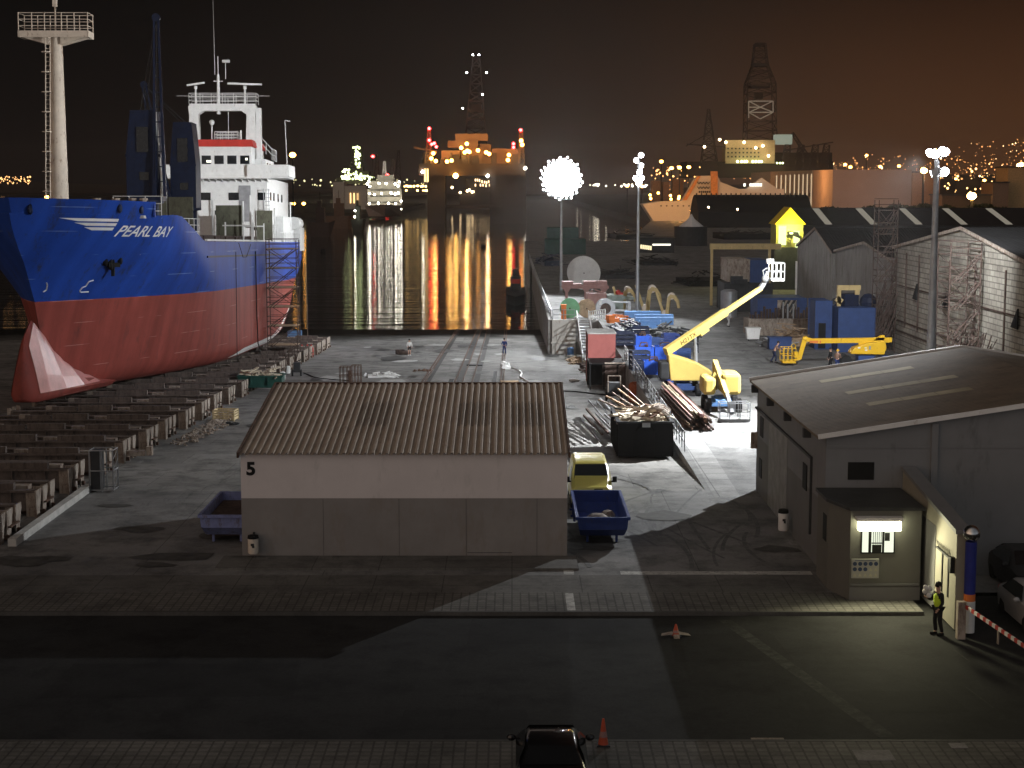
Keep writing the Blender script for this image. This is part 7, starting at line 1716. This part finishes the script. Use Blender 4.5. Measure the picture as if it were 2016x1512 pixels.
for k, (x0, x1, y0, y1, Y, l_, c_) in enumerate(((606, 660, 408, 440, 640, 'dark moored barge behind the ship stern', (.05, .035, .03)), (640, 700, 400, 428, 760, 'brown moored boat between the barge and the round topped tug', (.12, .07, .045)), (690, 722, 405, 432, 700, 'dark tug with two white lights and a rounded top', (.03, .035, .03)))):
    t_ = thing('moored_boat', l_, 'boat', A((x0 + x1) / 2, y1, Y)); t_.location.z = WZ; m = mat('boat_paint', c_, .7)
    p, q = A(x0, y0, Y), A(x1, y1, Y); b = MB(); wd_ = q.x - p.x; zt = p.z; zb = WZ - .2; zm = zb + (zt - zb) * .5
    b.add([(p.x, Y, zm), (p.x + wd_ * .8, Y - 3, zm), (q.x, Y, zm + .8), (p.x + wd_ * .8, Y + 3, zm), (p.x, Y + 3, zm), (p.x + 1, Y, zb), (p.x + wd_ * .75, Y - 2.4, zb), (q.x - 2, Y, zb), (p.x + wd_ * .75, Y + 3, zb), (p.x + 1, Y + 3, zb)], [(0, 1, 6, 5), (1, 2, 7, 6), (2, 3, 8, 7), (3, 4, 9, 8), (4, 0, 5, 9), (0, 1, 2, 3, 4)]); b.build('hull', m, t_)
    b = MB(); b.box(p.x + wd_ * .3, p.x + wd_ * .62, Y - 1.5, Y + 2, zm, zt); b.box(p.x + wd_ * .36, p.x + wd_ * .5, Y - 1, Y + 1.4, zt, zt + (zt - zm) * .4); b.build('deckhouse', m, t_)
    b = MB(); b.tube((p.x + wd_ * .45, Y, zt), (p.x + wd_ * .45, Y, zt + (zt - zm)), .12, 5); b.build('mast', m, t_)
    if k == 2: sub_lamps(t_, 'lamp', ((699, 415), (698, 427)), M['shiplamp'], .35, Y - 2)
tug = thing('moored_boat', 'small black tug on the water beside the quay handrail', 'boat', A(1017, 548, 300)); tug.location.z = WZ
p, q = A(996, 520, 300), A(1034, 576, 300); b = MB(); b.xy([(p.x, 292), (p.x + .3, 286), ((p.x + q.x) / 2, 280), (q.x - .3, 286), (q.x, 292), (q.x, 306), (p.x, 306)], WZ - .1, WZ + 1.6); b.build('hull', M['black'], tug)
b = MB(); b.box(p.x + .8, q.x - .8, 294, 300, WZ + 1.6, WZ + 4.2); b.box(p.x + 1.2, q.x - 1.2, 294.5, 298, WZ + 4.2, WZ + 5.4); b.build('deckhouse', M['darkgrey'], tug)
b = MB(); b.box(p.x + 1.0, q.x - 1.0, 293.9, 293.99, WZ + 3.0, WZ + 3.8); b.build('windows', M['red'], tug)
# small buoys
for k, (px, py) in enumerate(((636, 497), (952, 488))):
    d = ray(px, py); kk = (WZ - CH) / d[2]; b = MB(); b.ball((d[0] * kk, d[1] * kk, WZ + .3), .9, 8, 6); solo('mooring_buoy', b, M['black'], ('black mooring buoy right of the ship stern', 'black mooring buoy in the orange reflections of the rig')[k], 'buoy')
# ferry lit by sodium lamps
Yf = 720; fy = thing('ferry', 'orange lit ferry with wave emblems on its slanted funnel casing', 'ship', A(1400, 420, Yf)); fy.location.z = WZ
fm = mat('ferry_white', (.62, .56, .48), .6, var=.06, scale=.1)
def fl_(b, pts, Y=Yf, d=16): return b.prism([(A(x, y, Y).x, A(x, y, Y).z) for x, y in pts], lambda p_, q_, a: (p_, a, q_), Y, Y + d)
b = MB(); fl_(b, [(1265, 402), (1300, 397), (1345, 396), (1545, 396), (1560, 440), (1290, 440)]); fl_(b, [(1342, 396), (1348, 392), (1376, 346), (1402, 346), (1412, 344), (1418, 358), (1470, 378), (1545, 382), (1545, 396)], Yf + 1, 13); b.build('hull', fm, fy)
b = MB(); fl_(b, [(1344, 394), (1352, 394), (1380, 346), (1374, 346)], Yf - .3, .8); fl_(b, [(1400, 388), (1413, 388), (1413, 337), (1400, 337)], Yf - .3, 3); b.build('funnel_casing', mat('ferry_orange', (.6, .25, .08), .6), fy)
b = MB()
for y0 in (360, 369):
    pts = [(1373 + i * 3.0, y0 + (2.6 if i % 2 else -1.6)) for i in range(9)]
    for a, c in zip(pts[:-1], pts[1:]): b.bar(A(*a, Yf - .2), A(*c, Yf - .2), .3, .5, (0, 1, 0))
b.build('wave_emblem', M['darkgrey'], fy)
b = MB()
for k in range(6): bxp(b, 1376 + k * 4, 1378.6 + k * 4, 376, 379.5, Yf - .1, .3)
for k in range(20): bxp(b, 1300 + k * 11, 1303 + k * 11, 404, 406.5, Yf - .1, .3)
b.each('window', M['black'], fy)
b = MB(); fl_(b, [(1455, 382), (1500, 350), (1545, 382)], Yf + 4, 5); bxp(b, 1445, 1545, 372, 384, Yf, 8, 2); b.build('upper_deck', fm, fy)
b = MB()
for x in (1464, 1476, 1481, 1486, 1491, 1496): bxp(b, x, x + 4, 361, 367, Yf + 1, .6)
b.each('deck_lamp', M['litwhite'], fy)
b = MB()
for x, y in ((1296, 380), (1320, 385), (1336, 391), (1361, 415), (1337, 387), (1321, 392), (1280, 384), (1281, 391)): b.ball(A(x, y, Yf - 14), .55, 6, 5)
b.each('quay_lamp', M['sodium'], fy)
point('ferry_light', A(1335, 400, Yf - 40), 26e5, (1, .45, .13), 1, fy); point('ferry_light', A(1450, 402, Yf - 40), 12e5, (1, .45, .13), 1, fy)
for k, (x0, x1, y0, y1, Y) in enumerate(((1285, 1300, 356, 400, 800), (1306, 1318, 358, 400, 800), (1325, 1345, 352, 398, 800))):
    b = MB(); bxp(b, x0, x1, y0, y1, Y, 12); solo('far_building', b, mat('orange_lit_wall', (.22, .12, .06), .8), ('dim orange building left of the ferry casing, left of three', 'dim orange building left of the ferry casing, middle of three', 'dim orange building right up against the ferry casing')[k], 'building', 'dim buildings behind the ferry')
# dark ribbed long roof before the ferry
rbx = thing('dark_hall', 'long dark hall with a ribbed curved roof in front of the ferry', 'warehouse', A(1470, 415, 560)); rbx.location.z = 0
b = MB(); p0, p1 = A(1375, 410, 560), A(1600, 410, 560); n = 12; zt = A(0, 384, 560).z; zs_ = 1.0
prof = [(560 + 26 * i / n, zs_ + 4.2 + (zt - zs_ - 4.2) * math.sin(PI * i / n)) for i in range(n + 1)]
b.yz([(560, 0)] + prof + [(586, 0)], p0.x, p1.x); b.build('roof', M['black'], rbx)
b = MB()
for k in range(24):
    x = p0.x + (p1.x - p0.x) * k / 23; b.tube((x, 566, zt - .6), (x, 566, zt + .6), .25, 5)
b.each('roof_vent', M['darkgrey'], rbx)
sub_lamps(rbx, 'lamp', ((1452, 412), (1395, 408)), M['warmlamp'], .3, 556)
# drill ship
Yd = 1000; dsx = thing('drill_ship', 'drill ship with a tall dark derrick and a cream lit bridge block', 'ship', A(1495, 350, Yd)); dsx.location.z = WZ
b = MB(); bxp(b, 1352, 1640, 318, 350, Yd, 40); b.build('hull', rigd, dsx)
b = MB(); bxp(b, 1428, 1524, 276, 322, Yd, 16, -2); b.build('bridge_block', mat('cream_block', (.50, .40, .24), .8), dsx)
b = MB()
for r0 in range(3):
    for k in range(9): bxp(b, 1432 + k * 7.5, 1435 + k * 7.5, 291 + r0 * 8, 294 + r0 * 8, Yd - 2.4, .3)
b.each('window', M['black'], dsx)
b = MB(); dk_ = lambda y, w: (A(1496, y, Yd + 20), w)
for (y0, w0), (y1, w1), n in (((276, 18), (165, 17), 6), ((165, 17), (128, 9), 3), ((128, 9), (86, 6.5), 3)): b.lattice(A(1496, y0, Yd + 20), A(1496, y1, Yd + 20), w0, w1, n, .36)
bxp(b, 1482, 1514, 124, 130, Yd + 15, 9); bxp(b, 1477, 1516, 168, 173, Yd + 15, 9); bxp(b, 1488, 1505, 84, 92, Yd + 17, 6); bxp(b, 1488, 1502, 182, 194, Yd + 16, 6); b.build('derrick', rigd, dsx)
b = MB()
for a, c in (((1474, 199), (1522, 199)), ((1474, 221), (1522, 221)), ((1474, 211), (1497, 211)), ((1474, 199), (1497, 211)), ((1522, 199), (1497, 211)), ((1474, 221), (1497, 234)), ((1522, 221), (1497, 234)), ((1474, 221), (1497, 211)), ((1522, 221), (1497, 211)), ((1474, 199), (1474, 232)), ((1522, 199), (1522, 221))): b.tube(A(*a, Yd + 8), A(*c, Yd + 8), .35, 5)
b.build('lit_frame', mat('pale_frame', (.6, .6, .58), .6), dsx)
b = MB(); b.lattice(A(1396, 330, Yd), A(1395, 215, Yd), 10, 1.2, 9, .35); b.bar(A(1352, 284, Yd), A(1440, 290, Yd), .8, .8); b.bar(A(1350, 288, Yd), A(1395, 262, Yd), .5, .5); b.lattice(A(1596, 318, Yd), A(1560, 262, Yd), 2.5, 1.5, 8, .25); b.bar(A(1545, 296, Yd), A(1640, 280, Yd), .7, .7)
for x in (1545, 1572, 1600, 1622): b.lattice(A(x, 330, Yd), A(x + 6, 285, Yd), 5, 3, 5, .3)
bxp(b, 1524, 1640, 300, 320, Yd, 20, 3); b.build('deck_gear', rigd, dsx)
b = MB(); q = A(1544, 274, Yd - 3); b.box(q.x - 4.8, q.x + 4.8, Yd - 3, Yd + 8, q.z - 3, q.z + 2.8); b.build('white_tank', emit('tank_self_glow', (.85, .95, .75), .30), dsx)  # tank glows of itself in place of light falling on it
sub_lamps(dsx, 'lamp', ((1387, 289), (1417, 275), (1429, 280), (1465, 280), (1502, 287), (1488, 291), (1513, 307)), M['warmlamp'], .75, Yd - 4)
b = MB()
for x in (1452, 1460, 1466, 1470, 1482, 1488, 1494, 1499): b.ball(A(x, 318, Yd - 5), .8, 6, 4)
for x in (1530, 1536, 1541): b.ball(A(x, 321, Yd - 5), .6, 6, 4)
b.each('yellow_lamp', M['greenlamp'], dsx)
point('drillship_light', A(1470, 284, Yd - 25), 9e5, (1, .75, .38), 1, dsx); point('drillship_light', A(1470, 322, Yd - 20), 4e5, (.95, 1, .5), 1, dsx); spot('derrick_light', A(1497, 285, Yd - 10), A(1497, 210, Yd + 8), 5e5, 50, (1, .9, .75), 1, .6, dsx)
# striped hall and grey block
sb = thing('striped_hall', 'pale hall with a row of tall glowing slits', 'building', A(1575, 395, 800)); sb.location.z = -2.5
b = MB(); p0, p1 = A(1517, 338, 800), A(1640, 334, 880); zb = -2.5; b.add([(p0.x, 800, zb), (p1.x, 880, zb), (p1.x, 880, p1.z), (p0.x, 800, p0.z), (p0.x + 5, 900, zb), (p1.x, 900, zb), (p1.x, 900, p1.z), (p0.x + 5, 900, p0.z)], [(0, 1, 2, 3), (3, 2, 6, 7), (0, 3, 7, 4), (1, 5, 6, 2), (4, 7, 6, 5)]); b.build('wall', mat('hall_sheet', (.42, .33, .25), .7), sb)
b = MB()
for k in range(14):
    u = .09 + k * .068; Y = 800 + 80 * u; x = p0.x + (p1.x - p0.x) * u; z1 = p0.z + (p1.z - p0.z) * u - 1.8; b.box(x - .25, x + .25, Y - .5, Y - .3, .6, z1)
b.each('lit_slit', emit('slit_light', (1, .74, .45), .75), sb)
gbk = thing('grey_block', 'large plain grey block beside the hall with glowing slits', 'building', A(1718, 400, 740)); gbk.location.z = -2.5
b = MB(); p0, p1 = A(1640, 334, 740), A(1795, 334, 740); b.box(p0.x, p1.x, 740, 790, -2.5, p0.z); b.build('wall', mat('grey_block_wall', (.30, .23, .20), .8, var=.1, scale=.05), gbk)
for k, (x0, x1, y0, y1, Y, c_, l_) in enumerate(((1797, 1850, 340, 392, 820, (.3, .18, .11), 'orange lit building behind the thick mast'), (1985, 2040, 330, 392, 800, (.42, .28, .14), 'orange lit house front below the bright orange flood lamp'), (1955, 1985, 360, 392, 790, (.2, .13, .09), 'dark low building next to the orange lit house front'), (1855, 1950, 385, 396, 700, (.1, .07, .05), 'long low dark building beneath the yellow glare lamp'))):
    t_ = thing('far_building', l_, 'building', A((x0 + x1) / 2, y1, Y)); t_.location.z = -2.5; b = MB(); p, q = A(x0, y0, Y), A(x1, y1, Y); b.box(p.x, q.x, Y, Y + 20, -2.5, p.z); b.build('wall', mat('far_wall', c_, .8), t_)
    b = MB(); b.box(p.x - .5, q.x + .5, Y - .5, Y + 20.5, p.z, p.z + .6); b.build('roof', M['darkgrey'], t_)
# dark trees in front of the far buildings
def tree(label, p, h, w, seed):
    r = random.Random(seed); t_ = thing('dark_tree', label, 'tree', p, 0, 'dark trees along the far quay'); b = MB(); b.tube((0, 0, 0), (0, 0, h * .5), .5, 6, .25)
    for k in range(4): b.tube((0, 0, h * (.3 + .05 * k)), (r.uniform(-w, w) * .6, r.uniform(-w, w) * .4, h * .7), .2, 5, .08)
    b.build('trunk', M['rustdark'], t_, local=True); b = MB()
    for k in range(420):
        a, e, q = r.uniform(0, 2 * PI), r.uniform(-1, 1), r.random() ** .4; c = Vector((w * q * math.cos(a) * math.sqrt(1 - e * e), w * .7 * q * math.sin(a) * math.sqrt(1 - e * e), h * .62 + h * .36 * e * q)); n = Vector((r.uniform(-1, 1), r.uniform(-1, 1), r.uniform(-1, 1))); u = n.orthogonal().normalized() * .9; v = n.cross(u).normalized() * .7; b.quad(c - u - v, c + u - v, c + u + v, c - u + v)
    b.build('crown', mat('dark_leaves', (.025, .035, .015), .8), t_, local=True)
for k in range(14):
    px = 1630 + k * 27 + R.uniform(-8, 8); p = A(px, 400, 640); tree('dark tree %s from the grey block in the far row' % ('first ' + ' '.join(ORD[1:])).split()[k], (p.x, 640 + R.uniform(-12, 12), -1.0), R.uniform(5, 8), R.uniform(4, 6.5), 100 + k)
# city lights far away: uncountable specks
def specks(name, label, n, fn, m, seed, r=(1.2, 2.6)):
    rr = random.Random(seed); b = MB()
    for k in range(n):
        p, s = fn(rr); b.ball(p, s * rr.uniform(*r), 5, 3)
    o = b.build(name, m); tag(o, label, 'city lights', None, 'stuff'); return o
def right_hill(rr):
    px = 1440 + 600 * (1 - rr.random() ** 1.5); u = (px - 1440) / 600; y = 352 - rr.random() ** 1.3 * (18 + 66 * u); Y = 2250 - rr.uniform(0, 100); return A(px, y, Y), .5 + .75 * rr.random() ** 4
specks('city_lights', 'specks of orange town lights scattered over the dark hill at right', 300, right_hill, emit('town_lights', (1, .42, .13), 2.2), 1, (.6, 1.2))
specks('city_lights', 'dense small orange lights along the foot of the dark hill at right', 220, lambda rr: (A(1560 + 460 * rr.random(), 346 - 26 * rr.random() ** 2, 2240), .35 + .5 * rr.random() ** 3), emit('foot_lights', (1, .42, .12), 3), 9, (.6, 1.3))
specks('city_lights', 'brighter sparse town lights over the dark hill at right', 60, right_hill, emit('town_lights_bright', (1, .62, .28), 7), 2, (.7, 1.2))
def strip(x0, x1, y0, y1, Y): return lambda rr: (A(rr.uniform(x0, x1), rr.uniform(y0, y1), Y), .5 + .6 * rr.random() ** 2)
specks('city_lights', 'string of white lights along the far breakwater between the two near masts', 26, strip(1130, 1290, 363, 367, 2250), emit('breakwater_lights', (1, .9, .7), 7), 3, (1.0, 1.9))
specks('city_lights', 'orange lights low on the horizon left of the foremast', 60, strip(0, 62, 347, 362, 2900), emit('left_lights', (1, .5, .18), 4), 4, (.8, 1.6))
specks('city_lights', 'faint lights low on the horizon behind the stern and street lamps', 50, strip(575, 845, 352, 366, 2250), emit('stern_lights', (.9, .8, .4), 2.5), 5, (.8, 1.6))
specks('city_lights', 'rows of orange dock lights between the supply ship and the rig', 26, lambda rr: (A(rr.uniform(795, 842), rr.choice((366, 367, 375)), 1100), .6), emit('dock_lights', (1, .6, .2), 9), 6, (.9, 1.4))
specks('city_lights', 'orange lights on the dark works behind the ferry', 60, lambda rr: (A(1280 + 100 * rr.random(), 326 + 70 * rr.random(), 810), .35 + .4 * rr.random()), emit('works_lights', (1, .45, .13), 6), 7, (.35, .8))
specks('city_lights', 'yellow and orange lights of the works at far right', 46, lambda rr: (A(1850 + 160 * rr.random(), 318 + 68 * rr.random() ** .7, 850), .35 + .6 * rr.random()), emit('right_works_lights', (1, .55, .18), 6), 8, (.4, .9))

# night haze over the whole harbour, added to raise halos round the lamps
b = MB(); b.box(-4800, 4800, -60, 4700, -12, 118)
hm = bpy.data.materials.new('night_haze'); hm.use_nodes = True; t = hm.node_tree; t.nodes.clear()
v = N(t, 'ShaderNodeVolumePrincipled'); v.inputs['Color'].default_value = (.95, .93, .9, 1); v.inputs['Density'].default_value = .0001; v.inputs['Anisotropy'].default_value = .7
o = N(t, 'ShaderNodeOutputMaterial'); L(t, v.outputs[0], o.inputs['Volume'])
o = b.build('haze', hm); o['kind'] = 'stuff'
